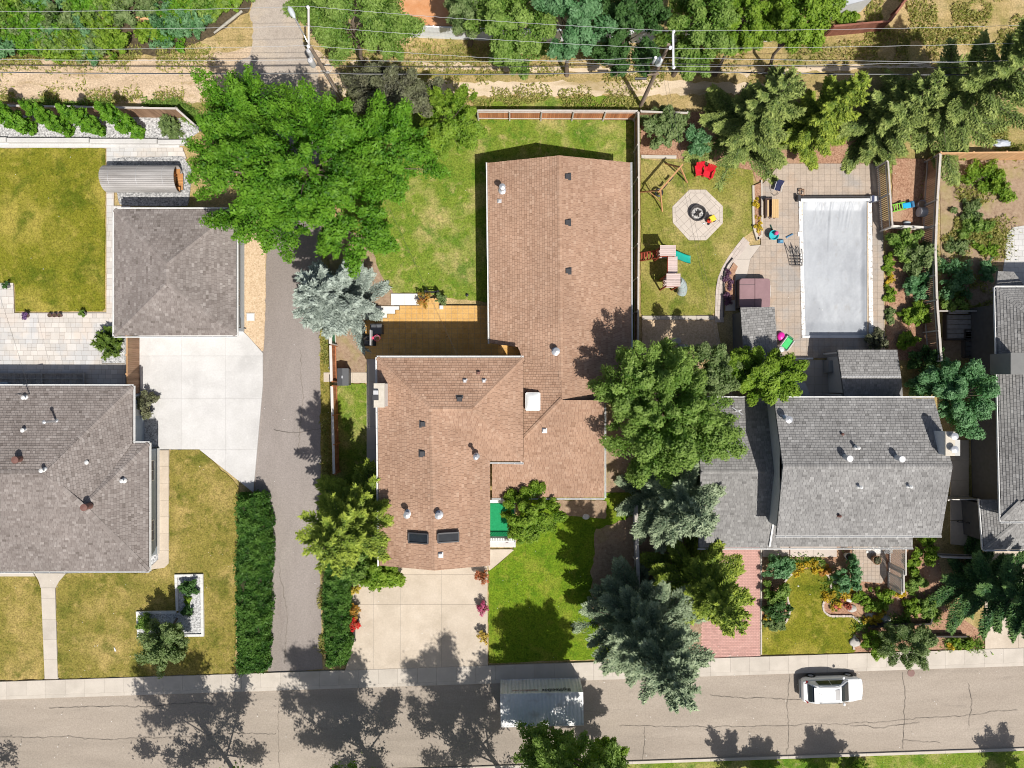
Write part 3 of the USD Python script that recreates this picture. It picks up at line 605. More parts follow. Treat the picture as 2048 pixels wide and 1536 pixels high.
def ridge(roof_part, a, b, shingle, seed=1, w=.16, e=.2):
    """cap shingles lapped along a ridge or hip from a to b (pixel, pixel, z)"""
    p, q = P(*a), P(*b); L = np.linalg.norm(q - p); d = (q - p) / L
    s = np.cross(d, [0, 0, 1]); s /= np.linalg.norm(s); n = np.cross(s, d); m = MB(); r = rng(seed)
    k = 0
    while k * e < L:
        c0, c1 = p + d * k * e, p + d * min(L, k * e + e * 1.05)
        t = (float(np.clip(r.normal(.55, .2), 0, 1)), .5)
        v = []
        for c, h in ((c0, .05), (c1, .03)):
            v += [c - s * w + n * (h - .055), c + n * h, c + s * w + n * (h - .055)]
        m.add(v, [(0, 3, 4, 1), (1, 4, 5, 2)], t); k += 1
    # faces must look up whichever way the ridge runs
    (vv, ff), uu = m.arrays(); nz = np.cross(vv[ff[:, 1]] - vv[ff[:, 0]], vv[ff[:, 2]] - vv[ff[:, 0]])[:, 2]
    ff = np.where((nz < 0)[:, None], ff[:, ::-1], ff)
    part(roof_part, 'ridge_cap', (vv, ff), shingle, uv=uu)

def gutter(house, pts, mat=WHITE, w=.11, name='gutter', hgt=.1, off=.05):
    """pts: eave corners (px, py, z) in order; an open trough along each run"""
    w3 = V3(pts); m = MB(); c = w3[:, :2].mean(0)
    for a, b in zip(w3[:-1], w3[1:]):
        d = (b - a) / np.linalg.norm(b - a); s = np.cross(d, [0, 0, 1.]); s /= np.linalg.norm(s)
        if s[:2] @ ((a + b)[:2] / 2 - house_c[0]) < 0: s = -s
        a2, b2 = a + s * off - d * off, b + s * off + d * off
        m.beam(a2 + s * (w - .025) - [0, 0, .02], b2 + s * (w - .025) - [0, 0, .02], .03, hgt)
        m.beam(a2 + s * .015 - [0, 0, .05], b2 + s * .015 - [0, 0, .05], .03, hgt * .6)
        m.beam(a2 + s * (w / 2) - [0, 0, .075], b2 + s * (w / 2) - [0, 0, .075], w, .02)
        L = np.linalg.norm(b - a); k = .6
        while k < L: m.beam(a + d * k + s * off, a + d * k + s * (off + w), .03, .02); k += 1.1
    part(house, name, m, mat)

house_c = [np.zeros(2)]
def begin(*pts): house_c[0] = np.mean([P(*p)[:2] for p in pts], 0)

def window(wall, at, w, h, face, mat=None):
    """a framed window on a wall: AT its centre, FACE the outward direction (unit, axis aligned)"""
    at, f = np.array(at, float), np.array([*face, 0.]); s = np.array([-f[1], f[0], 0]); m = MB(); z = np.array([0, 0, 1.])
    for sg in (-1, 1):
        m.beam(at + s * sg * (w / 2) - z * h / 2 + f * .02, at + s * sg * (w / 2) + z * h / 2 + f * .02, .08, .08)
        m.beam(at - s * (w / 2 - .04) + z * sg * h / 2 + f * .02, at + s * (w / 2 - .04) + z * sg * h / 2 + f * .02, .07, .07)
    m.beam(at - z * (h / 2 - .03) + f * .02, at + z * (h / 2 - .03) + f * .02, .05, .05)
    fr = part(wall, 'window', m, WHITE)
    part(wall, 'pane', MB().beam(at - s * (w / 2 - .03), at + s * (w / 2 - .03), .03, h - .06), GLASSD)

def walls(house, poly_px, z_px, inset, ztop, mat, z0=0.0):
    pg = Polygon(XY(poly_px, z_px)).buffer(-inset, join_style=2)
    part(house, 'wall', MB().prism(pg, z0, ztop), mat)
    return pg

def vent_pipe(house, px, py, z, h=.45, r=.05, mat=GALV, cap=True, name='vent_pipe'):
    b = P(px, py, z); m = MB()
    m.lathe([(r * 2.6, -.05), (r * 2.3, .05), (r * 1.2, .12), (r, .12), (r, h), (r * .7, h), (r * .7, h - .1), (.002, h - .1)], b, 12)
    if cap: m.lathe([(.002, h + .06), (r * 1.9, h + .04), (r * 1.9, h + .08), (.6 * r, h + .15), (.002, h + .16)], b, 12)
    part(house, name, m, mat, smooth=40)

def box_vent(house, px, py, z, s=.36, h=.16, mat=DARKM, tilt=0, name='roof_vent'):
    b = P(px, py, z); m = MB()
    m.box(b[0] - s * .7, b[0] + s * .7, b[1] - s * .7, b[1] + s * .7, b[2] - .06, b[2] + .025)
    m.cbox(b[0] - s / 2, b[0] + s / 2, b[1] - s / 2, b[1] + s / 2, b[2], b[2] + h, .04)
    part(house, name, m, mat)

# ---------- brown roofed house
ze, zr = 5.4, 6.55
begin((755, 716, ze), (1046, 716, ze), (980, 1130, ze), (1208, 995, 3), (1260, 326, 3))
H1 = site('brown_house', 'long brown shingled house with a two storey front block and low rear wing', 'house', P(900, 900))
NW, NE, SE, SI, FL, FR = (755, 716, ze), (1046, 716, ze), (1046, 922, ze), (980, 922, ze), (759, 1131, ze), (980, 1131, ze)
R1, R2, GR = (862, 818, zr), (944, 818, zr), (870, 1141, zr)
a = roof(H1, [[NW, NE, R2, R1], [NW, R1, GR, FL], [NE, SE, R2], [SE, SI, R1, R2], [SI, FR, GR, R1]], SH_BROWN, UND_BROWN, seed=11)
for k, (p, q) in enumerate(((NW, R1), (NE, R2), (R1, R2), (R1, GR), (SE, R2))): ridge(a, p, q, SH_BROWN, k)
B = [[(975, 326, 3.0), (1118, 311, 4.5), (1122, 742, 4.5), (1047, 723, 3.75), (1036, 694, 3.66), (980, 686, 3.05)],
     [(1118, 311, 4.5), (1260, 325, 3.0), (1262, 812, 3.0), (1124, 800, 4.5), (1122, 742, 4.5)],
     ([(1047, 723, 3.75), (1122, 742, 4.5), (1124, 800, 4.5), (1047, 876, 3.95)], (0.0, -1.0)),
     [(1047, 876, 3.95), (1124, 800, 4.58), (1208, 800, 4.55), (1208, 995, 2.9), (984, 995, 2.9), (984, 925, 3.5), (1047, 925, 3.5)]]
b = roof(H1, B, SH_BROWN, UND_BROWN, seed=12)
ridge(b, (1118, 311, 4.5), (1122, 760, 4.5), SH_BROWN, 8); ridge(b, (1124, 798, 4.6), (1050, 873, 3.98), SH_BROWN, 9)
walls(H1, [(755, 716), (1046, 716), (1046, 922), (980, 922), (980, 1131), (759, 1131)], ze, .55, ze - .1, STUCCO_T)
w1 = H1
g = MB()
pgw = V3([(775, 1115, ze - .1), (964, 1115, ze - .1), (870, 1122, zr - .17)]); g.add(np.vstack([pgw, pgw + [0, .3, 0]]), [(0, 1, 2), (5, 4, 3)]); g.add(np.vstack([pgw, pgw + [0, .3, 0]]), [(0, 3, 4, 1), (1, 4, 5, 2), (2, 5, 3, 0)])
part(H1, 'gable_wall', g, STUCCO_T)
walls(H1, [(975, 326), (1260, 326), (1262, 812), (1208, 812), (1208, 995), (1046, 995), (1046, 700), (980, 700)], 3.0, .5, 2.86, STUCCO_T)
g = MB(); pgw = V3([(992, 345, 2.9), (1244, 345, 2.9), (1119, 337, 4.32)]); g.add(np.vstack([pgw, pgw - [0, .3, 0]]), [(2, 1, 0), (3, 4, 5)]); g.add(np.vstack([pgw, pgw - [0, .3, 0]]), [(1, 4, 3, 0), (2, 5, 4, 1), (0, 3, 5, 2)])
part(H1, 'gable_wall', g, STUCCO_T)
gutter(H1, [FL, NW, NE, (1046, 924, ze), (981, 923, ze), FR])
gutter(H1, [(976, 326, 3.0), (980, 686, 3.0)]); gutter(H1, [(1260, 326, 3.0), (1262, 800, 3.0)]); gutter(H1, [(1208, 800, 2.95), (1208, 995, 2.9), (1112, 995, 2.9), (985, 995, 2.9)])
for (u, v, z) in ((919, 798, 6.3), (846, 848, 6.32), (845, 907, 6.35)): box_vent(H1, u, v, z)
for (u, v) in ((1135, 353), (1135, 445), (1136, 542)): box_vent(H1, u, v, 4.34)
for (u, v) in ((930, 762), (968, 762)): box_vent(H1, u, v, 5.9, .22, .22, LEAD, name='flue_box')
box_vent(H1, 881, 1110, 6.45, .26, .22, WHITE, name='flue_box'); box_vent(H1, 1089, 861, 4.1, .26, .22, WHITE, name='flue_box'); box_vent(H1, 957, 746, 5.75, .2, .2, RUST, name='flue_box'); box_vent(H1, 999, 402, 3.3, .2, .12, LEAD, name='flue_box')
for (u, v, z, h, rr) in ((953, 912, 6.1, .95, .09), (817, 1026, 6.0, .75, .12), (878, 1029, 6.5, .45, .12), (1005, 381, 3.35, .9, .12), (1112, 703, 4.4, .5, .13)): vent_pipe(H1, u, v, z, h, rr)
for (u0, u1, v0, v1, z) in ((817, 857, 1066, 1085, 6.28), (877, 917, 1065, 1083, 6.42)):     # two dark flat skylights
    p, q = P(u0, v1, z), P(u1, v0, z); m = MB()
    sl = .30 if u0 < 860 else -.30
    hz = lambda x: z + sl * (x - (p[0] + q[0]) / 2) + .10
    for (xa, ya), (xb, yb_) in (((p[0], p[1]), (q[0], p[1])), ((q[0], p[1]), (q[0], q[1])), ((q[0], q[1]), (p[0], q[1])), ((p[0], q[1]), (p[0], p[1]))):
        m.beam((xa, ya, hz(xa)), (xb, yb_, hz(xb)), .09, .2)
    fr = part(H1, 'skylight', m, DARKM)
    part(fr, 'glass', MB().add([(x, y, hz(x) + .05) for x, y in ((p[0], p[1]), (q[0], p[1]), (q[0], q[1]), (p[0], q[1]))], [(0, 1, 2, 3)]), GLASSD)
p, q = P(1052, 820, 4.25), P(1079, 786, 4.25); m = MB()
for (xa, ya), (xb, yb_) in (((p[0], p[1]), (q[0], p[1])), ((q[0], p[1]), (q[0], q[1])), ((q[0], q[1]), (p[0], q[1])), ((p[0], q[1]), (p[0], p[1]))): m.beam((xa, ya, 4.17), (xb, yb_, 4.17), .10, .5)
fr = part(H1, 'skylight', m, WHITE)
gx, gy = np.meshgrid(np.linspace(0, 1, 9), np.linspace(0, 1, 9), indexing='ij'); hz = 4.44 + .16 * (np.sin(gx * np.pi) * np.sin(gy * np.pi)) ** .4
part(fr, 'dome', (np.c_[(p[0] + gx * (q[0] - p[0])).ravel(), (p[1] + gy * (q[1] - p[1])).ravel(), hz.ravel()], [(i * 9 + j, (i + 1) * 9 + j, (i + 1) * 9 + j + 1, i * 9 + j + 1) for i in range(8) for j in range(8)]), SKYL, smooth=True)
p, q = P(747, 815, 7.1), P(769, 766, 7.1)
ch = part(H1, 'chimney', MB().box(p[0] + .04, q[0] - .04, p[1] + .04, q[1] - .04, 0, 7.0), plain('white_brick_paint', (.72, .70, .66), .8))
part(ch, 'chimney_cap', MB().cbox(p[0], q[0], p[1], q[1], 7.0, 7.1, .03), CAPST)
c = P(754, 790, 7.1); part(ch, 'flue', MB().box(c[0] - .2, c[0] + .12, c[1] - .3, c[1] + .3, 7.1, 7.35), LEAD)
part(ch, 'flue_cover', MB().box(c[0] - .24, c[0] + .16, c[1] - .34, c[1] + .0, 7.36, 7.40), DARKM)
# walls' openings on the sides a step aside would show
yS = P(0, 1131, ze)[1] + .55; xW = P(759, 0, ze)[0] + .55
for dx in (1.9, 5.2): part(H1, 'garage_door', MB().box(xW + dx - 1.25, xW + dx + 1.25, yS - .04, yS + .02, .12, 2.4), WHITE)
for dx in (1.9, 5.2): window(H1, (xW + dx, yS - .02, 4.0), 1.5, 1.1, (0, -1))
for yy_ in (-3, -8): window(H1, (xW - .02, yy_, 3.9), 1.3, 1.1, (-1, 0))
xw = P(975, 326, 3)[0] + .5
for yy_ in (6, 11, 14.2): window(H1, (xw - .02, yy_, 1.6), 1.6, 1.1, (-1, 0))
yn = P(0, 716, ze)[1] - .55
for xx_ in (-7, -3): window(H1, (xx_, yn + .02, 3.9), 1.4, 1.1, (0, 1))
part(H1, 'patio_door', MB().box(-6, -4.2, yn, yn + .04, .3, 2.3), GLASSD)
# entry porch with green carpet
GREENC = noisy('green_carpet', [(.012, .22, .085), (.02, .30, .12)], scale=9, fine=(60, .25), rough=1)
pz = 1.05
p, q = P(975, 1078, pz), P(1031, 1000, pz)
po = site('porch', 'front porch landing with green carpet and white railing', 'porch', P(1005, 1040))
part(po, 'platform', MB().box(p[0], q[0], p[1], q[1], 0, pz - .02), WHITE)
part(po, 'carpet', MB().box(p[0], q[0] - .12, p[1] + .2, q[1] - .25, pz - .02, pz + .012), GREENC)
rl = MB(); 
for (xa, ya), (xb, yb_) in (((p[0], p[1] + .06), (q[0], p[1] + .06)), ((q[0] - .06, p[1]), (q[0] - .06, q[1]))):
    for h in (.12, .95): rl.beam((xa, ya, pz + h), (xb, yb_, pz + h), .09, .06)
part(po, 'rail', rl, WHITE)
L = q[0] - p[0]; nb = 17
for k in range(nb): part(po, 'baluster', MB().box(p[0] + L * k / nb, p[0] + L * k / nb + .04, p[1] + .04, p[1] + .08, pz + .1, pz + .93), WHITE)
L = q[1] - p[1]
for k in range(24): part(po, 'baluster', MB().box(q[0] - .08, q[0] - .04, p[1] + L * k / 24, p[1] + L * k / 24 + .04, pz + .1, pz + .93), WHITE)
for k in range(3): part(po, 'step', MB().box(p[0], q[0] + .02, p[1] - .28 * (k + 1), p[1] - .28 * k - .005, 0, pz - .3 * (k + 1)), WHITE if k == 0 else M_CONC)

# ---------- left bungalow
ze = 2.8
begin((-200, 772, ze), (297, 1141, ze), (100, 950, ze))
H2 = site('left_bungalow', 'taupe shingled bungalow with hipped roof and white gutters at the left edge', 'house', P(60, 960))
NEh, V0, E1, SEh, R1, P2 = (265, 773, ze), (265, 887, ze), (297, 887, ze), (297, 1141, ze), (88, 946, 4.75), (166, 1013, 4.25)
c = roof(H2, [[(-300, 1144, ze), SEh, P2, R1, (-300, 946, 4.75)], [NEh, R1, P2, V0], [V0, P2, E1], [E1, P2, SEh], [(-300, 772, ze), NEh, R1, (-300, 946, 4.75)]], SH_TAUPE, UND_TAUPE, seed=21)
for k, (p, q) in enumerate(((NEh, R1), (R1, P2), (E1, P2), (SEh, P2), (R1, (-300, 946, 4.75)))): ridge(c, p, q, SH_TAUPE, 20 + k, w=.2)
walls(H2, [(-300, 772), (265, 773), (265, 887), (297, 887), (297, 1141), (-300, 1144)], ze, .62, ze - .1, STUCCO_B)
gutter(H2, [(-300, 772, ze), NEh, (265, 886, ze)]); gutter(H2, [(265, 887, ze), E1, SEh, (-300, 1144, ze)])
for (u, v, z, h) in ((52, 795, 3.05, .25), (52, 860, 3.7, .3), (178, 924, 3.75, .22), (90, 940, 4.7, .35), (248, 961, 3.4, .25)): vent_pipe(H2, u, v, z, h, .08, WHITE)
vent_pipe(H2, 114, 842, 3.55, 1.3, .07, GALV)
for (u, v, z) in ((42, 918, 4.4), (178, 1012, 4.25)):
    b = P(u, v, z); part(H2, 'brown_vent', MB().lathe([(.24, -.1), (.21, .1), (.21, .5), (.25, .5), (.25, .62), (.002, .66)], b, 14), RUST, smooth=40)
b = P(60, 788, 2.95); part(H2, 'mast', MB().tube([b, b + [0, 0, 1.1]], .035, 6).beam(b + [-.25, 0, 1.05], b + [.25, .1, 1.05], .05, .05), DARKM)
xE = P(297, 0, ze)[0] - .62; xE2 = P(265, 0, ze)[0] - .62
for y_ in (-6.5, -11): window(H2, (xE + .02, y_, 1.5), 1.5, 1.0, (1, 0))
part(H2, 'side_door', MB().box(xE2 - .01, xE2 + .04, -2.4, -1.5, .15, 2.2), WHITE)
part(H2, 'foundation', MB().prism(Polygon(XY([(265, 887), (297, 887), (297, 1141), (265, 1141)], ze)).buffer(-.58, join_style=2), 0, .5), WHITE)

# ---------- garage
ze = 2.75
begin((229, 420, ze), (472, 670, ze))
H3 = site('garage', 'detached garage with a square taupe hip roof beside the side lane', 'garage', P(350, 545))
A, Bq, C, D_ = (229, 419, ze), (472, 419, ze), (472, 670, ze), (229, 671, ze); Ra, Rb = (333, 527, 4.2), (334, 566, 4.2)
c = roof(H3, [[A, Bq, Ra], [Bq, C, Rb, Ra], [C, D_, Rb], [D_, A, Ra, Rb]], SH_TAUPE, UND_TAUPE, seed=31)
for k, (p, q) in enumerate(((A, Ra), (Bq, Ra), (C, Rb), (D_, Rb), (Ra, Rb))): ridge(c, p, q, SH_TAUPE, 30 + k, w=.18)
pg = walls(H3, [(229, 419), (472, 419), (472, 670), (229, 671)], ze, .45, ze - .1, STUCCO_B)
gutter(H3, [A, Bq, C, D_, A])
x0, y0, x1, y1 = pg.bounds
part(H3, 'garage_door', MB().box(x0 + 1.2, x1 - 1.2, y0 - .04, y0 + .02, .12, 2.3), WHITE)
window(H3, (x1 + .02, 6.5, 1.6), 1.2, .9, (1, 0))
part(H3, 'downpipe', MB().tube([P(474, 655, 2.6), P(478, 655, 2.3), P(482, 655, .3), P(492, 657, .1)], .04, 8), DARKM)

# ---------- grey two storey house
ze, zr = 5.5, 7.2
begin((1548, 797, ze), (1882, 1070, ze))
H4 = site('grey_house', 'grey shingled two storey house with a low side wing and white eaves', 'house', P(1650, 930))
a, b_, c_, d, r1, r2 = (1548, 797, ze), (1868, 797, ze), (1882, 1070, ze), (1553, 1070, ze), (1566, 933, zr), (1905, 933, zr)
c = roof(H4, [[a, b_, r2, r1], [r1, r2, c_, d]], SH_GREY, UND_GREY, seed=41); ridge(c, r1, r2, SH_GREY, 41)
walls(H4, [(1548, 797), (1868, 797), (1868, 1070), (1548, 1070)], ze, .45, ze - .12, STUCCO_G)
for X, sgn in ((P(1548, 0, ze)[0] + .45, 1), (P(1868, 0, ze)[0] - .45, -1)):
    ya, yb2, zt = P(0, 797, ze)[1] - .5, P(0, 1070, ze)[1] + .5, zr - .22
    v = np.array([(X, ya, ze - .13), (X, yb2, ze - .13), (X, (ya + yb2) / 2, zt)]); v2 = v + [.2 * sgn, 0, 0]
    part(H4, 'gable_wall', MB().add(np.vstack([v, v2]), [(0, 1, 2), (2, 1, 0), (3, 4, 5), (5, 4, 3)]), STUCCO_G)
gutter(H4, [a, b_]); gutter(H4, [d, c_])
low = roof(H4, [[(1393, 797, 2.9), (1560, 797, 2.9), (1560, 943, 4.35), (1401, 943, 4.35)], [(1401, 943, 4.35), (1560, 943, 4.35), (1560, 1095, 2.85), (1397, 1095, 2.85)], [(1560, 1050, 3.28), (1825, 1050, 3.28), (1825, 1093, 2.85), (1560, 1093, 2.85)]], SH_GREY, UND_GREY, seed=43)
ridge(low, (1401, 943, 4.35), (1530, 943, 4.35), SH_GREY, 44)
walls(H4, [(1393, 797), (1590, 797), (1590, 1095), (1397, 1095)], 2.9, .45, 2.74, STUCCO_G)
gutter(H4, [(1397, 1095.5, 2.85), (1825, 1094, 2.85)]); gutter(H4, [(1393, 796.5, 2.9), (1540, 796.5, 2.9)])
part(H4, 'white_fascia', MB().beam(P(1547, 1042, 3.45), P(1539, 1093, 2.98), .1, .1), WHITE)
for (u, v) in ((1690, 915), (1793, 916)):
    b = P(u, v, 6.95); part(H4, 'round_vent', MB().lathe([(.26, -.1), (.17, .1), (.17, .5), (.22, .55), (.22, .68), (.2, .7), (.002, .71)], b, 16), LEAD, smooth=40)
vent_pipe(H4, 1569, 838, 5.9, .7, .13, GALV)
for (u, v, z) in ((1712, 895, 6.85), (1717, 973, 6.75), (1816, 972, 6.75)): vent_pipe(H4, u, v, z, .32, .06, WHITE)
for (u, v, z) in ((1682, 868, 6.3), (1677, 1031, 6.0)): vent_pipe(H4, u, v, z, .2, .05, RUST)
p, q = P(1891, 912, 7.7), P(1911, 863, 7.7)
ch = part(H4, 'chimney', MB().box(p[0] + .05, q[0] - .05, p[1] + .05, q[1] - .05, 0, 7.6), STUCCO_G)
part(ch, 'chimney_cap', MB().cbox(p[0], q[0], p[1], q[1], 7.6, 7.7, .03), CAPST)
for yy_ in (872, 898):
    b = P(1903, yy_, 7.7); part(ch, 'flue', MB().lathe([(.15, 0), (.15, .3), (.24, .3), (.24, .36), (.1, .42), (.002, .42)], b, 12), GALV, smooth=40)
p, q = P(1911, 912, .3), P(1936, 876, .3); part(H4, 'chimney_shoulder', MB().box(P(1895, 0, 3)[0], P(1922, 0, 3)[0], P(0, 912, 3)[1], P(0, 880, 3)[1], 0, 2.9), STUCCO_G)
m = MB(); b = P(1470, 822, 3.2); m.tube([b, b + [0, 0, 1.0]], .03, 6).beam(b + [-.5, .3, .9], b + [.2, -.2, 1.0], .04, .04).beam(b + [-.2, 0, .7], b + [.25, .1, .7], .04, .04)
part(H4, 'mast', m, GALV)
for x_ in (20.5, 24.5, 28): window(H4, (x_, P(0, 1070, ze)[1] + .43, 4.2), 1.5, 1.1, (0, -1))
for x_ in (21, 26): window(H4, (x_, P(0, 797, ze)[1] - .43, 4.2), 1.5, 1.1, (0, 1))
# pavilion behind it
begin((1675, 700, 2.8), (1800, 790, 2.8))
H5 = site('pavilion', 'small grey shingled pool pavilion behind the grey house, its far half shaded', 'pavilion', P(1735, 745))
c = roof(H5, [[(1675, 700, 2.7), (1794, 700, 2.7), (1802, 753, 3.3), (1683, 753, 3.3)], [(1683, 753, 3.3), (1802, 753, 3.3), (1806, 797, 2.8), (1689, 797, 2.8)]], SH_GREY, UND_GREY, seed=51)
ridge(c, (1683, 753, 3.3), (1802, 753, 3.3), LEAD, 51, w=.07)
for u, v in ((1679, 705), (1790, 705), (1683, 790), (1794, 790)):
    b = P(u, v, 2.6); part(H5, 'post', MB().box(b[0] - .06, b[0] + .06, b[1] - .06, b[1] + .06, 0, 2.6), STUCCO_G)
part(H5, 'back_wall', MB().prism(Polygon(XY([(1686, 712), (1790, 712), (1790, 786), (1690, 786)], 2.6)), 0, 2.5), STUCCO_G)
# hot tub gazebo roof
H6 = site('lean_to', 'small grey shingled lean-to roof next to the hot tub', 'shelter', P(1516, 668))
roof(H6, [[(1481, 615, 2.35), (1549, 614, 2.35), (1555, 700, 2.95), (1487, 712, 2.95)]], SH_GREY, UND_GREY, seed=61, thick=.12)
roof(H6, [[(1487, 712, 2.95), (1555, 700, 2.95), (1556, 745, 2.5), (1489, 745, 2.5)]], SH_GREY, UND_GREY, seed=62, thick=.12)
part(H6, 'wall', MB().prism(Polygon(XY([(1486, 622), (1544, 622), (1548, 735), (1488, 735)], 2.4)), 0, 2.28), plain('dark_boarding', (.10, .10, .10), .8))
# ---------- far right house
ze = 4.4
begin((1991, 577, ze), (2300, 1040, ze))
H7 = site('right_house', 'grey shingled house with white gutters at the right edge', 'house', P(2040, 800))
hp = (2090, 655, 6.0)
c = roof(H7, [[(1992, 577, ze), (2003, 1041, ze), (2042, 1003, 5.05), (2110, 960, 6.0), hp], [(1992, 577, ze), hp, (2300, 655, 6.2), (2300, 575, ze)], [(2003, 1041, ze), (2300, 1041, ze), (2300, 960, 6.2), (2110, 960, 6.0), (2042, 1003, 5.05)], [hp, (2110, 960, 6.0), (2300, 960, 6.2), (2300, 655, 6.2)]], SH_GREY, UND_GREY, seed=71)
ridge(c, (1992, 577, ze), (2060, 629, 5.5), SH_GREY, 71); ridge(c, (2003, 1041, ze), (2042, 1003, 5.05), SH_GREY, 72)
DKS = noisy('dark_siding', [(.085, .08, .075), (.11, .105, .10)], scale=4)
walls(H7, [(1992, 577), (2300, 577), (2300, 1041), (2003, 1041)], ze, .95, ze - .1, DKS)
gutter(H7, [(2300, 575, ze), (1992, 576, ze), (2003, 1042, ze), (2300, 1042, ze)])
c = roof(H7, [[(1961, 999, 2.95), (1968, 1098, 2.95), (2055, 1030, 4.1), (2050, 1000, 4.1)], [(1968, 1098, 2.95), (2300, 1098, 2.95), (2300, 1030, 4.1), (2055, 1030, 4.1)]], SH_GREY, UND_GREY, seed=73)
ridge(c, (1968, 1098, 2.95), (2050, 1034, 4.05), SH_GREY, 74)
walls(H7, [(1961, 999), (2300, 999), (2300, 1098), (1968, 1098)], 2.95, .45, 2.8, DKS)
gutter(H7, [(1961, 999, 2.95), (1968, 1098, 2.95), (2300, 1098, 2.95)])
roof(H7, [[(1994, 543, 3.2), (2029, 543, 3.2), (2050, 577, 3.2), (1992, 600, 3.9)]], SH_GREY, UND_GREY, seed=75)
p, q = P(2022, 748, 6.5), P(2060, 706, 6.5)
ch = part(H7, 'chimney', MB().box(p[0], q[0], p[1], q[1], 4.5, 6.45), plain('grey_chimney_siding', (.16, .16, .155), .8)); part(ch, 'chimney_cap', MB().cbox(p[0] - .03, q[0] + .03, p[1] - .03, q[1] + .03, 6.46, 6.52, .02), plain('grey_cap', (.17, .17, .165), .7))
# ------------------------------------------------------------------ plants
BARK = noisy('bark', [(.10, .075, .055), (.19, .15, .115)], scale=6, stretch=(1, 1, .25), bump=1, bscale=25)
BARKP = noisy('pale_bark', [(.30, .28, .24), (.42, .40, .35)], scale=5, bump=.6)
LF_MAPLE = leaf_look('leaf_maple', [(.03, .105, .006), (.065, .19, .010), (.12, .285, .018)], tip=(.19, .37, .03))
LF_GREEN = leaf_look('leaf_green', [(.05, .12, .014), (.12, .225, .032), (.21, .33, .065)], tip=(.32, .44, .11), trans=.36)
LF_BRIGHT = leaf_look('leaf_bright', [(.06, .135, .008), (.125, .235, .016), (.21, .33, .03)], tip=(.29, .41, .05))
LF_DULL = leaf_look('leaf_dull', [(.05, .10, .024), (.115, .19, .055), (.20, .28, .10)], tip=(.30, .37, .16), trans=.36)
LF_COOL = leaf_look('leaf_cool', [(.035, .115, .035), (.075, .205, .072), (.145, .30, .13)], tip=(.24, .42, .21), trans=.36)
LF_PURPLE = leaf_look('leaf_purple', [(.04, .042, .03), (.085, .085, .055), (.15, .15, .09)], tip=(.20, .22, .11), trans=.2)
LF_DARK = leaf_look('leaf_dark', [(0.024, 0.068, 0.016), (0.043, 0.108, 0.024), (0.074, 0.162, 0.041)], tip=(0.108, 0.216, 0.061))
LF_HEDGE = leaf_look('leaf_hedge', [(.02, .07, .010), (.045, .125, .018), (.08, .18, .028)], tip=(.12, .235, .04))
ND_GREEN = leaf_look('needle_green', [(.04, .075, .02), (.07, .12, .034), (.11, .17, .05)], tip=(.18, .25, .08), trans=.15, tcol=(.09, .15, .03))
ND_BLUE = leaf_look('needle_blue', [(.09, .12, .105), (.18, .225, .195), (.28, .33, .29)], tip=(.47, .54, .47), trans=.15, tcol=(.16, .22, .15))
ND_TEAL = leaf_look('needle_teal', [(.05, .085, .05), (.125, .185, .108), (.22, .29, .17)], tip=(.42, .50, .31), trans=.2, tcol=(.14, .24, .10))  # near-white tip colour paints sunlit needle ends into the look
ND_LIME = leaf_look('needle_lime', [(.055, .11, .012), (.13, .21, .024), (.22, .31, .04)], tip=(.40, .48, .07), trans=.25, tcol=(.22, .34, .04))
ND_OLIVE = leaf_look('needle_olive', [(.05, .09, .022), (.12, .185, .042), (.21, .28, .07)], tip=(.36, .43, .12), trans=.2, tcol=(.16, .25, .05))

def leaf_tris(c, nrm, along, size, r, ratio=1.6):
    """one triangle per leaf: centres c, normals nrm, direction ALONG in which the tip points"""
    n = nrm / np.maximum(np.linalg.norm(nrm, axis=1, keepdims=True), 1e-9)
    a = along - n * (along * n).sum(1, keepdims=True)
    a = a / np.maximum(np.linalg.norm(a, axis=1, keepdims=True), 1e-9)
    b = np.cross(n, a); s = size[:, None]
    v = np.stack([c - a * s * .45 * ratio + b * s * .42, c - a * s * .45 * ratio - b * s * .42, c + a * s * .55 * ratio], 1)
    return v.reshape(-1, 3), np.arange(len(c) * 3).reshape(-1, 3)

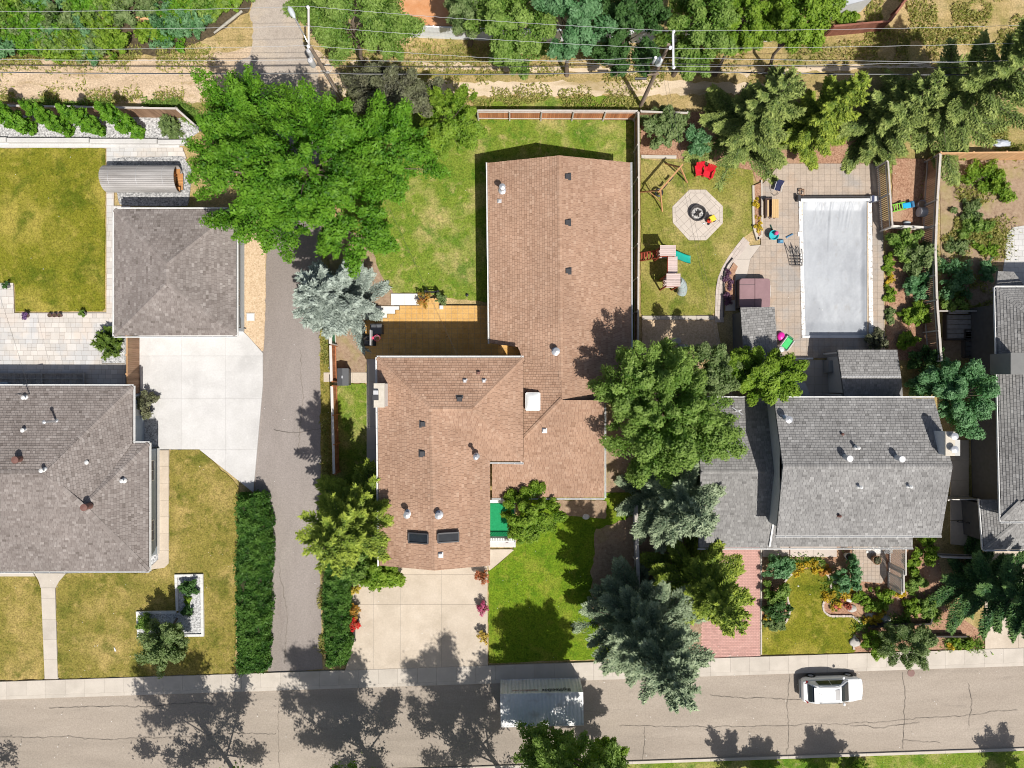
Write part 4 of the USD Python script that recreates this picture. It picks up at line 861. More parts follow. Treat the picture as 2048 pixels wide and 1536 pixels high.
def crown_mesh(c, rad, n, leaf, seed, clumps=60, tuft=1.0, shell=.5, squash=.8, low=-.55, lump=.35, up=.55, up_lean=.25):
    """leaves in clumps spread through an uneven ellipsoid; the clumps point outward like twig ends"""
    r = rng(seed); c, rad = np.asarray(c, float), np.asarray(rad, float)
    d = r.normal(size=(clumps * 4, 3)); d /= np.linalg.norm(d, axis=1, keepdims=True)
    d = d[d[:, 2] > low][:clumps]; K = len(d)
    lf = 1 + lump * (2 * meshkit.noise(d * 1.7 + seed * 3.1, seed) - 1) + .5 * lump * (2 * meshkit.noise(d * 4 + 9, seed) - 1)
    t = r.uniform(shell, 1, K) ** .7
    cc = c + d * rad * (lf * t)[:, None]
    mr = rad.mean() * (3.4 / math.sqrt(K)) * .44
    cs = mr * r.uniform(.45, 1.5, K)
    w = cs ** 2 * (.5 + t); k = r.choice(K, n, p=w / w.sum())
    out = d * np.array([1, 1, .5]) + np.array([0, 0, up_lean]); out /= np.linalg.norm(out, axis=1, keepdims=True)
    q = r.normal(size=(n, 3)); q /= np.linalg.norm(q, axis=1, keepdims=True); q *= (r.uniform(0, 1, n) ** .42)[:, None]
    q[:, 2] *= squash
    s = (r.beta(1.6, 1.3, n) * 2 - .9)                     # along the twig
    pos = cc[k] + q * (cs[k] * (1 - .45 * np.clip(s, 0, 1)))[:, None] + out[k] * (s * cs[k] * tuft)[:, None]
    nrm = out[k] * .5 + np.array([0, 0, up]) + r.normal(0, .55, (n, 3)) + q * .5
    al = out[k] + r.normal(0, .6, (n, 3))
    sz = leaf * r.uniform(.6, 1.25, n)
    v, f = leaf_tris(pos, nrm, al, sz, r)
    tone = np.clip(r.normal(.42, .24, n) + r.normal(0, .2, K)[k], 0, 1)
    sunlit_tip = np.clip(.15 + .45 * np.clip(s, -1, 1) + r.normal(0, .12, n), 0, .9)  # leaves pale towards the twig end: sunlight put into their colour
    return v, f, np.repeat(np.c_[tone, sunlit_tip], 3, 0), cc

def limbs(mb, base, cc, r0, seed, frac=.35, zsplit=.35, n=14):
    """tapered trunk and limbs out to some of the clumps"""
    r = rng(seed); top = cc.mean(0) + [0, 0, .15 * np.ptp(cc[:, 2])]
    base = np.asarray(base, float); H_ = top[2] - base[2]
    ts = np.linspace(0, 1, 7); bend = r.normal(0, .03 * H_, (7, 3)) * (ts * (1 - ts) * 3)[:, None]; bend[:, 2] = 0
    line = base + (top - base) * ts[:, None] + bend
    mb.tube(line, r0 * (1 - .75 * ts) * np.where(ts == 0, 1.35, 1), 8)
    for j in r.choice(len(cc), min(n, len(cc)), replace=False):
        t0 = r.uniform(zsplit, .9); p0 = base + (top - base) * t0; e = cc[j]
        mid = (p0 + e) / 2 + [0, 0, .1 * np.linalg.norm(e - p0)]
        rr = r0 * (1 - .7 * t0) * .55
        mb.tube([p0, (p0 + mid) / 2 + [0, 0, .02], mid, e], [rr, rr * .75, rr * .5, rr * .18], 6)

def tree(name, label, blobs, look, n, leaf, seed, base=None, r0=.18, bark=BARK, group=None, cat='tree', clumps=70, nl=16, **kw):
    """blobs: (px, py, z, rx, ry, rz) crown centres as seen in the photograph and radii in metres"""
    C = [P(b[0], b[1], b[2]) for b in blobs]
    bs = np.array([C[0][0], C[0][1], 0]) if base is None else P(*base)
    t = site(name, label, cat, (bs[0], bs[1], 0), group)
    vol = np.array([b[3] * b[4] for b in blobs]); V, F, U, CC, o = [], [], [], [], 0
    for i, b in enumerate(blobs):
        m = int(n * vol[i] / vol.sum()); kc = max(8, int(clumps * vol[i] / vol.sum()))
        v, f, u, cc = crown_mesh(C[i], b[3:6], m, leaf, seed * 7 + i, clumps=kc, **kw)
        v[:, 2] = np.maximum(v[:, 2], .05)
        V.append(v); F.append(f + o); U.append(u); CC.append(cc); o += len(v)
    mb = MB(); limbs(mb, bs, np.vstack(CC), r0, seed, n=nl)
    part(t, 'trunk', mb, bark, smooth=60)
    part(t, 'crown', (np.vstack(V), np.vstack(F)), look, uv=np.vstack(U))
    return t

def conifer(name, label, px, py, h, rad, look, seed, n=26000, group=None, z0=.4, droop=.3, blade=.125, sparse=1.0, power=.8, whorl=None, cat='tree', lift=.12, width=.24):
    """a spruce: whorls of separate drooping branches, each a narrow spray of side twigs set with needles"""
    r = rng(seed); b = P(px, py, 0)
    t = site(name, label, cat, b, group)
    part(t, 'trunk', MB().tube([b, b + [0, 0, h * .5], b + [0, 0, h * .985]], [max(.10, h * .018), h * .011, .02], 8), BARK, smooth=60)
    levels = whorl or max(5, int(h * 1.35)); pos, nrm, al, sz, tip, tone = [], [], [], [], [], []
    br = []
    for k, z in enumerate(z0 + (h - z0) * np.linspace(0, 1, levels)):
        f = (z - z0) / (h - z0); L = rad * max(1 - f, .0) ** power + .10
        m = max(4, int(round((7.4 - 2.6 * f) * sparse))); a0 = r.uniform(0, 6.28)
        for j in range(m):
            br.append((z + r.uniform(-.18, .18), a0 + 6.283 * j / m + r.uniform(-.3, .3), L * r.uniform(.6, 1.28), f))
    tot = sum(x[2] ** 1.4 for x in br); sticks = MB()
    for z, a, L, f in br:
        m = max(10, int(n * L ** 1.4 / tot))
        o = np.array([math.cos(a), math.sin(a), 0]); s = np.array([-o[1], o[0], 0])
        slope = lift + .55 * f - droop * .6 * (1 - f)
        bend = lambda u: (slope * u - droop * .6 * (1 - f * .6) * u ** 2 + .2 * u ** 3) * L      # droops, tips turn up
        nt = max(4, int(L * 4.6)); side = r.choice([-1, 1], m)
        u = r.beta(1.5, 1.0, m); tu = (np.floor(u * nt) + .5 + .22 * side) / nt                  # discrete side twigs, alternate
        w = r.beta(.95, 1.1, m)
        tl = width * L * np.clip(1.02 - tu, .0, 1) ** .6 * np.minimum(1, .25 + tu * 1.8) + .09
        lat = w * tl; fwd = lat * .95
        x = tu * L + fwd + r.normal(0, .022, m); y = side * lat + r.normal(0, .028, m)
        zz = z + bend(np.minimum(x / L, 1.15)) - .30 * lat + r.normal(0, .03, m)
        p = b + o * x[:, None] + s * y[:, None]; p[:, 2] = zz
        dirv = o * .85 + s * (side * (.2 + .5 * w))[:, None] + np.array([0, 0, .15]) + r.normal(0, .36, (m, 3))
        pos.append(p); al.append(dirv); nrm.append(np.array([0, 0, 1.]) + r.normal(0, .5, (m, 3)))
        sz.append(blade * r.uniform(.6, 1.25, m)); tone.append(np.clip(r.normal(.40, .26, m) + r.normal(0, .14), 0, 1))
        tip.append(np.clip(.75 * w * (.35 + .65 * u) + .4 * (u > .85) + r.normal(0, .12, m), 0, .95))  # weight of the painted sunlit tone, stronger towards twig and branch ends
        if L > .7: sticks.tube([b + [0, 0, z], b + o * L * .5 + [0, 0, z + bend(.5)], b + o * L * .92 + [0, 0, z + bend(.92)]], [.035, .022, .008], 4, cap=False)
    pos = np.vstack(pos); pos[:, 2] = np.maximum(pos[:, 2], .04)
    v, f = leaf_tris(pos, np.vstack(nrm), np.vstack(al), np.concatenate(sz), r, ratio=2.1)
    part(t, 'branch_wood', sticks, BARK, kind='stuff')
    part(t, 'crown', (v, f), look, uv=np.repeat(np.c_[np.concatenate(tone), np.concatenate(tip)], 3, 0))
    return t

def shrub(name, label, px, py, rx, ry, h, look, seed, n=2500, leaf=.13, group=None, clumps=22, cat='shrub', z=None, low=-.15, **kw):
    """(px, py): where the shrub's middle is seen"""
    zc = h * .45 if z is None else z
    c = P(px, py, zc); t = site(name, label, cat, (c[0], c[1], 0), group)
    v, f, u, cc = crown_mesh(c, (rx, ry, h * .55), n, leaf, seed, clumps=clumps, low=low, **kw)
    v[:, 2] = np.maximum(v[:, 2], .04)
    mb = MB()
    for e in cc[:7]: mb.tube([(c[0], c[1], 0), ((c[0] + e[0]) / 2, (c[1] + e[1]) / 2, e[2] * .6), e], [.035, .025, .01], 5)
    part(t, 'stem', mb, BARK)
    part(t, 'foliage', (v, f), look, uv=u)
    return t

def hedge(name, label, pts, h, look, seed, n, leaf=.12, zpx=None, group=None):
    """a clipped hedge over the polygon PTS (pixels at height h)"""
    pg = wobble(XY(pts, h if zpx is None else zpx), .11, .3, seed); c = pg.centroid; r = rng(seed)
    t = site(name, label, 'hedge', (c.x, c.y, 0), group)
    x0, y0, x1, y1 = pg.bounds
    part(t, 'twigs', MB().prism(pg.buffer(-.28), .05, h - .25), noisy('hedge_twigs', [(.03, .035, .015), (.05, .05, .02)], scale=9))
    q = np.c_[r.uniform(x0 - .1, x1 + .1, n * 3), r.uniform(y0 - .1, y1 + .1, n * 3)]
    fz = meshkit.fbm(np.c_[q * 1.6, np.zeros(len(q))], 3, seed)
    q = q[shapely.contains_xy(pg.buffer(.06), q[:, 0], q[:, 1])][:n]; m = len(q)
    dist = shapely.distance(shapely.points(q), pg.exterior)
    bump = meshkit.fbm(np.c_[q * 2.6, np.zeros(m)], 3, seed) - .5
    edge = np.clip(dist / .25, 0, 1)
    z = h + bump * .75 - (1 - edge) * r.uniform(0, 1, m) ** .6 * h * .85 - r.uniform(0, .3, m)
    pos = np.c_[q, np.maximum(z, .06)]
    nrm = np.c_[r.normal(0, .6, (m, 2)), np.abs(r.normal(.7, .4, m))]
    v, f = leaf_tris(pos, nrm, np.c_[r.normal(0, 1, (m, 2)), r.normal(.6, .5, m)], leaf * r.uniform(.6, 1.3, m), r, 2.0)
    u = np.c_[np.clip(r.normal(.45, .22, m) + bump, 0, 1), np.clip(.3 + bump * 2 + r.normal(0, .15, m), 0, .9)]
    part(t, 'foliage', (v, f), look, uv=np.repeat(u, 3, 0))
    return t

# ---- large trees
tree('broadleaf_tree', 'huge bright green broadleaf tree spreading over the side lane above the garage', [(610, 330, 7.5, 4.6, 3.6, 3.2), (480, 225, 7.0, 2.6, 2.4, 2.4), (462, 335, 6.2, 2.1, 2.5, 2.3), (535, 425, 5.4, 2.9, 1.9, 2.2), (690, 430, 6.0, 3.6, 2.5, 2.6), (770, 300, 6.5, 2.8, 2.7, 2.4), (655, 270, 7.5, 2.3, 1.8, 2.2)], LF_MAPLE, 105400, 0.155, 1, base=(668, 400), r0=.35, clumps=330, nl=40, lump=.5, tuft=1.35)
tree('broadleaf_tree', 'dark purple leaved tree behind the big broadleaf tree beside the lane pole', [(778, 188, 4.5, 2.5, 1.7, 1.8), (732, 172, 4.2, .9, 1.0, 1.2), (838, 200, 4.0, 1.2, 1.2, 1.2)], LF_PURPLE, 22100, 0.141, 2, base=(800, 270), r0=.14, clumps=60, lump=.5)
tree('broadleaf_tree', 'lime green tree between the purple tree and the wooden back fence', [(905, 240, 4.0, 1.9, 2.1, 1.9), (868, 285, 3.4, 1.3, 1.1, 1.3)], LF_BRIGHT, 23800, 0.141, 3, base=(905, 280), r0=.13, clumps=60)
conifer('blue_spruce', 'pale blue spruce drooping over the lane at the end of the white topped fence', 694, 612, 10.5, 3.0, ND_BLUE, 4, n=56000, droop=.3)
conifer('spruce', 'tall yellow tipped spruce at the front left corner of the brown house', 745, 1012, 14.0, 3.6, ND_LIME, 5, n=60000, droop=.3, power=.65, z0=1.0)
shrub('shrub', 'bright leafy bush by the driveway under the yellow tipped spruce', 760, 1150, 1.5, 1.1, 2.6, LF_BRIGHT, 6, n=6000, leaf=.16, clumps=30)
shrub('shrub', 'mid green bush squeezed between the driveway and hedge below the yellow tipped spruce', 722, 1112, 1.2, 1.4, 2.4, LF_GREEN, 66, n=4500, leaf=.15, clumps=26)
tree('globe_tree', 'round bright green tree beside the front porch with green carpet', [(1060, 1030, 3.0, 1.95, 2.0, 1.75)], LF_BRIGHT, 25500, 0.111, 7, r0=.1, clumps=70, lump=.16, shell=.7, tuft=.8)
tree('broadleaf_tree', 'large leafy tree shading the east side of the brown roof', [(1320, 830, 7.0, 3.5, 3.3, 3.2), (1265, 770, 6.5, 2.2, 2.2, 2.2), (1395, 850, 6.2, 2.2, 2.6, 2.2), (1300, 905, 5.8, 2.4, 1.6, 2.0), (1310, 730, 6.5, 2.0, 1.6, 1.9)], LF_GREEN, 78200, 0.133, 8, base=(1290, 800), r0=.28, clumps=230, nl=30, tuft=1.3, lump=.45)
tree('broadleaf_tree', 'mixed leafy small tree between the large shading tree and the lean-to', [(1402, 745, 4.6, 2.0, 1.7, 1.7), (1442, 730, 4.0, 1.2, 1.2, 1.2)], LF_DULL, 22100, 0.126, 9, r0=.1, clumps=55)
tree('broadleaf_tree', 'compact bright green tree behind the grey house next to the lean-to', [(1532, 752, 4.6, 2.35, 1.75, 1.6), (1490, 745, 4.2, 1.3, 1.3, 1.3)], LF_BRIGHT, 28900, 0.141, 10, base=(1510, 755), r0=.12, clumps=65, shell=.6)
conifer('spruce', 'grey green spruce overhanging the low wing of the grey house', 1328, 985, 11.0, 3.6, ND_TEAL, 11, n=52000, droop=.3, z0=.8)
conifer('spruce', 'yellow green spruce reaching over the pink brick driveway', 1374, 1140, 12.0, 3.3, ND_LIME, 12, n=48000, droop=.3)
conifer('blue_spruce', 'big blue green spruce leaning over the sidewalk and street', 1272, 1222, 15.0, 4.2, ND_TEAL, 13, n=95000, droop=.28, z0=.3)
conifer('spruce', 'broad grey green spruce behind the red garden chairs', 1482, 272, 9.5, 3.55, ND_OLIVE, 14, n=66000, droop=.3)
conifer('spruce', 'yellow green spruce between two others north of the pool', 1602, 268, 9.5, 2.5, ND_LIME, 15, n=44000, droop=.3)
conifer('spruce', 'dark spruce standing north of the slatted pool fence', 1738, 262, 9.0, 2.95, ND_OLIVE, 16, n=48000, droop=.3)
conifer('spruce', 'tall sparse spruce at the top right corner', 1862, 235, 13.5, 4.6, ND_OLIVE, 17, n=60000, droop=.2, sparse=.75)
conifer('spruce', 'deep green spruce at the bottom right corner by the street', 1940, 1160, 12.5, 3.8, leaf_look('needle_deep', [(.02, .075, .025), (.04, .125, .038), (.075, .18, .05)], tip=(.16, .27, .075), trans=.15, tcol=(.07, .17, .04)), 18, n=66000, droop=.22, sparse=.75, width=.2)
tree('broadleaf_tree', 'cool green leafy tree between the grey house chimney and right house', [(1920, 790, 4.6, 2.2, 2.1, 1.9), (1880, 755, 4.2, 1.2, 1.1, 1.2), (1915, 845, 4.2, 1.1, 1.0, 1.1)], LF_COOL, 27200, 0.126, 19, base=(1880, 790), r0=.11, clumps=70)
# ---- trees along the top
tree('broadleaf_tree', 'broad green tree right of the lane mouth behind the first pole', [(715, 30, 5.5, 3.2, 2.7, 2.4), (640, 5, 5.0, 1.7, 1.5, 1.6), (780, 60, 4.6, 1.6, 1.6, 1.6)], LF_GREEN, 30600, 0.141, 20, base=(735, 150), r0=.2, clumps=75)
tree('broadleaf_tree', 'pale olive tree beside the orange earth at the top', [(935, 5, 5.0, 1.4, 2.2, 1.8)], LF_DULL, 13600, 0.141, 21, base=(940, 90), clumps=40)
for k, (lab, bl, lk) in enumerate((('dark green tree hanging over the right end of the white fence', [(1030, 45, 6.0, 2.5, 2.6, 2.3), (1040, 100, 4.6, 1.6, 1.2, 1.3)], LF_GREEN),
                                   ('cool green tree left of the second pole at the top edge', [(1150, 25, 6.5, 2.5, 2.4, 2.4)], LF_COOL),
                                   ('tangled dark tree right behind the second pole', [(1262, 55, 5.5, 2.4, 2.5, 2.2), (1235, 110, 4.2, 1.2, 1.0, 1.0)], LF_DARK),
                                   ('leafy tree with yellowish tips right of the second pole', [(1395, 55, 5.5, 2.4, 2.6, 2.2), (1380, 110, 4.4, 1.5, 1.0, 1.2)], LF_GREEN),
                                   ('bright yellow green tree over the white fence gap at the top', [(1490, 40, 5.0, 1.7, 2.0, 1.8)], LF_BRIGHT),
                                   ('dense bright green tree left of the brown fence corner', [(1605, 35, 5.5, 2.3, 2.0, 2.0), (1570, 0, 5.0, 1.5, 1.5, 1.5)], LF_BRIGHT))):
    tree('broadleaf_tree', lab, bl, lk, 25500, 0.141, 30 + k, base=(bl[0][0] * .87 + 1024 * .13, 150 if k else 140), r0=.15, clumps=65, group='trees along the far side of the back lane')
# ---- trees south of the street: mostly out of the frame, their shadows fall on the street and driveway
for k, (px, h, rr, n, lk) in enumerate(((-10, 13, 3.6, 9000, LF_GREEN), (470, 17.5, 5.6, 29000, LF_GREEN), (765, 17.5, 6.2, 38000, LF_GREEN), (1012, 18.0, 5.2, 36000, LF_GREEN))):
    pb = P(px, 1562, 0); r = rng(700 + k)
    t = site('poplar', ['poplar beyond the bottom left corner', 'airy poplar south of the street opposite the bungalow', 'poplar south of the street opposite the hedge', 'tall poplar south of the street opposite the driveway'][k], 'tree', pb)
    cl, mb = [], MB()
    ts = np.linspace(0, 1, 9); lead = pb + np.c_[.25 * np.sin(ts * 5 + k), .25 * np.cos(ts * 4), h * .96 * ts]
    mb.tube(lead, .20 * (1 - .88 * ts), 7)
    for j in range(18):                                              # upswept leaders, each a spire of small leaf clusters
        f = .14 + .64 * j / 17; a = j * 2.4 + k; reach = rr * (1.08 - f) * r.uniform(.8, 1.15); rise = h * (.16 + .12 * (1 - f)) * r.uniform(.8, 1.2)
        p0 = pb + [0, 0, h * f]; p1 = p0 + [math.cos(a) * reach * .65, math.sin(a) * reach * .65, rise * .45]; p2 = p0 + [math.cos(a) * reach, math.sin(a) * reach, rise]
        mb.tube([p0, p1, p2], [.07 * (1.2 - f), .045 * (1.2 - f), .012], 5)
        for q in r.uniform(.25, 1.0, 26):
            c = p0 * (1 - q) ** 2 + 2 * p1 * q * (1 - q) + p2 * q ** 2; e = c + r.normal(0, .55 * (1.25 - q), 3) + [0, 0, .2]; cl.append(e)
            mb.tube([c, e], [.016, .006], 3, cap=False)
    for q in r.uniform(.55, 1.0, 60): e = pb + [0, 0, h * q] + r.normal(0, .75 * (1.12 - q) + .12, 3); cl.append(e)
    cl = np.array(cl); m = n; kk = r.integers(0, len(cl), m); q = r.normal(0, .19, (m, 3)) * [1, 1, .8]
    v, fc = leaf_tris(cl[kk] + q * r.choice([.7, 1.0, 1.5], m)[:, None], r.normal(0, 1, (m, 3)) + [0, 0, .4], r.normal(0, 1, (m, 3)), .15 * r.uniform(.6, 1.3, m), r)
    part(t, 'trunk', mb, BARK, smooth=60); part(t, 'crown', (v, fc), lk, uv=np.repeat(np.c_[r.random(m), r.uniform(0, .6, m)], 3, 0))
tree('broadleaf_tree', 'bushy tree leaning over the shipping container from the bottom edge', [(1105, 1510, 5.5, 2.3, 2.0, 2.2), (1160, 1570, 9, 2.7, 2.4, 2.6), (1215, 1600, 11.0, 2.3, 2.1, 2.4), (1080, 1480, 4.2, 1.1, 1.1, 1.1)], LF_GREEN, 51000, 0.126, 52, base=(1092, 1428), r0=.24, clumps=150, tuft=1.3, shell=.35)
tree('broadleaf_tree', 'smaller bright tree right of the container at the bottom edge', [(1205, 1535, 4.0, 1.6, 1.6, 1.6), (1228, 1600, 6.5, 1.7, 1.6, 2.0)], LF_BRIGHT, 18700, 0.126, 53, base=(1195, 1500), r0=.12, clumps=60)
for k, (px, h) in enumerate(((1485, 5.6), (1545, 5.4), (1668, 6.2), (2022, 6.0))):
    tree('young_tree', ['young street tree left of the white car at the bottom edge', 'second young tree left of the white car at the bottom edge', 'young street tree straight below the white car', 'young tree at the bottom right corner of the verge'][k],
         [(px + (px - 1024) * .09, 1552 + 784 * .09, h * .62, 1.25, 1.25, h * .34)], LF_GREEN, 7140, 0.133, 60 + k, base=(px, 1556), r0=.07, clumps=30, shell=.3, tuft=1.4)
shrub('shrub', 'low green bush at the bottom edge beside the south kerb', 1715, 1545, 1.0, .7, 1.2, LF_BRIGHT, 68, n=1500)
# ---- columnar shrubs on the left
for k, (bx, by) in enumerate(((-6, 262), (74, 264), (148, 268), (214, 272), (286, 272))):
    h = 5.2; pb = P(bx - 6, by - 4)
    t = site('columnar_shrub', ['half visible green columnar shrub at the left edge', 'green columnar shrub next to the left edge one', 'middle columnar shrub of the row by the left fence', 'columnar shrub second from the right end of the row', 'rightmost columnar shrub next to the small pine'][k], 'shrub', pb, 'columnar shrubs along the left fence')
    V, F, U, o = [], [], [], 0
    for j in range(8):
        f = j / 7; rad = .62 * (math.sin(.5 + f * 2.4)) ** .8 * (1 - .2 * f)
        v, fc, u, cc = crown_mesh(pb + [0, 0, .4 + (h - .6) * f], (rad, rad, .42), 1150, .15, 200 + 8 * k + j, clumps=12, low=-.9, up_lean=.9, tuft=1.2, shell=.6)
        v[:, 2] = np.maximum(v[:, 2], .05); V.append(v); F.append(fc + o); U.append(u); o += len(v)
    part(t, 'trunk', MB().tube([pb, pb + [0, 0, h * .8]], [.07, .02], 6), BARK); part(t, 'foliage', (np.vstack(V), np.vstack(F)), LF_MAPLE, uv=np.vstack(U))
conifer('dwarf_pine', 'small dark pine in the white gravel right of the columnar shrubs', 350, 262, 1.5, .85, ND_GREEN, 70, n=2500, blade=.12, cat='shrub')
conifer('juniper', 'spiky low juniper in the gravel square at the garage corner', 232, 690, 1.3, 1.15, leaf_look('needle_juniper', [(.03, .07, .01), (.06, .12, .015), (.10, .17, .025)], tip=(.17, .25, .04)), 71, n=2600, blade=.16, sparse=.7, cat='shrub', lift=.5)
shrub('shrub', 'brownish leafy shrub in gravel at the bungalow side door', 294, 808, .72, .85, 1.1, LF_PURPLE, 72, n=1800, leaf=.14)
hedge('hedge', 'long clipped dark hedge on the left of the side lane mouth', [(470, 992), (520, 990), (532, 1050), (530, 1250), (526, 1350), (470, 1352), (467, 1150)], 1.9, LF_HEDGE, 73, 40000, .11)
hedge('hedge', 'shorter clipped hedge between the side lane and beige driveway', [(646, 1125), (692, 1120), (693, 1240), (694, 1300), (688, 1336), (650, 1335), (644, 1220)], 1.9, LF_HEDGE, 74, 24000, .11)
tree('small_tree', 'leafy small tree growing out of the L shaped planter', [(330, 1282, 2.4, 1.35, 1.35, 1.5), (318, 1310, 2.6, .9, .7, 1.0), (352, 1262, 2.0, .9, .8, 1.0)], LF_DULL, 15300, 0.111, 75, base=(355, 1235), r0=.08, clumps=45, tuft=1.4, cat='small tree')
for k, (px, py, rx, h, lk, lab) in enumerate(((376, 1176, .5, 1.0, LF_DARK, 'upright green shrub at the top of the L shaped planter'), (376, 1201, .24, .4, LF_BRIGHT, 'tiny yellow green plant in the L shaped planter'), (378, 1222, .36, .6, LF_DARK, 'small dark plant in the middle of the L shaped planter'), (296, 1246, .62, .9, LF_GREEN, 'round bush at the left end of the L shaped planter'))):
    shrub('shrub', lab, px, py, rx, rx, h, lk, 80 + k, n=int(500 + 1200 * rx), leaf=.12, clumps=12)
# ---- shrubs at the back of the play yard, pool side and garden
shrub('shrub', 'large grey green shrub behind the swing set in the fence corner', 1328, 262, 1.7, 1.55, 2.2, LF_DULL, 90, n=7000, leaf=.15, clumps=45)
shrub('shrub', 'slim shrub between the corner bush and grey green spruce', 1388, 285, .8, 1.1, 1.9, LF_COOL, 91, n=2600, leaf=.15)
for k, (px, py, rx, ry, h, lk, lab) in enumerate(((1800, 487, 1.3, 1.0, 1.5, LF_GREEN, 'bush directly below the compost yard rail'), (1838, 515, 1.2, 1.4, 1.7, LF_DULL, 'large dull green bush against the right fence'), (1834, 575, .9, .9, 1.4, LF_COOL, 'cool green bush halfway along the right fence'), (1836, 632, .75, .8, 1.2, LF_BRIGHT, 'bright bush at the lower right fence'), (1812, 632, .6, .5, .7, LF_BRIGHT, 'low bright plant on the bark left of the fence bush'),
                                             (1777, 530, .3, .85, .35, LF_BRIGHT, 'yellow green ground cover at the pool deck edge'), (1778, 590, .4, .6, .4, LF_BRIGHT, 'second clump of ground cover at the pool deck edge'), (1780, 630, .35, .6, .4, LF_DULL, 'dull ground cover near the pool corner'), (1812, 680, .6, .6, .7, LF_BRIGHT, 'grassy green tuft behind the pavilion'), (1752, 680, .7, .65, 1.3, LF_PURPLE, 'airy dark twigged shrub at the pool corner'), (1850, 720, 1.1, 1.0, 1.6, LF_DARK, 'dark shaded bush behind the pavilion'), (1830, 770, .7, .6, 1.0, LF_COOL, 'small pale bush in the shade beside the pavilion'))):
    shrub('shrub', lab, px, py, rx, ry, h, lk, 100 + k, n=int(1200 + 1700 * rx * ry), leaf=.14, clumps=24)
for k, (px, py, rx, ry, h, lk, lab) in enumerate(((1555, 1136, .95, .9, 1.4, LF_COOL, 'topmost of three dark round bushes beside the brick driveway'), (1552, 1180, .95, .8, 1.4, LF_GREEN, 'middle one of three round bushes beside the brick driveway'), (1556, 1218, .95, .7, 1.3, LF_DARK, 'lowest of three dark round bushes beside the brick driveway'),
                                             (1694, 1147, .95, 1.25, 1.5, LF_COOL, 'clipped oval bush beside the small tiled patio'), (1745, 1195, 1.35, .85, .9, LF_BRIGHT, 'long bright green grassy bush below the tiled patio'), (1578, 1128, .42, .5, .6, LF_COOL, 'blue green tuft beside the topmost round bush'), (1845, 1095, .95, 1.0, 1.7, LF_BRIGHT, 'light leafed shrub right of the lattice'), (1832, 1165, .75, .6, .9, LF_GREEN, 'arching grassy plant right of the lattice foot'),
                                             (1825, 1130, .4, .8, .7, LF_BRIGHT, 'yellow green strap leaved plant along the lattice'), (1822, 1215, .6, .7, .7, LF_BRIGHT, 'yellow green shrub above the dark garden rail'), (1852, 1210, .6, .8, .9, LF_GREEN, 'green shrub at the end of the dark garden rail'), (1752, 1285, .95, .9, 1.2, LF_BRIGHT, 'lime bush by the sidewalk under the dark rail'), (1925, 1286, .9, .3, .5, LF_BRIGHT, 'yellow green flower row along the sidewalk'), (1548, 1245, .8, .45, .5, LF_DULL, 'low mixed plants below the three round bushes'))):
    shrub('shrub', lab, px, py, rx, ry, h, lk, 120 + k, n=int(1200 + 1800 * rx * ry), leaf=.13, clumps=26, lump=.15, shell=.6)
tree('small_tree', 'round leafy small tree overhanging the sidewalk right of the lime bush', [(1820, 1288, 2.0, 1.85, 1.5, 1.4)], LF_DULL, 16150, 0.104, 140, base=(1775, 1262), r0=.08, clumps=50, cat='small tree', lump=.2)
FL = {}
def flowers(label, px, py, rx, ry, h, stops, seed, n=500, name='flower_clump'):
    key = 'petal_%d' % seed
    return shrub(name, label, px, py, rx, ry, h, leaf_look(key, stops, trans=.2), seed, n=n, leaf=.10, clumps=10, cat='flowers', lump=.2)
YEL, ORG, RED, PUR = [(.10, .13, .02), (.42, .28, .02), (.62, .46, .03)], [(.10, .12, .02), (.42, .20, .03), (.60, .32, .06)], [(.10, .08, .03), (.45, .09, .06), (.65, .2, .15)], [(.05, .03, .04), (.11, .05, .09), (.16, .08, .14)]
for k, (lab, px, py, rx, ry, h, st) in enumerate((('golden plant at the top left of the curved lawn', 1595, 1137, .35, .5, .35, YEL), ('golden mound above the curved lawn', 1630, 1132, .6, .45, .4, YEL), ('orange flowers right of the golden mound', 1650, 1140, .4, .4, .3, ORG), ('large yellow flower mound right of the curved lawn', 1670, 1195, .75, .75, .4, YEL), ('red pink flower patch in the yellow mound', 1684, 1210, .5, .28, .45, RED), ('yellow flowers under the oval bush', 1692, 1185, .5, .4, .35, YEL), ('bright yellow flowers by the brick driveway', 1536, 1240, .45, .3, .4, YEL), ('yellow clump below the long bright bush', 1758, 1218, .6, .4, .35, YEL), ('golden clump at the lattice foot', 1797, 1187, .4, .4, .4, YEL), ('yellow plants at the tip of the curved lawn edging', 1742, 1240, .75, .35, .35, YEL), ('yellow plants in the long planter, upper clump', 1514, 408, .2, .5, .25, YEL), ('yellow plants in the long planter, lower clump', 1515, 450, .22, .7, .25, YEL), ('dark purple plants in the curved planter', 1458, 555, .3, .8, .45, PUR), ('second dark purple plant in the curved planter', 1456, 598, .32, .4, .4, PUR), ('yellow green ground cover along the pool deck, middle', 1778, 560, .25, .5, .25, YEL), ('yellow flowers along the sidewalk by the corner spruce', 1905, 1290, .5, .2, .35, YEL))):
    flowers(lab, px, py, rx, ry, h, st, 300 + k, n=int(350 + 700 * rx))
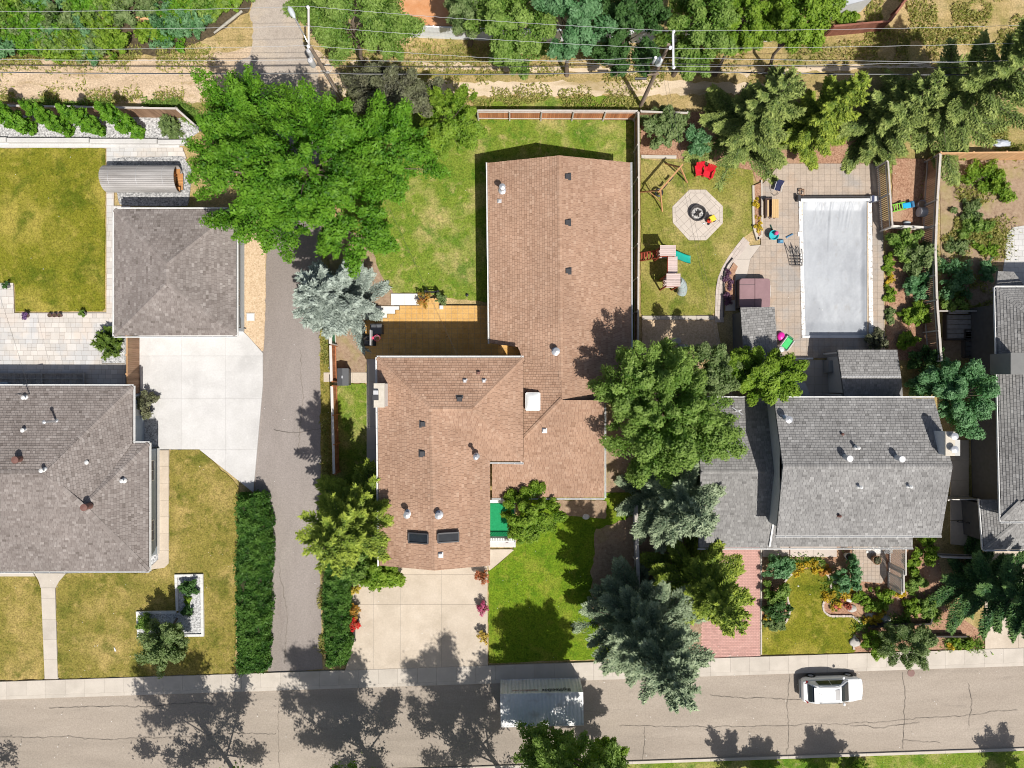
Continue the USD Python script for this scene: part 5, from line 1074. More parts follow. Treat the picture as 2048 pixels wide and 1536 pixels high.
# weedy yard and the rough shrubs in the top left
for k, (px, py, rx, ry, h, lk, lab) in enumerate(((1960, 355, 1.6, 1.0, .8, LF_BRIGHT, 'yellow green spreading plant below the orange topped fence'), (1990, 380, 1.3, .8, .8, LF_BRIGHT, 'second yellow green plant in the weedy yard'), (1935, 425, 1.0, 1.0, .5, LF_DULL, 'weedy clump in the middle of the bare yard'), (1945, 465, 1.3, .9, .5, LF_GREEN, 'lower weedy clump in the bare yard'), (1915, 490, .9, .6, .4, LF_DULL, 'sparse weeds above the shaded corner'), (1975, 495, .8, .6, .4, LF_BRIGHT, 'weeds beside the grey block paving'),
                                             (1912, 560, 1.4, 1.5, 1.2, LF_COOL, 'shaded green bush against the long right fence'), (1900, 600, 1.0, .8, 1.0, LF_GREEN, 'shaded lower bush against the long right fence'), (1975, 540, .4, .9, 1.0, LF_COOL, 'shaded shrub beside the right house corner'))):
    shrub('shrub', lab, px, py, rx, ry, h, lk, 330 + k, n=int(900 + 900 * rx * ry), leaf=.14, clumps=20, lump=.5)
r = rng(77)
t = site('thicket', 'rough thicket of mixed green bushes north of the sandy lane', 'thicket', P(200, 60), kind='stuff')
MASS = {}
for k in range(105):
    px, py = r.uniform(-60, 480), r.uniform(-60, 100)
    if px > 330 and py > 90 - (px - 330) * .45: px -= 220
    lk = int(r.integers(5)); h = r.uniform(.7, 1.7)
    MASS.setdefault(lk, []).append(crown_mesh(P(px, py, h * .45), (r.uniform(.9, 1.7), r.uniform(.7, 1.2), h * .55), 1500, .17, 400 + k, clumps=24, low=-.15, lump=.5))
for lk, ms in MASS.items():
    o = np.cumsum([0] + [len(m[0]) for m in ms]); v = np.vstack([m[0] for m in ms]); v[:, 2] = np.maximum(v[:, 2], .04)
    part(t, 'foliage', (v, np.vstack([m[1] + a for m, a in zip(ms, o)])), [LF_BRIGHT, LF_GREEN, LF_DULL, LF_COOL, LF_MAPLE][lk], uv=np.vstack([m[2] for m in ms]), kind='stuff')
# tall grass and weeds at lane edges: nobody could count them
def tufts(name, label, lines, n, look, seed, h=.25, spread=.5, parent=None):
    r = rng(seed); P_ = []
    for a, b, m in lines:
        t = r.random(int(n * m)); q = np.outer(1 - t, P(*a)) + np.outer(t, P(*b)); q[:, :2] += r.normal(0, spread, (len(q), 2)); P_.append(q)
    q = np.vstack(P_); m = len(q); keep = meshkit.noise(np.c_[q[:, :2] * .9, np.zeros(m)], seed) > .42; q = q[keep]; m = len(q)
    q[:, 2] = r.uniform(.02, h, m)
    v, f = leaf_tris(q, np.c_[r.normal(0, .8, (m, 2)), np.full(m, .6)], np.c_[r.normal(0, 1, (m, 2)), np.full(m, .8)], .11 * r.uniform(.6, 1.4, m), r, 2.2)
    return tag(part(None, name, (v, f), look, uv=np.repeat(np.c_[r.random(m), r.uniform(0, .6, m)], 3, 0)), label, 'weeds', kind='stuff')
LF_GRASS = leaf_look('leaf_grass', [(0.108, 0.162, 0.020), (0.216, 0.257, 0.041), (0.405, 0.351, 0.108)], tip=(0.459, 0.392, 0.162), trans=.25)
tufts('lane_weeds', 'ragged grass along both edges of the back lane', [((-60, 118), (420, 112), 1), ((-60, 203), (410, 205), 1), ((420, 205), (640, 210), .3), ((650, 210), (960, 205), .6), ((960, 200), (1280, 205), .6), ((700, 150), (1500, 155), .8), ((660, 110), (1900, 105), 1.2), ((1550, 60), (2040, 80), 1), ((1640, 20), (2040, 30), .8), ((1900, 180), (2040, 300), .8)], 5200, LF_GRASS, 91, spread=.55)
tufts('ivy_edge', 'leafy weeds behind the left fence and under the big tree', [((0, 212), (360, 212), 1), ((350, 212), (430, 262), 1), ((420, 230), (640, 240), .6)], 3600, LF_GREEN, 92, h=.4, spread=.25)
tufts('side_strip_weeds', 'weeds in the strip between the side lane and white topped fence', [((650, 650), (655, 960), 1), ((532, 1000), (534, 1330), .5), ((643, 1180), (646, 1330), .3)], 2600, LF_GRASS, 93, h=.18, spread=.16)
tufts('yard_weeds', 'scattered weeds in the bare yard behind the right house', [((1890, 330), (1890, 500), .7), ((1930, 380), (1990, 500), 1.4), ((1900, 460), (2000, 480), 1), ((1900, 540), (1960, 620), .9)], 2600, LF_GRASS, 94, h=.25, spread=.8)
tufts('bed_plants', 'low mixed plants on the bark beds before the grey house', [((1530, 1125), (1700, 1122), .8), ((1660, 1160), (1690, 1225), .9), ((1710, 1250), (1870, 1235), 1), ((1800, 1180), (1870, 1235), .8), ((1890, 1285), (1980, 1290), .5)], 1700, LF_GREEN, 95, h=.3, spread=.3)

# seed fluff and bits of paper lie about on street and lawns
r = rng(55); m = MB()
for k in range(420):
    px, py = r.uniform(0, 2048), r.uniform(1080, 1530) if k % 3 else r.uniform(300, 1000)
    c = P(px, py, .17 if py > 1290 else .14); a = r.uniform(0, 6.28); q = r.uniform(.012, .035)
    m.add([c + [q * math.cos(a + j * 1.57) * (1 + .5 * (j % 2)), q * math.sin(a + j * 1.57), .008 * (j % 2)] for j in range(4)], [(0, 1, 2, 3)])
struct('seed_fluff', m, plain('fluff_white', (.7, .69, .66), .9), 'tiny white flecks of seed fluff scattered over street and lawns', 'fluff', kind='stuff')
# ------------------------------------------------------------------ fences
WOOD_R = noisy('red_cedar', [(.33, .12, .055), (.44, .18, .085), (.50, .24, .12)], scale=3, stretch=(1, 1, .12), fine=(30, .15), rnd=.18, rough=.85)
WOOD_B = noisy('brown_fence_wood', [(.20, .12, .075), (.29, .18, .115), (.35, .23, .15)], scale=3, stretch=(1, 1, .12), fine=(30, .15), rnd=.18, rough=.9)
WOOD_G = noisy('weathered_wood', [(.26, .235, .205), (.36, .33, .30), (.42, .39, .35)], scale=3, fine=(30, .15), rnd=.12, rough=.9)
WOOD_O = noisy('orange_fence_wood', [(.52, .30, .15), (.60, .37, .20)], scale=3, fine=(30, .12), rnd=.12, rough=.85)
WOOD_M = noisy('mahogany_fence', [(.21, .085, .06), (.29, .125, .085)], scale=3, fine=(30, .12), rnd=.15, rough=.8)
CAPG = noisy('grey_cap_board', [(.42, .385, .35), (.52, .48, .44)], scale=3, fine=(20, .12), rnd=.06, rough=.9)
CAPW = plain('white_cap_board', (.58, .55, .51), .7)
VINYL = plain('white_vinyl', (.72, .74, .77), .4)

def fence(name, label, runs, h, board, cap, bw=.14, gap=.012, face=1, capw=.14, postw=.10, step=2.4, posts=None, rails=True, cat='fence', capmat=None):
    """runs: list of polylines (pixels at the cap's height). face: +1 boards on the left of the run, -1 on its right"""
    first = P(*runs[0][0], h)
    t = site(name, label, cat, (first[0], first[1], 0))
    for run in runs:
        pts = [P(a, b, h)[:2] for a, b in run]
        for p, q in zip(pts[:-1], pts[1:]):
            L = np.linalg.norm(q - p); d = (q - p) / L; s = np.array([-d[1], d[0]]) * face
            ang = math.atan2(d[1], d[0]); k = 0; r = rng(int(L * 100)); x = 0
            while x < L - .02:
                w = min(bw, L - x); dz = r.uniform(-.012, .012); m = MB()
                c = p + d * (x + w / 2) + s * .03
                m.box(-(w - gap) / 2, (w - gap) / 2, -.011 + r.uniform(-.004, .004), .011, .05, h - .05 + dz).move((c[0], c[1], 0), ang)
                part(t, 'board', m, board); x += bw
            n = max(1, int(round(L / step)))
            for k in range(n + 1):
                c = p + d * (L * k / n) - s * .06
                part(t, 'post', MB().box(-postw / 2, postw / 2, -postw / 2, postw / 2, 0, h + .03).move((c[0], c[1], 0), ang), posts or cap)
            if rails:
                for z in (.35, h - .3):
                    c0, c1 = p - s * .02, q - s * .02; part(t, 'rail', MB().beam((*c0, z), (*c1, z), .045, .09), posts or cap)
            for k in range(n):
                c0, c1 = p + d * (L * k / n + .004), p + d * (L * (k + 1) / n - .004)
                part(t, 'cap_board', MB().beam((*c0, h), (*c1, h), capw, .04), cap)
    return t
fence('wood_fence', 'brown board fence with grey cap behind the columnar shrubs', [[(-50, 210), (352, 217), (403, 262)]], 1.8, WOOD_B, CAPG, face=-1, bw=.15)
fence('wood_fence', 'red cedar back fence with pale cap behind the brown house lawn', [[(955, 221), (1276, 222)]], 1.8, WOOD_R, CAPG, face=1, bw=.15)
fence('wood_fence', 'grey capped stub of fence behind the corner shrubs', [[(1282, 223), (1375, 226)]], 1.8, WOOD_B, CAPG, face=-1)
fence('wood_fence', 'long dark fence with grey cap between the brown house and play lawn', [[(1277, 224), (1278, 420), (1276, 690)]], 1.8, WOOD_B, CAPG, face=1, bw=.15, capw=.13)
fence('wood_fence', 'weathered front yard fence end between the spruces and dark soil', [[(1272, 1010), (1277, 1180)]], 1.5, WOOD_G, CAPG, face=1, capw=.26)
fence('wood_fence', 'long white topped brown fence along the side lane', [[(661, 690), (663, 763)], [(663.5, 772), (668, 948)]], 1.7, WOOD_R, CAPW, face=-1, bw=.15, capw=.19, posts=WOOD_R)
fence('wood_fence', 'green painted end panel of the fence under the blue spruce', [[(660, 640), (661, 688)]], 1.7, plain('green_paint', (.03, .22, .10), .6), CAPW, face=-1, bw=.3, capw=.22)
fence('wood_fence', 'long brown board fence with pale cap right of the compost yard', [[(1881, 308), (1875, 400), (1871, 500), (1874, 600), (1883, 722)]], 1.9, WOOD_B, CAPG, face=1, capw=.17, bw=.15, gap=.03)
fence('wood_fence', 'slatted brown fence between the pool deck and compost yard', [[(1776, 322), (1785, 453)]], 1.7, WOOD_B, CAPG, face=1, gap=.05, bw=.15, capw=.12)
fence('wood_fence', 'low pale topped rail fence closing the compost yard', [[(1784, 452), (1864, 455)]], 1.0, WOOD_G, CAPW, face=1, bw=.2, capw=.16, step=1.6)
fence('wood_fence', 'orange lit board fence along the top of the weedy yard', [[(1882, 306), (2080, 304)]], 1.7, WOOD_O, WOOD_O, face=-1, bw=.2, capw=.1)
fence('vinyl_fence', 'white panel fence along the far side of the back lane', [[(808, 51), (985, 58), (1250, 62), (1560, 60)]], 1.7, VINYL, VINYL, face=-1, bw=.3, gap=.006, capw=.08, step=2.4)
fence('wood_fence', 'mahogany brown corner fence round the dry lawn at the top right', [[(1668, 52), (1781, 42), (1830, -25)]], 1.5, WOOD_M, WOOD_M, face=-1, bw=.15, gap=.02, step=1.9)
fence('wood_gate', 'brown board gate and fence between garage and bungalow', [[(254, 672), (254, 786)]], 1.75, WOOD_B, WOOD_O, face=1, bw=.15, capw=.06, step=1.5)
fence('side_gate', 'white topped gate in the gap beside the grey house', [[(1897, 999), (1957, 999)]], 1.5, plain('grey_board', (.2, .2, .2), .8), CAPW, face=1, bw=.2, capw=.08)
fence('garden_screen', 'grey capped low screen in front of the gap beside the grey house', [[(1882, 1114), (1964, 1117)]], 1.3, plain('dark_board', (.09, .09, .09), .8), CAPG, face=-1, bw=.2, capw=.12)
for lab, pts in (('dark timber edging rail above the lime bush', [(1740, 1252), (1858, 1246), (1867, 1212)]), ('dark timber edging rail at the right end of the flower beds', [(1852, 1271), (1930, 1271)])):
    t = site('garden_rail', lab, 'edging', P(*pts[0]))
    for a, b in zip(pts[:-1], pts[1:]): part(t, 'timber', MB().beam(P(*a, .3), P(*b, .3), .12, .5), plain('dark_timber', (.05, .045, .04), .85))
# retaining blocks
for k, (a, b, dy) in enumerate(((-150, 11, 0), (13, 177, 2), (179, 313, 5), (315, 372, 8))):
    p, q = P(a, 283 + dy * .6, .45), P(b, 274 + dy * .6, .45)
    t = site('retaining_block', ['long pale block at the left edge of the gravel bed', 'long pale concrete block second from the left edge', 'pale concrete block below the rightmost columnar shrub', 'short pale block under the big broadleaf tree'][k], 'block', (p[0], p[1], 0))
    part(t, 'block', MB().cbox(p[0], q[0], p[1], q[1], 0, .45, .03), M_CONC)
for k, (pts, lab) in enumerate(((([(1573, 1190), (1579, 1222), (1572, 1241), (1560, 1252)]), 'curved stone edging below the round bushes'), ([(1588, 1142), (1575, 1153), (1568, 1163)], 'short stone edging left of the golden mound'), ([(1640, 1138), (1655, 1150), (1660, 1168), (1660, 1178)], 'stone edging at the upper right of the curved lawn'), ([(1650, 1195), (1644, 1208), (1646, 1222), (1658, 1231), (1680, 1231), (1703, 1231), (1715, 1240), (1722, 1247)], 'long curved stone edging round the yellow flower mound'), ([(1708, 1268), (1704, 1282), (1706, 1298)], 'stone edging left of the lime bush'))):
    t = site('stone_edging', lab, 'edging', P(*pts[0])); ls = LineString([P(a, b)[:2] for a, b in pts]); x, k2 = 0, 0; r = rng(k)
    while x < ls.length:
        c, c2 = ls.interpolate(x), ls.interpolate(min(ls.length, x + .24)); m = MB()
        if c.distance(c2) > .05: part(t, 'stone', m.beam((c.x, c.y, .07), (c2.x, c2.y, .07 + r.uniform(-.02, .02)), r.uniform(.12, .17), .2), M_BORDER)
        x += .26
def boulder(label, px, py, s, mat, seed):
    m = trimesh.creation.icosphere(2, 1.0); v = m.vertices; v = v * (1 + .5 * (meshkit.fbm(v * 1.3 + seed * 5, 3, seed) - .5))[:, None] * [s, s * .75, s * .5]
    p = P(px, py, s * .25); t = part(None, 'boulder', (v + p, m.faces), mat, smooth=35); return tag(t, label, 'rock')
ROCK = noisy('white_rock', [(.55, .54, .52), (.70, .69, .67)], scale=4, fine=(30, .1), bump=.5); ROCKG = noisy('grey_rock', [(.36, .34, .31), (.48, .46, .43)], scale=4, fine=(30, .1), bump=.5)
for k, (lab, px, py, s, m) in enumerate((('white rock under the clipped oval bush', 1687, 1187, .27, ROCK), ('second white rock in the yellow flowers', 1698, 1200, .27, ROCK), ('grey boulder left of the clipped oval bush', 1668, 1163, .34, ROCKG), ('grey boulder right of the red flower patch', 1704, 1217, .36, ROCKG), ('flat grey boulder below the yellow clump', 1740, 1232, .36, ROCKG), ('grey boulder in the bark below the lattice', 1772, 1238, .4, ROCKG), ('pale stone left of the lime bush', 1709, 1284, .45, ROCKG), ('small pale rock by the pavilion', 1802, 689, .25, ROCK), ('pale stone at the front bed corner', 1172, 1033, .3, ROCK), ('white pebble on the curving front lawn', 1596, 1172, .12, ROCK), ('grey stepping rock under the large shading tree', 1352, 683, .4, ROCKG), ('lower grey stepping rock under the large shading tree', 1366, 697, .45, ROCKG))): boulder(lab, px, py, s, m, k)

# ------------------------------------------------------------------ L shaped planter, sauna, left yard
t = site('stone_planter', 'white L shaped stone planter filled with gravel in the parched lawn', 'planter', P(340, 1215))
Lp = [(349, 1149), (406, 1148), (408, 1273), (275, 1275), (272, 1223), (352, 1222)]
pg = Polygon(XY(Lp, .2)); inn = pg.buffer(-.2, join_style=2)
part(t, 'gravel', MB().prism(inn.buffer(.03), 0, .14), M_GRAV)
ex = np.array(pg.exterior.coords); laid_ = Polygon()
for a, b in zip(ex[:-1], ex[1:]):
    n = max(2, int(np.linalg.norm(b - a) / .6)); ring = pg.difference(inn)
    for s in range(n):
        p, q = a + (b - a) * s / n, a + (b - a) * (s + 1) / n; nn = np.array([-(b - a)[1], (b - a)[0]]); nn /= np.linalg.norm(nn); g = Polygon([p, q, q + nn * .3, p + nn * .3, p - nn * .3, q - nn * .3]).convex_hull.intersection(ring.difference(laid_)); laid_ = laid_.union(g); g = g.buffer(-.006, join_style=2)
        for h in getattr(g, 'geoms', [g]):
            if h.area > .02: part(t, 'block', MB().prism(h, 0, .24), plain('white_block', (.62, .61, .59), .85))
t = site('paper_scrap', 'white scrap of paper lying on the parched lawn', 'paper', P(230, 1299)); c = P(230, 1299, .09)
part(t, 'sheet', MB().add([c + [-.1, .14, 0], c + [0, .16, .04], c + [.12, -.12, .02], c + [-.02, -.16, 0]], [(0, 3, 2, 1)]).box(c[0] - .05, c[0] + .05, c[1] - .05, c[1] + .05, c[2] - .01, c[2] + .02), WHITE)
# barrel sauna
R = .98; ax0, ax1 = P(213, 358, R * 1.0 + .1), P(357, 357, R + .1); L = np.linalg.norm(ax1 - ax0); ax1 = ax0 + [L, 0, 0]
t = site('barrel_sauna', 'weathered grey barrel sauna with warm wood at its open right end', 'sauna', (ax0[0] + L / 2, ax0[1], 0))
STAVE = noisy('grey_staves', [(.25, .235, .225), (.36, .345, .335), (.44, .42, .41)], scale=2.5, stretch=(.1, 1, 1), fine=(30, .15), rnd=.1, rough=.85)
CEDAR = noisy('warm_cedar', [(.42, .19, .07), (.56, .29, .12)], scale=2.5, fine=(30, .12), rnd=.14, rough=.6)
ns = 40
for k in range(ns):
    a, b = 2 * np.pi * k / ns + .012, 2 * np.pi * (k + 1) / ns - .012; v = []
    for x in (ax0[0], ax1[0] + .10 * math.sin((a + b) / 2)):
        for rr, th in ((R, a), (R + .004, (a + b) / 2), (R, b), (R - .05, b), (R - .05, a)): v.append((x, ax0[1] + rr * math.cos(th), ax0[2] + rr * math.sin(th)))
    part(t, 'stave', MB().add(v, [(0, 1, 6, 5), (1, 2, 7, 6), (2, 3, 8, 7), (3, 4, 9, 8), (4, 0, 5, 9)]).add(v, [(0, 4, 3), (0, 3, 1), (1, 3, 2), (5, 8, 9), (5, 6, 8), (6, 7, 8)]), STAVE)
for k in range(11):                                                  # the end wall set back under the overhanging staves
    y0 = -R + .06 + k * (2 * R - .12) / 11; y1 = y0 + (2 * R - .12) / 11 - .012; ym = max(abs(y0), abs(y1)); hh = math.sqrt(max(.0, (R - .06) ** 2 - ym ** 2))
    if hh > .05: part(t, 'end_plank', MB().box(ax1[0] - .55, ax1[0] - .50, ax0[1] + y0, ax0[1] + y1, ax0[2] - hh, ax0[2] + hh), CEDAR)
    if hh > .05: part(t, 'end_plank', MB().box(ax0[0] + .08, ax0[0] + .13, ax0[1] + y0, ax0[1] + y1, ax0[2] - hh, ax0[2] + hh), CEDAR)
for k in range(10): part(t, 'porch_plank', MB().box(ax1[0] - .49, ax1[0] + .0, ax0[1] - .62 + k * .125, ax0[1] - .62 + k * .125 + .115, ax0[2] - .72, ax0[2] - .69), CEDAR)
part(t, 'bench', MB().box(ax1[0] - .45, ax1[0] - .05, ax0[1] - .86, ax0[1] - .5, ax0[2] - .36, ax0[2] - .32), CEDAR); part(t, 'bench', MB().box(ax1[0] - .45, ax1[0] - .05, ax0[1] + .5, ax0[1] + .86, ax0[2] - .36, ax0[2] - .32), CEDAR)
part(t, 'door', MB().box(ax1[0] - .49, ax1[0] - .46, ax0[1] - .32, ax0[1] + .32, ax0[2] - .66, ax0[2] + .66), GLASSD)
for f in (.12, .5, .86):
    th = np.linspace(0, 2 * np.pi, 41); part(t, 'hoop', MB().tube(np.c_[np.full(41, ax0[0] + L * f), ax0[1] + (R + .008) * np.cos(th), ax0[2] + (R + .008) * np.sin(th)], .010, 5), GALV)
for f in (.2, .75): part(t, 'cradle', MB().box(ax0[0] + L * f - .1, ax0[0] + L * f + .1, ax0[1] - .6, ax0[1] + .6, .05, .35), WOOD_G)
# pots on the left patio
def pot(name, label, px, py, r_, h, mat, leafmat=None, z=.09, lr=None, seed=1, n=260, group=None):
    b = P(px, py, z); t = thing(name, label, 'flower pot', b, 0, group)
    part(t, 'pot', MB().lathe([(.002, 0), (r_ * .72, 0), (r_ * .98, h * .92), (r_ * 1.08, h * .92), (r_ * 1.08, h), (r_ * .92, h), (r_ * .9, h * .86), (.002, h * .86)], (0, 0, 0), 16), mat, smooth=40)
    part(t, 'soil', MB().lathe([(r_ * .9, h * .87), (.002, h * .885)], (0, 0, 0), 16), M_DARKG)
    if leafmat is not None:
        lr = lr or r_ * 1.15; v, f, u, _ = crown_mesh((0, 0, h + lr * .35), (lr, lr, lr * .7), n, .09, seed, clumps=10, low=-.2)
        part(t, 'plant', (v, f), leafmat, uv=u)
    return t
CLAY = plain('maroon_glaze', (.13, .06, .06), .35); GREYP = plain('grey_pot', (.28, .27, .29), .6)
LF_VIO = leaf_look('leaf_violet', [(.06, .03, .10), (.12, .06, .18), (.20, .11, .26)], trans=.2)
pot('flower_pot', 'pot with a dark green plant at the corner of the patio arm', 18, 573, .18, .35, GREYP, LF_DARK, seed=11)
pot('flower_pot', 'purple flowering pot below the lawn corner', 56, 631, .2, .32, CLAY, LF_VIO, seed=12)
pot('flower_pot', 'left empty maroon pot of the row of three', 104, 631, .15, .3, CLAY); pot('flower_pot', 'middle empty maroon pot of the row of three', 113.5, 631, .15, .3, CLAY); pot('flower_pot', 'right empty maroon pot of the row of three', 123, 631, .15, .3, CLAY)
pot('flower_pot', 'grey pot with a green plant near the garage', 171, 628, .18, .34, GREYP, LF_GREEN, seed=13)
# low deck behind the bungalow and its box
t = site('timber_deck', 'low grey timber deck in the shade behind the bungalow', 'deck', P(80, 762))
for k in range(22):
    p = P(-10 + k * 8.2, 746, .4); part(t, 'board', MB().box(p[0], p[0] + .30, P(0, 800, .4)[1], p[1], .36, .40), WOOD_G)
for yy_ in (747, 757): part(t, 'side_rail', MB().beam(P(-20, yy_, .52), P(168, yy_, .52), .1, .1), WOOD_G)
part(t, 'end_rail', MB().beam(P(168, 745, .52), P(168, 790, .52), .12, .12), WOOD_G); part(t, 'middle_rail', MB().beam(P(84, 747, .52), P(84, 790, .52), .12, .12), WOOD_G)
t = site('storage_box', 'small blue grey box on the timber deck at the left edge', 'box', P(14, 769, .4)); p = P(14, 769, .4)
part(t, 'box', MB().cbox(p[0] - .3, p[0] + .3, p[1] - .16, p[1] + .16, .4, .75, .03).move((0, 0, 0)), plain('blue_grey_plastic', (.30, .36, .42), .5)); part(t, 'lid', MB().cbox(p[0] - .33, p[0] + .33, p[1] - .19, p[1] + .19, .755, .80, .02), plain('blue_grey_lid', (.36, .42, .48), .5))
t = site('access_cover', 'square white utility cover in the tan gravel strip', 'cover', P(502, 634)); p = P(502, 634)
part(t, 'frame', MB().cbox(p[0] - .31, p[0] + .31, p[1] - .31, p[1] + .31, 0, .12, .02), M_CONC); part(t, 'lid', MB().cbox(p[0] - .26, p[0] + .26, p[1] - .26, p[1] + .26, .12, .15, .02), WHITE)

# ------------------------------------------------------------------ brown house: terrace things, driveway pots
t = site('bin_shed', 'dark grey resin bin shed standing against the white topped fence', 'shed', P(687, 752)); p, q = P(677, 770, .9), P(697, 738, .9)
DG = plain('dark_grey_resin', (.085, .088, .095), .5)
part(t, 'body', MB().cbox(p[0], q[0], p[1], q[1], .08, 1.1, .02), plain('charcoal_resin', (.06, .062, .068), .5)); cx = (p[0] + q[0]) / 2
m = MB(); e = .05
for a, b in ((p[0] - e, cx), (cx, q[0] + e)):
    za, zb = (1.1, 1.28) if b == cx else (1.28, 1.1); m.add([(a, p[1] - e, za), (b, p[1] - e, zb), (b, q[1] + e, zb), (a, q[1] + e, za)], [(0, 1, 2, 3)]).add([(a, p[1] - e, za - .05), (b, p[1] - e, zb - .05), (b, q[1] + e, zb - .05), (a, q[1] + e, za - .05)], [(3, 2, 1, 0)])
part(t, 'lid', m, DG); part(t, 'handle', MB().cbox(cx - .06, cx + .06, (p[1] + q[1]) / 2 - .1, (p[1] + q[1]) / 2 + .1, 1.27, 1.31, .01), GALV)
# basketball hoop
bz = .30; b = P(741, 681, bz)
t = site('basketball_hoop', 'portable basketball hoop with red rim at the shaded terrace edge', 'basketball hoop', b)
part(t, 'base', MB().cbox(b[0] - .48, b[0] + .42, b[1] - .42, b[1] + .42, bz, bz + .28, .06), BLACKPL); top = P(757, 678, 3.2); top[:2] = [b[0] + .45, b[1] + .05]
part(t, 'base_lid', MB().cbox(b[0] - .42, b[0] - .1, b[1] - .3, b[1] + .25, bz + .28, bz + .33, .04), DG)
part(t, 'pole', MB().tube([b + [-.1, 0, .2], b + [-.1, 0, 1.8], [b[0] + .3, b[1] + .05, 3.2]], .05, 8), BLACKPL)
for s in (-.15, .15): part(t, 'arm', MB().beam([b[0] + .15, b[1] + s, 2.6], [b[0] + .62, b[1] + s, 3.3], .04, .06), BLACKPL)
X = b[0] + .66; part(t, 'backboard', MB().cbox(X, X + .04, b[1] - .55, b[1] + .55, 2.95, 3.70, .01), plain('backboard_white', (.66, .66, .67), .3))
th = np.linspace(0, 2 * np.pi, 25); REDP = plain('rim_red', (.62, .05, .12), .4)
part(t, 'rim', MB().tube(np.c_[X + .38 + .23 * np.cos(th), b[1] + .23 * np.sin(th), np.full(25, 3.05)], .012, 6).cbox(X + .04, X + .16, b[1] - .1, b[1] + .1, 2.98, 3.08, .01), REDP)
net = MB()
for a in np.linspace(0, 2 * np.pi, 13)[:-1]:
    for sg in (1, -1): net.tube([[X + .38 + .22 * math.cos(a), b[1] + .22 * math.sin(a), 3.04], [X + .38 + .13 * math.cos(a + sg * .5), b[1] + .13 * math.sin(a + sg * .5), 2.68]], .006, 4)
part(t, 'net', net, plain('net_pink', (.72, .45, .50), .8))
t = site('grill', 'covered dark grey grill beside the basketball hoop', 'grill', P(750, 657, .3)); p, q = P(741, 667, 1.2), P(763, 648, 1.2)
part(t, 'body', MB().cbox(p[0], q[0], p[1], q[1], .3, 1.1, .03), plain('grill_cover', (.07, .073, .08), .6)); part(t, 'lid', MB().cbox(p[0] - .02, q[0] + .02, p[1] - .02, q[1] + .02, 1.1, 1.3, .08), plain('grill_cover_top', (.10, .105, .115), .6)); part(t, 'side_shelf', MB().box(p[0] + .1, q[0] - .1, p[1] - .16, p[1] - .03, .95, 1.0), DARKM)
t = site('folding_chair', 'black folding chair frame beside the grill', 'chair', P(748, 636, .3)); b = P(746, 636, .3)
for s in (-.22, .22): part(t, 'leg', MB().tube([b + [s, -.2, 0], b + [s * .9, .25, .9]], .02, 6), BLACKPL); part(t, 'leg', MB().tube([b + [s, .3, 0], b + [s, -.15, .48]], .02, 6), BLACKPL)
part(t, 'seat', MB().beam(b + [0, -.2, .44], b + [0, .15, .42], .44, .02), BLACKPL); part(t, 'backrest', MB().beam(b + [0, .15, .55], b + [0, .26, .9], .42, .02), BLACKPL)
t = site('garden_gate', 'low black wire gate frame at the head of the terrace steps', 'gate', P(865, 583)); p, q = P(851, 583, .9), P(876, 583, .9)
m = MB()
for z in (.25, .55, .9): m.beam([p[0], p[1], z], [q[0], q[1], z], .05, .05)
part(t, 'frame', m, BLACKPL)
for x in (p[0], q[0]): part(t, 'post', MB().box(x - .07, x + .07, p[1] - .07, p[1] + .07, 0, 1.0), BLACKPL)
for k in range(1, 8): part(t, 'bar', MB().box(p[0] + (q[0] - p[0]) * k / 8 - .01, p[0] + (q[0] - p[0]) * k / 8 + .01, p[1] - .01, p[1] + .01, .2, .9), BLACKPL)
LF_MIX1 = leaf_look('leaf_yellow_red', [(.10, .13, .02), (.45, .32, .04), (.42, .10, .03), (.25, .22, .06)], trans=.2)
pot('flower_pot', 'left leafy planter with orange flowers at the terrace steps', 849, 600, .26, .45, GREYP, LF_MIX1, z=.2, lr=.42, seed=21, n=700); pot('flower_pot', 'right leafy planter with yellow flowers at the terrace steps', 884, 600, .26, .45, GREYP, LF_DULL, z=.2, lr=.42, seed=22, n=700)
t = site('stone_block', 'white block on the terrace below the right planter', 'block', P(884, 616)); p = P(884, 616); part(t, 'block', MB().cbox(p[0] - .14, p[0] + .14, p[1] - .14, p[1] + .14, .3, .55, .02), plain('white_slab', (.7, .7, .7)))
def bloom(nm, a, b): return leaf_look('bloom_' + nm, [a, (.08, .10, .03), b, b], trans=.2)
for k, (lab, px, py, lk, lr) in enumerate((('rusty red flower pot at the top right of the beige driveway', 966, 1148, bloom('rust', (.30, .08, .04), (.46, .15, .07)), .42), ('magenta flower pot halfway down the right driveway edge', 968, 1211, bloom('magenta', (.38, .04, .14), (.52, .10, .24)), .38), ('red and yellow flower pot at the lower right driveway edge', 969, 1270, bloom('redyellow', (.48, .06, .05), (.60, .46, .10)), .42), ('yellow flower pot under the leafy driveway bush', 712, 1172, bloom('yellow', (.50, .38, .03), (.62, .48, .08)), .36), ('orange and dark flower pot on the left driveway edge', 713, 1216, bloom('orange', (.15, .06, .02), (.55, .30, .04)), .4), ('bright red flower pot on the left driveway edge', 715, 1243, bloom('red', (.55, .02, .02), (.68, .04, .04)), .42))):
    pot('flower_pot', lab, px, py, .24, .45, plain('dark_pot', (.06, .055, .055), .5), lk, z=.12, lr=lr, seed=40 + k, n=620)
t = site('bench', 'black wire bench beside the red flower pot and hedge', 'bench', P(706, 1271)); p, q = P(702, 1284, .45), P(710, 1257, .45); m = MB()
for k in range(5): x = p[0] + (q[0] - p[0]) * k / 4; part(t, 'slat', MB().box(x - .025, x + .025, p[1], q[1], .43, .46), BLACKPL)
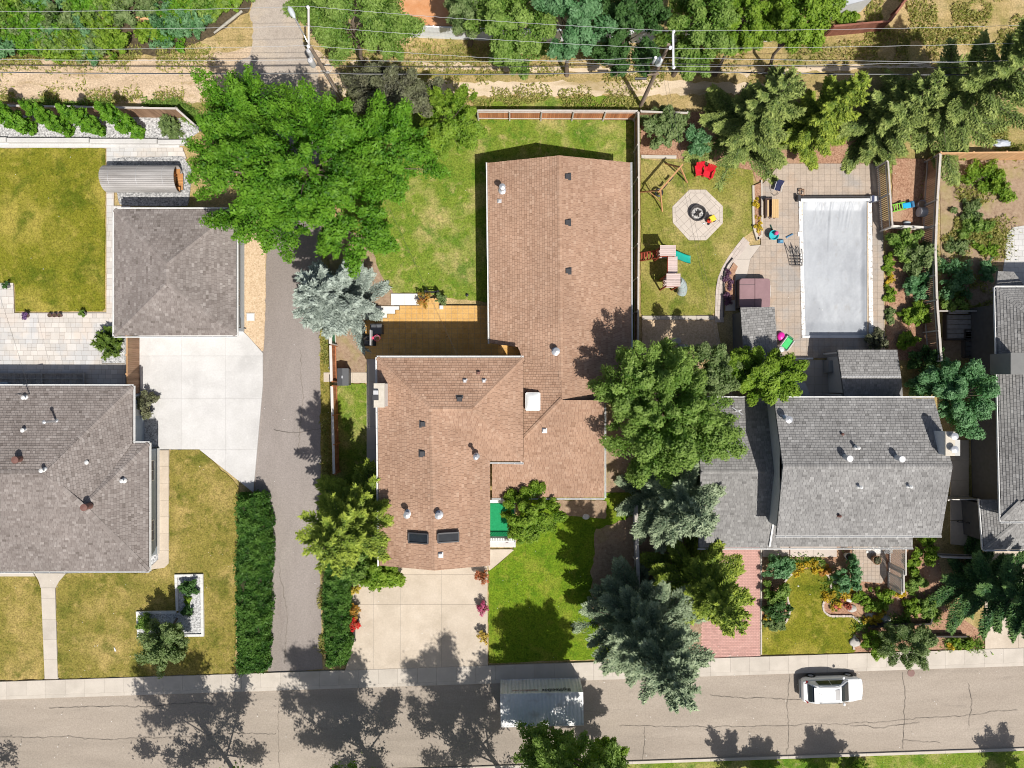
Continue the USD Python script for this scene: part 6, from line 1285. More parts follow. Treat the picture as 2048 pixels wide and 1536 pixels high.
for x in (p[0], q[0]):
    for y in (p[1] + .05, q[1] - .05): part(t, 'leg', MB().box(x - .02, x + .02, y - .02, y + .02, .12, .44), BLACKPL)
for k in range(6): y = p[1] + (q[1] - p[1]) * k / 5; m.box(p[0] - .05, p[0] - .02, y - .02, y + .02, .46, .85)
part(t, 'backrest', m.box(p[0] - .06, p[0] - .01, p[1], q[1], .82, .87), BLACKPL)
part(site('lawn_sprinkler', 'small dark sprinkler on the lawn near the rear wing', 'sprinkler', P(934, 590)), 'body', MB().lathe([(.13, 0), (.12, .05), (.04, .09), (.03, .25), (.002, .27)], P(934, 590, .09), 12), BLACKPL)
part(site('flower_basket', 'small dark pot on the porch rail corner', 'flower pot', P(1015, 1080, 1.1)), 'pot', MB().lathe([(.002, 0), (.12, 0), (.16, .22), (.13, .22), (.002, .2)], P(1014, 1080, 1.1), 12), CLAY)

# ------------------------------------------------------------------ street: container and car
CONT = noisy('container_white', [(.66, .66, .65), (.74, .74, .73)], scale=1.2, fine=(8, .08), patch=[(.9, (.46, .41, .36), .58, .72, .6)], rough=.5, rnd=.02)
p = P(1002, 1455, 2.59); rot = math.radians(1.4); Lc, Wc, Hc = 6.06, 2.44, 2.59
t = thing('shipping_container', 'white shipping container parked along the kerb, partly under a tree', 'container', (p[0], p[1], 0), rot)
def corr(m, length, h, depth=.036, pitch=.278):
    xs_, x = [0], 0
    prof = []
    while x < length - .01:
        for dx, dd in ((0, 0), (.07, 0), (.139, 1), (.209, 1)):
            if x + dx < length: prof.append((x + dx, dd * depth))
        x += pitch
    prof.append((length, 0)); return np.array(prof)
pr = corr(None, Lc - .3, Hc); n_ = len(pr)
for nm, y, sg in (('south_wall', .02, 1), ('north_wall', Wc - .02, -1)):
    v = [(.15 + a, y + sg * b, z) for z in (.16, Hc - .1) for a, b in pr]
    q = [(i, i + 1, n_ + i + 1, n_ + i) for i in range(n_ - 1)]; part(t, nm, MB().add(v, q if sg > 0 else [x[::-1] for x in q]), CONT)
pr = corr(None, Lc - .3, 0, .025, .209 * 1.35); n_ = len(pr); v = [(.15 + a, y, Hc - .045 + b) for y in (.06, Wc - .06) for a, b in pr]
part(t, 'roof', MB().add(v, [(i, i + 1, n_ + i + 1, n_ + i) for i in range(n_ - 1)]), CONT)
m = MB()
for y in (.04, Wc - .04):
    m.box(.1, Lc - .1, y - .04, y + .04, Hc - .12, Hc - .012).box(.1, Lc - .1, y - .04, y + .04, .03, .17)
for x in (.07, Lc - .07):
    m.box(x - .07, x + .07, .06, Wc - .06, Hc - .12, Hc - .012).box(x - .07, x + .07, .06, Wc - .06, .03, .17)
    for y in (.07, Wc - .07): m.box(x - .07, x + .07, y - .07, y + .07, .1, Hc - .1)
part(t, 'frame', m, CONT)
for x in (.09, Lc - .09):
    for y in (.08, Wc - .08):
        for z in (.06, Hc - .06): part(t, 'corner_casting', MB().cbox(x - .095, x + .095, y - .085, y + .085, z - .065, z + .065, .01), LEAD)
part(t, 'end_wall', MB().box(Lc - .05, Lc - .02, .12, Wc - .12, .15, Hc - .1), CONT)
for s in (0, 1): part(t, 'door', MB().cbox(.01, .05, .13 + s * 1.1, .13 + s * 1.1 + 1.08, .16, Hc - .12, .01), CONT)
for y in (.45, .95, 1.5, 2.0): part(t, 'lock_rod', MB().tube([(-.01, y, .15), (-.01, y, Hc - .15)], .018, 6), GALV)
def sign(parent, name, text, h, x_right, z, mat, bold=True, wide=None):
    tm = meshkit.text_mesh(text, h, .006, bold); v = np.array(tm.vertices); w = np.ptp(v[:, 0])
    if wide: v[:, 0] *= wide / w
    part(parent, name, (np.c_[x_right - v[:, 0], np.full(len(v), Wc + .004) + v[:, 2], z + v[:, 1]], tm.faces), mat)
INK = plain('sign_ink', (.03, .03, .035), .5); INKR = plain('faded_red_ink', (.36, .20, .19), .6)
sign(t, 'lettering', 'BigSteelBox', .40, Lc - .85, Hc - .66, INK, wide=2.1)
sign(t, 'lettering', 'bigsteelbox.com', .22, Lc - 3.25, Hc - .60, INKR, wide=1.9)
# white car
PAINT = noisy('white_car_paint', [(.74, .75, .76), (.78, .79, .80)], scale=1, rough=.22, spec=.5, coat=.6)
TYRE = plain('tyre_rubber', (.02, .02, .02), .85); CGLASS = noisy('car_glass', [(.018, .022, .024), (.03, .036, .038)], scale=1, rough=.06, spec=.7)
cp_ = P(1661, 1376, .5)
car = thing('suv_car', 'white suv with sunroof parked by the sidewalk, facing right', 'car', (cp_[0], cp_[1], 0), math.radians(1.6))
def loft(secs, close=True):
    """secs: rings of equal length"""
    S_ = np.array(secs); k, n, _ = S_.shape; v = S_.reshape(-1, 3)
    q = [(i * n + j, i * n + (j + 1) % n, (i + 1) * n + (j + 1) % n, (i + 1) * n + j) for i in range(k - 1) for j in range(n)]
    m = MB().add(v, q)
    if close: m.add(S_[0], [(0, j + 1, j) for j in range(1, n - 1)]); m.add(S_[-1], [(0, j, j + 1) for j in range(1, n - 1)])
    return m
st_ = [(-2.32, .66, .50, .86), (-2.26, .80, .40, .98), (-2.05, .90, .32, 1.05), (-1.4, .935, .28, 1.06), (-.3, .94, .27, 1.04), (.6, .94, .27, 1.02), (1.0, .935, .28, 1.03), (1.5, .92, .30, .99), (1.95, .86, .32, .92), (2.2, .74, .38, .84), (2.33, .52, .48, .72)]
secs = []
for x, w, zb, zt in st_:
    half = [(w * .80, zb), (w * .97, zb + .10), (w, zb + .30), (w * .985, (zb + zt) / 2 + .12), (w * .94, zt - .07), (w * .84, zt - .005), (w * .45, zt + .025)]
    secs.append([(x, -y, z) for y, z in half] + [(x, y, z) for y, z in half[::-1]])
part(car, 'body', loft(secs), PAINT, smooth=38)
gs = [(-2.02, .77, 1.03, .70, 1.10), (-1.80, .80, 1.03, .67, 1.40), (-1.55, .82, 1.03, .64, 1.58), (-1.0, .835, 1.03, .63, 1.65), (-.2, .84, 1.02, .63, 1.67), (.25, .84, 1.01, .62, 1.62), (.62, .835, 1.0, .64, 1.42), (1.12, .80, 1.0, .74, 1.05)]
secs = []
for x, wb, zb, wt, zt in gs:
    half = [(wb, zb - .04), (wb * .985, zb + .05), (wt + .06, zt - .10), (wt, zt - .03), (wt * .8, zt), (wt * .4, zt + .012)]
    secs.append([(x, -y, z) for y, z in half] + [(x, y, z) for y, z in half[::-1]])
part(car, 'cabin', loft(secs), PAINT, smooth=38)
ins = lambda pts, d: np.array(pts, float) + np.array(d)
part(car, 'windscreen', MB().add(ins([(.60, -.60, 1.44), (1.06, -.70, 1.085), (1.06, .70, 1.085), (.60, .60, 1.44)], (.02, 0, .035)), [(0, 1, 2, 3)]).add(ins([(.33, -.54, 1.60), (.60, -.60, 1.44), (.60, .60, 1.44), (.33, .54, 1.60)], (.02, 0, .03)), [(0, 1, 2, 3)]), CGLASS)
part(car, 'rear_window', MB().add(ins([(-1.57, -.53, 1.585), (-1.57, .53, 1.585), (-1.80, .60, 1.40), (-1.80, -.60, 1.40)], (-.02, 0, .03)), [(0, 1, 2, 3)]).add(ins([(-1.80, -.60, 1.40), (-1.80, .60, 1.40), (-1.97, .66, 1.17), (-1.97, -.66, 1.17)], (-.025, 0, .02)), [(0, 1, 2, 3)]), CGLASS)
for s in (-1, 1):
    q = [(-1.42, s * .82, 1.10), (-.42, s * .835, 1.09), (-.42, s * .695, 1.53), (-1.30, s * .70, 1.49)]; q2 = [(-.36, s * .835, 1.09), (.78, s * .825, 1.07), (.30, s * .70, 1.49), (-.36, s * .695, 1.53)]
    for qq in (q, q2): part(car, 'side_window', MB().add(ins(qq, (0, s * .022, .006)), [(0, 1, 2, 3)] if s < 0 else [(3, 2, 1, 0)]), CGLASS)
    part(car, 'mirror', MB().tm(trimesh.creation.icosphere(2, 1.0).apply_transform(np.diag([.10, .12, .075, 1])).apply_translation((.74, s * 1.0, 1.08))), PAINT, smooth=True)
    part(car, 'roof_rail', MB().tube([(-1.35, s * .60, 1.63), (-1.2, s * .60, 1.69), (.0, s * .60, 1.71), (.2, s * .60, 1.66)], .02, 6), DARKM)
    part(car, 'headlight', MB().tm(trimesh.creation.icosphere(2, 1.0).apply_transform(np.diag([.18, .14, .07, 1])).apply_translation((2.06, s * .68, .80))), SKYL, smooth=True)
    part(car, 'tail_light', MB().add([(-2.20, s * .62, 1.0), (-2.02, s * .86, 1.02), (-1.93, s * .80, 1.12), (-2.09, s * .64, 1.10)], [(0, 1, 2, 3)] if s > 0 else [(3, 2, 1, 0)]), plain('tail_red', (.30, .02, .02), .3))
    for x in (-1.42, 1.42):
        w = part(car, 'wheel', MB().tm(trimesh.creation.revolve([(.19, -.10), (.33, -.11), (.36, -.06), (.36, .06), (.33, .11), (.19, .10)], sections=24).apply_transform(trimesh.transformations.rotation_matrix(np.pi / 2, (1, 0, 0))).apply_translation((x, s * .84, .36))), TYRE, smooth=30)
        part(w, 'rim', MB().tm(trimesh.creation.cylinder(.22, .16, sections=20).apply_transform(trimesh.transformations.rotation_matrix(np.pi / 2, (1, 0, 0))).apply_translation((x, s * .85, .36))), GALV, smooth=30)
part(car, 'sunroof', MB().cbox(-.18, .16, -.40, .40, 1.66, 1.694, .02), plain('sunroof_tint', (.12, .12, .13), .25)); part(car, 'antenna', MB().tube([(-1.2, .05, 1.66), (-1.32, .05, 1.78)], .015, 5), DARKM)
part(car, 'front_bumper', MB().cbox(2.2, 2.36, -.6, .6, .36, .56, .04), DARKM); part(car, 'rear_bumper', MB().cbox(-2.38, -2.2, -.7, .7, .42, .64, .05), plain('bumper_grey', (.35, .36, .37), .4)); part(car, 'rear_spoiler', MB().cbox(-1.72, -1.52, -.56, .56, 1.585, 1.625, .015), PAINT)
part(car, 'wiper', MB().beam((1.05, .1, 1.125), (.74, -.35, 1.37), .02, .02).beam((1.05, -.3, 1.125), (.8, -.62, 1.33), .02, .02), DARKM)
b = P(1822, 1346, .02); t = tag(part(None, 'manhole_cover', MB().lathe([(.28, -.01), (.28, .02), (.24, .028), (.002, .028)], b, 20), RUST), 'small round iron cover in the street by the kerb', 'cover')
# ------------------------------------------------------------------ play yard
WOOD_S = noisy('swing_timber', [(.40, .20, .09), (.50, .28, .14)], scale=3, fine=(30, .12), rnd=.1, rough=.8)
t = site('swing_set', 'wooden A frame swing set with dark swings on the play lawn', 'swing set', P(1327, 375)); A, Bm = P(1321, 380, 2.3), P(1361, 334, 2.3)
d = (Bm - A) / np.linalg.norm(Bm - A); s = np.array([d[1], -d[0], 0])
part(t, 'top_beam', MB().beam(A - d * .25, Bm + d * .25, .11, .14), WOOD_S)
for e, o in ((A, -d), (Bm, d)):
    for sg in (-1, 1): part(t, 'leg', MB().beam(e + [0, 0, -.05], [e[0] + s[0] * sg * 1.15 + o[0] * .35, e[1] + s[1] * sg * 1.15 + o[1] * .35, 0], .09, .09), WOOD_S)
    k = .55; part(t, 'brace', MB().beam(*[[e[0] + (s[0] * sg * 1.15 + o[0] * .35) * k, e[1] + (s[1] * sg * 1.15 + o[1] * .35) * k, 2.3 * (1 - k)] for sg in (-1, 1)], .04, .10), WOOD_S)
Lb = np.linalg.norm(Bm - A)
for k, f in enumerate((.18, .48, .78)):
    c = A + d * Lb * f; z = .55
    for o in (-.22, .22): part(t, 'chain', MB().tube([c + d * o, [c[0] + d[0] * o, c[1] + d[1] * o, z + .08]], .012, 4), DARKM)
    if k == 0:
        th = np.linspace(0, 2 * np.pi, 21); part(t, 'tyre_swing', MB().tube(np.c_[c[0] + .26 * np.cos(th), c[1] + .26 * np.sin(th), np.full(21, z)], .08, 8), BLACKPL)
    else:
        u = np.linspace(-.24, .24, 7); part(t, 'swing_seat', MB().add(np.vstack([c * [1, 1, 0] + np.outer(u, d) + s * w + np.c_[0 * u, 0 * u, z + 1.6 * u ** 2] for w in (-.09, .09)]), [(i, i + 1, 8 + i, 7 + i) for i in range(6)]).add(np.vstack([c * [1, 1, 0] + np.outer(u, d) + s * w + np.c_[0 * u, 0 * u, z - .02 + 1.6 * u ** 2] for w in (-.09, .09)]), [(7 + i, 8 + i, i + 1, i) for i in range(6)]), BLACKPL)
# red garden chairs
REDC = noisy('red_chair_plastic', [(.50, .008, .02), (.58, .015, .03)], scale=3, rough=.45, spec=.4)
def garden_chair(label, px, py, rz):
    t = thing('garden_chair', label, 'chair', P(px, py, .09), rz)
    for k in range(5): part(t, 'seat_slat', MB().beam((-.26, -.36 + k * .115, .36 - k * .028), (.26, -.36 + k * .115, .36 - k * .028), .105, .025), REDC)
    for k in range(5): x = -.24 + k * .12; part(t, 'back_slat', MB().beam((x * .85, .12, .26), (x * 1.12, .46, .95 - abs(k - 2) * .035), .11, .022, up=(0, -1, .4)), REDC)
    for s in (-1, 1):
        part(t, 'armrest', MB().beam((s * .33, -.40, .56), (s * .33, .30, .54), .13, .028), REDC); part(t, 'front_leg', MB().beam((s * .29, -.36, 0), (s * .29, -.36, .55), .09, .035, up=(0, 1, 0)), REDC); part(t, 'rear_leg', MB().beam((s * .28, -.36, .34), (s * .28, .50, .02), .03, .12), REDC)
    part(t, 'back_brace', MB().beam((-.32, .30, .53), (.32, .30, .53), .04, .08), REDC); return t
garden_chair('left one of two red slatted garden chairs by the spruce', 1397, 343, .12); garden_chair('right one of two red slatted garden chairs, turned towards the fire ring', 1415, 348, -.38)
# fire ring
t = site('fire_pit', 'round dark metal fire ring with grey ash on the octagonal patio', 'fire pit', P(1394, 428, .1)); c = P(1394, 428, .1)
part(t, 'ring', MB().lathe([(.52, 0), (.56, .05), (.58, .34), (.62, .36), (.62, .39), (.54, .39), (.50, .3), (.44, .1), (.002, .08)], c, 24), plain('burnt_steel', (.05, .045, .045), .6), smooth=30)
part(t, 'ash', MB().lathe([(.45, .13), (.3, .17), (.002, .19)], c, 20), noisy('ash', [(.05, .05, .05), (.36, .35, .34), (.62, .6, .58)], scale=7, lo=.38, hi=.62))
r = rng(3)
for k in range(5): a = r.uniform(0, 6.28); part(t, 'log', MB().tube([c + [.3 * math.cos(a), .3 * math.sin(a), .2 + .03 * k], c + [-.22 * math.cos(a + .4), -.22 * math.sin(a + .4), .27]], .04, 6), plain('charred_log', (.045, .04, .038), .9))
# ride-on toy
REDT, YELT = plain('toy_red', (.55, .04, .02), .4), plain('toy_yellow', (.72, .55, .05), .4)
t = thing('toy_car', 'red and yellow toddler ride-on car beside the fire ring', 'toy car', P(1420, 441, .1), .5)
part(t, 'body', MB().tm(trimesh.creation.icosphere(2, 1).apply_transform(np.diag([.36, .22, .17, 1])).apply_translation((0, 0, .25))), REDT, smooth=True); part(t, 'roof', MB().cbox(-.22, .20, -.22, .22, .74, .80, .04), YELT)
for sx in (-.18, .17):
    for sy in (-.19, .19): part(t, 'pillar', MB().tube([(sx, sy, .3), (sx * .95, sy * .95, .76)], .025, 6), YELT)
for sx in (-.24, .24):
    for sy in (-.22, .22): part(t, 'wheel', MB().tm(trimesh.creation.cylinder(.10, .07, sections=14).apply_transform(trimesh.transformations.rotation_matrix(np.pi / 2, (1, 0, 0))).apply_translation((sx, sy, .1))), BLACKPL, smooth=40)
c = P(1405, 448, .1); part(site('tin_can', 'small crumpled can on the octagonal patio', 'can', c), 'can', MB().tube([c + [0, 0, .04], c + [.13, .05, .05]], .045, 8), GALV)
# playset: red timber towers with pale plank roofs, a bridge, a straight slide and a tube slide
PLANK = noisy('pale_planks', [(.46, .36, .33), (.58, .47, .44)], scale=2.5, stretch=(.3, 3, 1), fine=(30, .12), rnd=.12, rough=.85); REDW = noisy('red_stained_wood', [(.24, .045, .025), (.32, .07, .04)], scale=3, fine=(30, .1), rnd=.1, rough=.75)
t = site('playset', 'red timber playset with pale plank roofs and two slides', 'playset', P(1336, 530))
for x0, x1, y0, y1, z, n in ((1320, 1352, 490, 512, 2.5, 6), (1336, 1355, 513, 546, 2.0, 9), (1333, 1361, 547, 573, 2.4, 7)):
    for k in range(n):
        a, b = y0 + (y1 - y0) * k / n, y0 + (y1 - y0) * (k + 1) / n; p, q = P(x0, b, z), P(x1, a, z)
        part(t, 'roof_plank', MB().box(p[0], q[0], p[1] + .006, q[1] - .006, z - .03, z), PLANK)
tw = []
for x0, x1, y0, y1 in ((1322, 1350, 494, 510), (1334, 1358, 550, 571)):
    zt = 2.44
    c0, c1 = P(x0, y1, zt), P(x1, y0, zt)
    for x in (c0[0], c1[0]):
        for y in (c0[1], c1[1]): part(t, 'post', MB().box(x - .05, x + .05, y - .05, y + .05, 0, 2.36), REDW)
    part(t, 'platform', MB().box(c0[0], c1[0], c0[1], c1[1], 1.2, 1.25), PLANK); tw.append((c0, c1))
    for yv in (c0[1], c1[1]): part(t, 'rail', MB().beam((c0[0], yv, 1.9), (c1[0], yv, 1.9), .05, .09), REDW)
    for k in range(7): y = c0[1] + (c1[1] - c0[1]) * k / 6; part(t, 'railing_slat', MB().box(c0[0] - .08, c0[0] - .05, y - .03, y + .03, 1.25, 2.0), REDW)
for k in range(10):                                                  # lattice side of the bridge
    a, b = P(1336, 512 + k * 3.5, 1.5), P(1334, 515.5 + k * 3.5, 1.5)
    part(t, 'bridge_slat', MB().beam((a[0], a[1], 1.25), (b[0], b[1], 1.95), .03, .06), REDW); part(t, 'bridge_plank', MB().box(a[0], P(1352, 0, 1.3)[0], b[1], a[1] - .01, 1.2, 1.24), PLANK)
for z in (1.28, 1.95): part(t, 'rail', MB().beam(P(1336, 510, z), P(1334, 550, z), .05, .08), REDW)
lx = tw[0][0][0]; yA = (tw[0][0][1] + tw[0][1][1]) / 2
for s in (-.3, .3): part(t, 'ladder_rail', MB().beam((lx - 1.05, yA + s, .05), (lx, yA + s, 1.3), .05, .12), REDW)
for k in range(6): f = (k + .5) / 6; part(t, 'ladder_rung', MB().box(lx - 1.05 + 1.05 * f - .06, lx - 1.05 + 1.05 * f + .06, yA - .3, yA + .3, 1.25 * f - .02, 1.25 * f + .02), REDW)
TEAL = plain('teal_slide', (.015, .33, .27), .35)
sx0 = tw[0][1][0]; us = np.linspace(0, 1, 13); prof = np.array([(-.30, .16), (-.27, .02), (-.14, -.02), (.14, -.02), (.27, .02), (.30, .16)]); V = []
for u in us: V += [(sx0 + 1.75 * u, yA + a - .25 * u, 1.25 - 1.12 * (3 * u ** 2 - 2 * u ** 3) + b) for a, b in prof]
q = [(i * 6 + j, (i + 1) * 6 + j, (i + 1) * 6 + j + 1, i * 6 + j + 1) for i in range(12) for j in range(5)]; part(t, 'slide', MB().add(V, q).add(np.array(V) - [0, 0, .03], [x[::-1] for x in q]), TEAL, smooth=50)
c1 = P(1334, 573, 1.4); cc = P(1340, 580, 0); th = np.linspace(-.15, 1.75, 15); m = MB()
tube_ = [(cc[0] + .15 + .62 * math.cos(.9 - a * .95 + .6), cc[1] - .05 + .62 * math.sin(.9 - a * .95 + .6) - .15, 1.75 - .72 * a) for a in th]
part(t, 'tube_slide', m.tube(tube_, .36, 14, cap=False), noisy('grey_green_plastic', [(.30, .36, .36), (.38, .44, .44)], scale=3, rough=.35), smooth=40)
for k in (3, 7, 11):
    pts = np.array(tube_[k:k + 2]); d_ = pts[1] - pts[0]; part(t, 'tube_band', MB().tube([pts[0], pts[0] + d_ / np.linalg.norm(d_) * .05], .385, 14, cap=False), LEAD)

# ------------------------------------------------------------------ pool and its things
COVER = noisy('pool_cover_vinyl', [(.375, .395, .425), (.44, .46, .485)], scale=.5, stretch=(1, .5, 1), patch=[(.55, (.32, .335, .36), .5, .66, .8), (2.2, (.33, .325, .32), .60, .72, .6)], fine=(6, .06), rough=.42, spec=.35)
COPE = noisy('coping_stone', [(.40, .36, .33), (.74, .72, .69), (.84, .82, .80)], scale=5.5, lo=.36, hi=.56, rough=.9)
pl = site('swimming_pool', 'long rectangular swimming pool with grey cover drawn over it and pale coping', 'swimming pool', P(1668, 535))
x0, y0 = P(1604, 671)[:2]; x1, y1 = P(1734, 402)[:2]
gx, gy = np.meshgrid(np.linspace(0, 1, 60), np.linspace(0, 1, 120), indexing='ij'); X, Y = x0 + gx * (x1 - x0), y0 + gy * (y1 - y0)
e = np.minimum(np.minimum(gx, 1 - gx) * (x1 - x0) / .45, np.minimum(gy * 9, 1)); e = np.clip(e, 0, 1); sag = -.20 * (e * e * (3 - 2 * e)) * (1 - np.clip((gy - .93) / .07, 0, 1))
w = .10 * np.exp(-((gx - .47 + .05 * np.sin(gy * 3)) / .012) ** 2) * np.clip((gy - .55) * 4, 0, 1)
for x_, sl in ((.22, .25), (.28, .3), (.33, .22), (.62, -.2), (.68, -.28), (.75, -.3), (.8, -.34)): w += .06 * np.exp(-((gx - x_ - sl * (1 - gy) + .0) / .010) ** 2) * np.clip((gy - .76) * 9, 0, 1)
fine = .05 * (meshkit.fbm(np.c_[X.ravel() * 4.5, Y.ravel() * 1.6, 0 * X.ravel()], 4, 5).reshape(X.shape) - .5) * e
Z = .07 + sag + w * e + fine; m_, n_ = X.shape
part(pl, 'cover', (np.c_[X.ravel(), Y.ravel(), Z.ravel()], [(i * n_ + j, (i + 1) * n_ + j, (i + 1) * n_ + j + 1, i * n_ + j + 1) for i in range(m_ - 1) for j in range(n_ - 1)]), COVER, smooth=True)
part(pl, 'basin', MB().prism(Polygon(XY([(1596, 396), (1742, 396), (1742, 675), (1602, 675)])), -.9, -.16), plain('basin', (.3, .38, .42), .6))
r = rng(8)
for side, pa, pb, wd in (('l', (1596, 398), (1602.5, 674), 7), ('r', (1734, 404), (1737, 674), 8)):
    y = 0.0; a, b = P(*pa), P(*pb); L = b[1] - a[1]; k = 0; ww = wd / 26
    while k * .42 < abs(L):
        f0, f1 = k * .42 / abs(L), min(1, (k + 1) * .42 / abs(L)); p = a + (b - a) * f0; q = a + (b - a) * f1; j = r.uniform(-.012, .012, 4)
        part(pl, 'coping_stone', MB().prism([(p[0] + j[0], p[1] - .008), (p[0] + ww + j[1], p[1] - .008), (q[0] + ww + j[2], q[1] + .008), (q[0] + j[3], q[1] + .008)], -.1, .125), COPE); k += 1
part(pl, 'track', MB().box(*sorted((P(1733, 0)[0], P(1735.4, 0)[0])), y0, y1, -.1, .11), plain('pale_track', (.62, .64, .68), .4)); part(pl, 'track', MB().box(*sorted((P(1602, 0)[0], P(1604.5, 0)[0])), y0, y1, -.1, .11), plain('pale_track', (.62, .64, .68), .4))
p, q = P(1604, 676, .12), P(1737, 670, .12); part(pl, 'cover_bar', MB().cbox(p[0], q[0], p[1], p[1] + .2, .03, .16, .02), plain('bar_aluminium', (.60, .61, .63), .4))
rl = site('cover_reel', 'pool cover reel with white roller and grey motor box', 'reel', P(1670, 398, .1)); p, q = P(1601, 400, .38), P(1742, 399, .38)
part(rl, 'roller', MB().tube([p, q], .13, 12), plain('roller_white', (.70, .71, .72), .4), smooth=40); part(rl, 'frame_bar', MB().beam(p + [0, .18, .12], q + [0, .18, .12], .06, .12), DARKM)
b = P(1749, 397, .5); part(rl, 'motor_box', MB().cbox(b[0] - .34, b[0] + .3, b[1] - .2, b[1] + .2, .1, .58, .04), plain('motor_grey', (.52, .54, .57), .4)); part(rl, 'end_plate', MB().box(q[0] - .04, q[0] + .14, q[1] - .2, q[1] + .26, .1, .62), plain('navy_plate', (.04, .05, .10), .5))
b = P(1598, 393, .5); part(rl, 'end_plate', MB().box(b[0] - .1, b[0] + .1, b[1] - .3, b[1] + .1, .1, .6), DARKM)
m = MB(); b = P(1601, 386, .1)
for a, c in (((-.16, -.2), (.16, -.2)), ((.16, -.2), (.16, .22)), ((.16, .22), (-.16, .22)), ((-.16, .22), (-.16, -.2))): m.beam(b + [*a, .25], b + [*c, .25], .05, .06)
t = site('wooden_stool', 'brown frame stool at the upper left pool corner', 'stool', b); part(t, 'frame', m, WOOD_B); part(t, 'cross_bar', MB().beam(b + [-.14, 0, .27], b + [.1, .05, .27], .05, .04), DARKM)
for sx in (-.15, .15):
    for sy in (-.19, .21): part(t, 'leg', MB().box(b[0] + sx - .025, b[0] + sx + .025, b[1] + sy - .025, b[1] + sy + .025, .1, .33), WOOD_B)
c = P(1600, 468, .13); part(site('skimmer_lid', 'small white skimmer lid at the left edge of the pool', 'lid', c), 'lid', MB().cbox(c[0] - .17, c[0] + .14, c[1] - .17, c[1] + .17, .1, .15, .01), WHITE)
# curved ladder rails leaning over the pool edge
t = site('pool_ladder', 'dark metal ladder and rails lying at the left pool edge', 'ladder', P(1593, 512))
for k, x in enumerate((1582, 1594.5)):
    part(t, 'handrail', MB().tube([P(x + .5, 530, .3), P(x, 512, .5), P(x - .5, 495, .75), P(x + 1, 492, .85), P(x + 2.5, 497, .8), P(x + 4.5, 506, .6), P(x + 6, 511, .4), P(x + 7.5, 506, .6), P(x + 8, 497, .7), P(x + 9.5, 499, .7), P(x + 10, 512, .4), P(x + 10, 530, .2)], .028, 6), BLACKPL)
for y in (514, 520, 526, 532): part(t, 'rung', MB().beam(P(1583, y, .35), P(1605, y - .5, .35), .05, .05), BLACKPL)
# furniture
t = site('picnic_bench', 'wooden table with dark benches on the pool deck', 'table', P(1543, 416))
p = P(1543, 0, .72)[0]
for k in range(4): a = P(1543 + k * 3.4, 417, .72); part(t, 'table_plank', MB().box(a[0], a[0] + .118, P(0, 436, .72)[1], P(0, 399, .72)[1], .79, .82), plain('light_oak', (.56, .38, .18), .6))
for xx in (1545, 1554):
    for yv in (402, 433): a = P(xx, yv, .7); part(t, 'leg', MB().box(a[0] - .03, a[0] + .03, a[1] - .03, a[1] + .03, .1, .79), WOOD_B)
b2 = site('garden_bench', 'dark brown backed bench left of the wooden table', 'bench', P(1537, 415)); BRN = plain('dark_brown_wood', (.06, .035, .03), .6)
part(b2, 'seat', MB().box(P(1537.5, 0, .5)[0], P(1542.5, 0, .5)[0], P(0, 434, .5)[1], P(0, 398, .5)[1], .48, .53), BRN); part(b2, 'backrest', MB().box(P(1530.5, 0, .9)[0], P(1533, 0, .9)[0], P(0, 435, .9)[1], P(0, 397, .9)[1], .6, .95), BRN); part(b2, 'cushion', MB().cbox(P(1534, 0, .5)[0], P(1538, 0, .5)[0], P(0, 433, .5)[1], P(0, 400, .5)[1], .49, .54, .02), plain('tan_cushion', (.50, .36, .2), .8)); part(b2, 'end_panel', MB().box(P(1531, 0, .7)[0], P(1543, 0, .7)[0], P(0, 398.5, .7)[1], P(0, 396.5, .7)[1], .1, .75), BRN)
t = thing('deck_chair', 'navy sling chair with white frame beside the spruce on the pool deck', 'chair', P(1552, 377, .1), -.25); NAVY = plain('navy_sling', (.025, .03, .085), .8)
part(t, 'seat', MB().beam((0, -.28, .40), (0, .12, .34), .48, .02), NAVY); part(t, 'backrest', MB().beam((0, .12, .36), (0, .40, .85), .48, .02), NAVY)
for s in (-.27, .27): part(t, 'arm_frame', MB().tube([(s, -.35, .1), (s, -.32, .55), (s, .3, .58), (s, .45, .1)], .018, 6), WHITE)
part(t, 'foot_bar', MB().tube([(-.27, -.45, .1), (0, -.62, .12), (.27, -.36, .12)], .016, 5), DARKM)
TEALT, PINKT, BLUET = plain('toy_teal', (.03, .42, .45), .4), plain('toy_pink', (.55, .08, .22), .4), plain('toy_blue', (.05, .16, .30), .5)
c = P(1543, 473, .1); t = site('water_table', 'round teal water play table with pink parts on the pool deck', 'toy', c)
part(t, 'basin', MB().lathe([(.002, .3), (.28, .3), (.36, .5), (.38, .5), (.38, .53), (.33, .53), (.27, .36), (.002, .36)], c, 20), TEALT, smooth=40); part(t, 'tower', MB().lathe([(.10, .3), (.09, .7), (.16, .72), (.12, .78), (.002, .8)], c + [.12, .1, 0], 12), PINKT, smooth=40)
for a in (0, 2.1, 4.2): part(t, 'leg', MB().box(c[0] + .24 * math.cos(a) - .04, c[0] + .24 * math.cos(a) + .04, c[1] + .24 * math.sin(a) - .04, c[1] + .24 * math.sin(a) + .04, .1, .42), BLUET)
part(t, 'spout', MB().beam(c + [.05, .15, .75], c + [.22, .02, .72], .1, .06), PINKT)
c = P(1560, 483, .1); t = site('toy_boat', 'blue plastic toy boat beside the water table', 'toy', c); part(t, 'hull', MB().cbox(c[0] - .2, c[0] + .22, c[1] - .14, c[1] + .14, .1, .3, .07).move((0, 0, 0)), BLUET); part(t, 'deck', MB().cbox(c[0] - .1, c[0] + .12, c[1] - .09, c[1] + .09, .3, .36, .03), plain('toy_blue_light', (.12, .3, .42), .5))
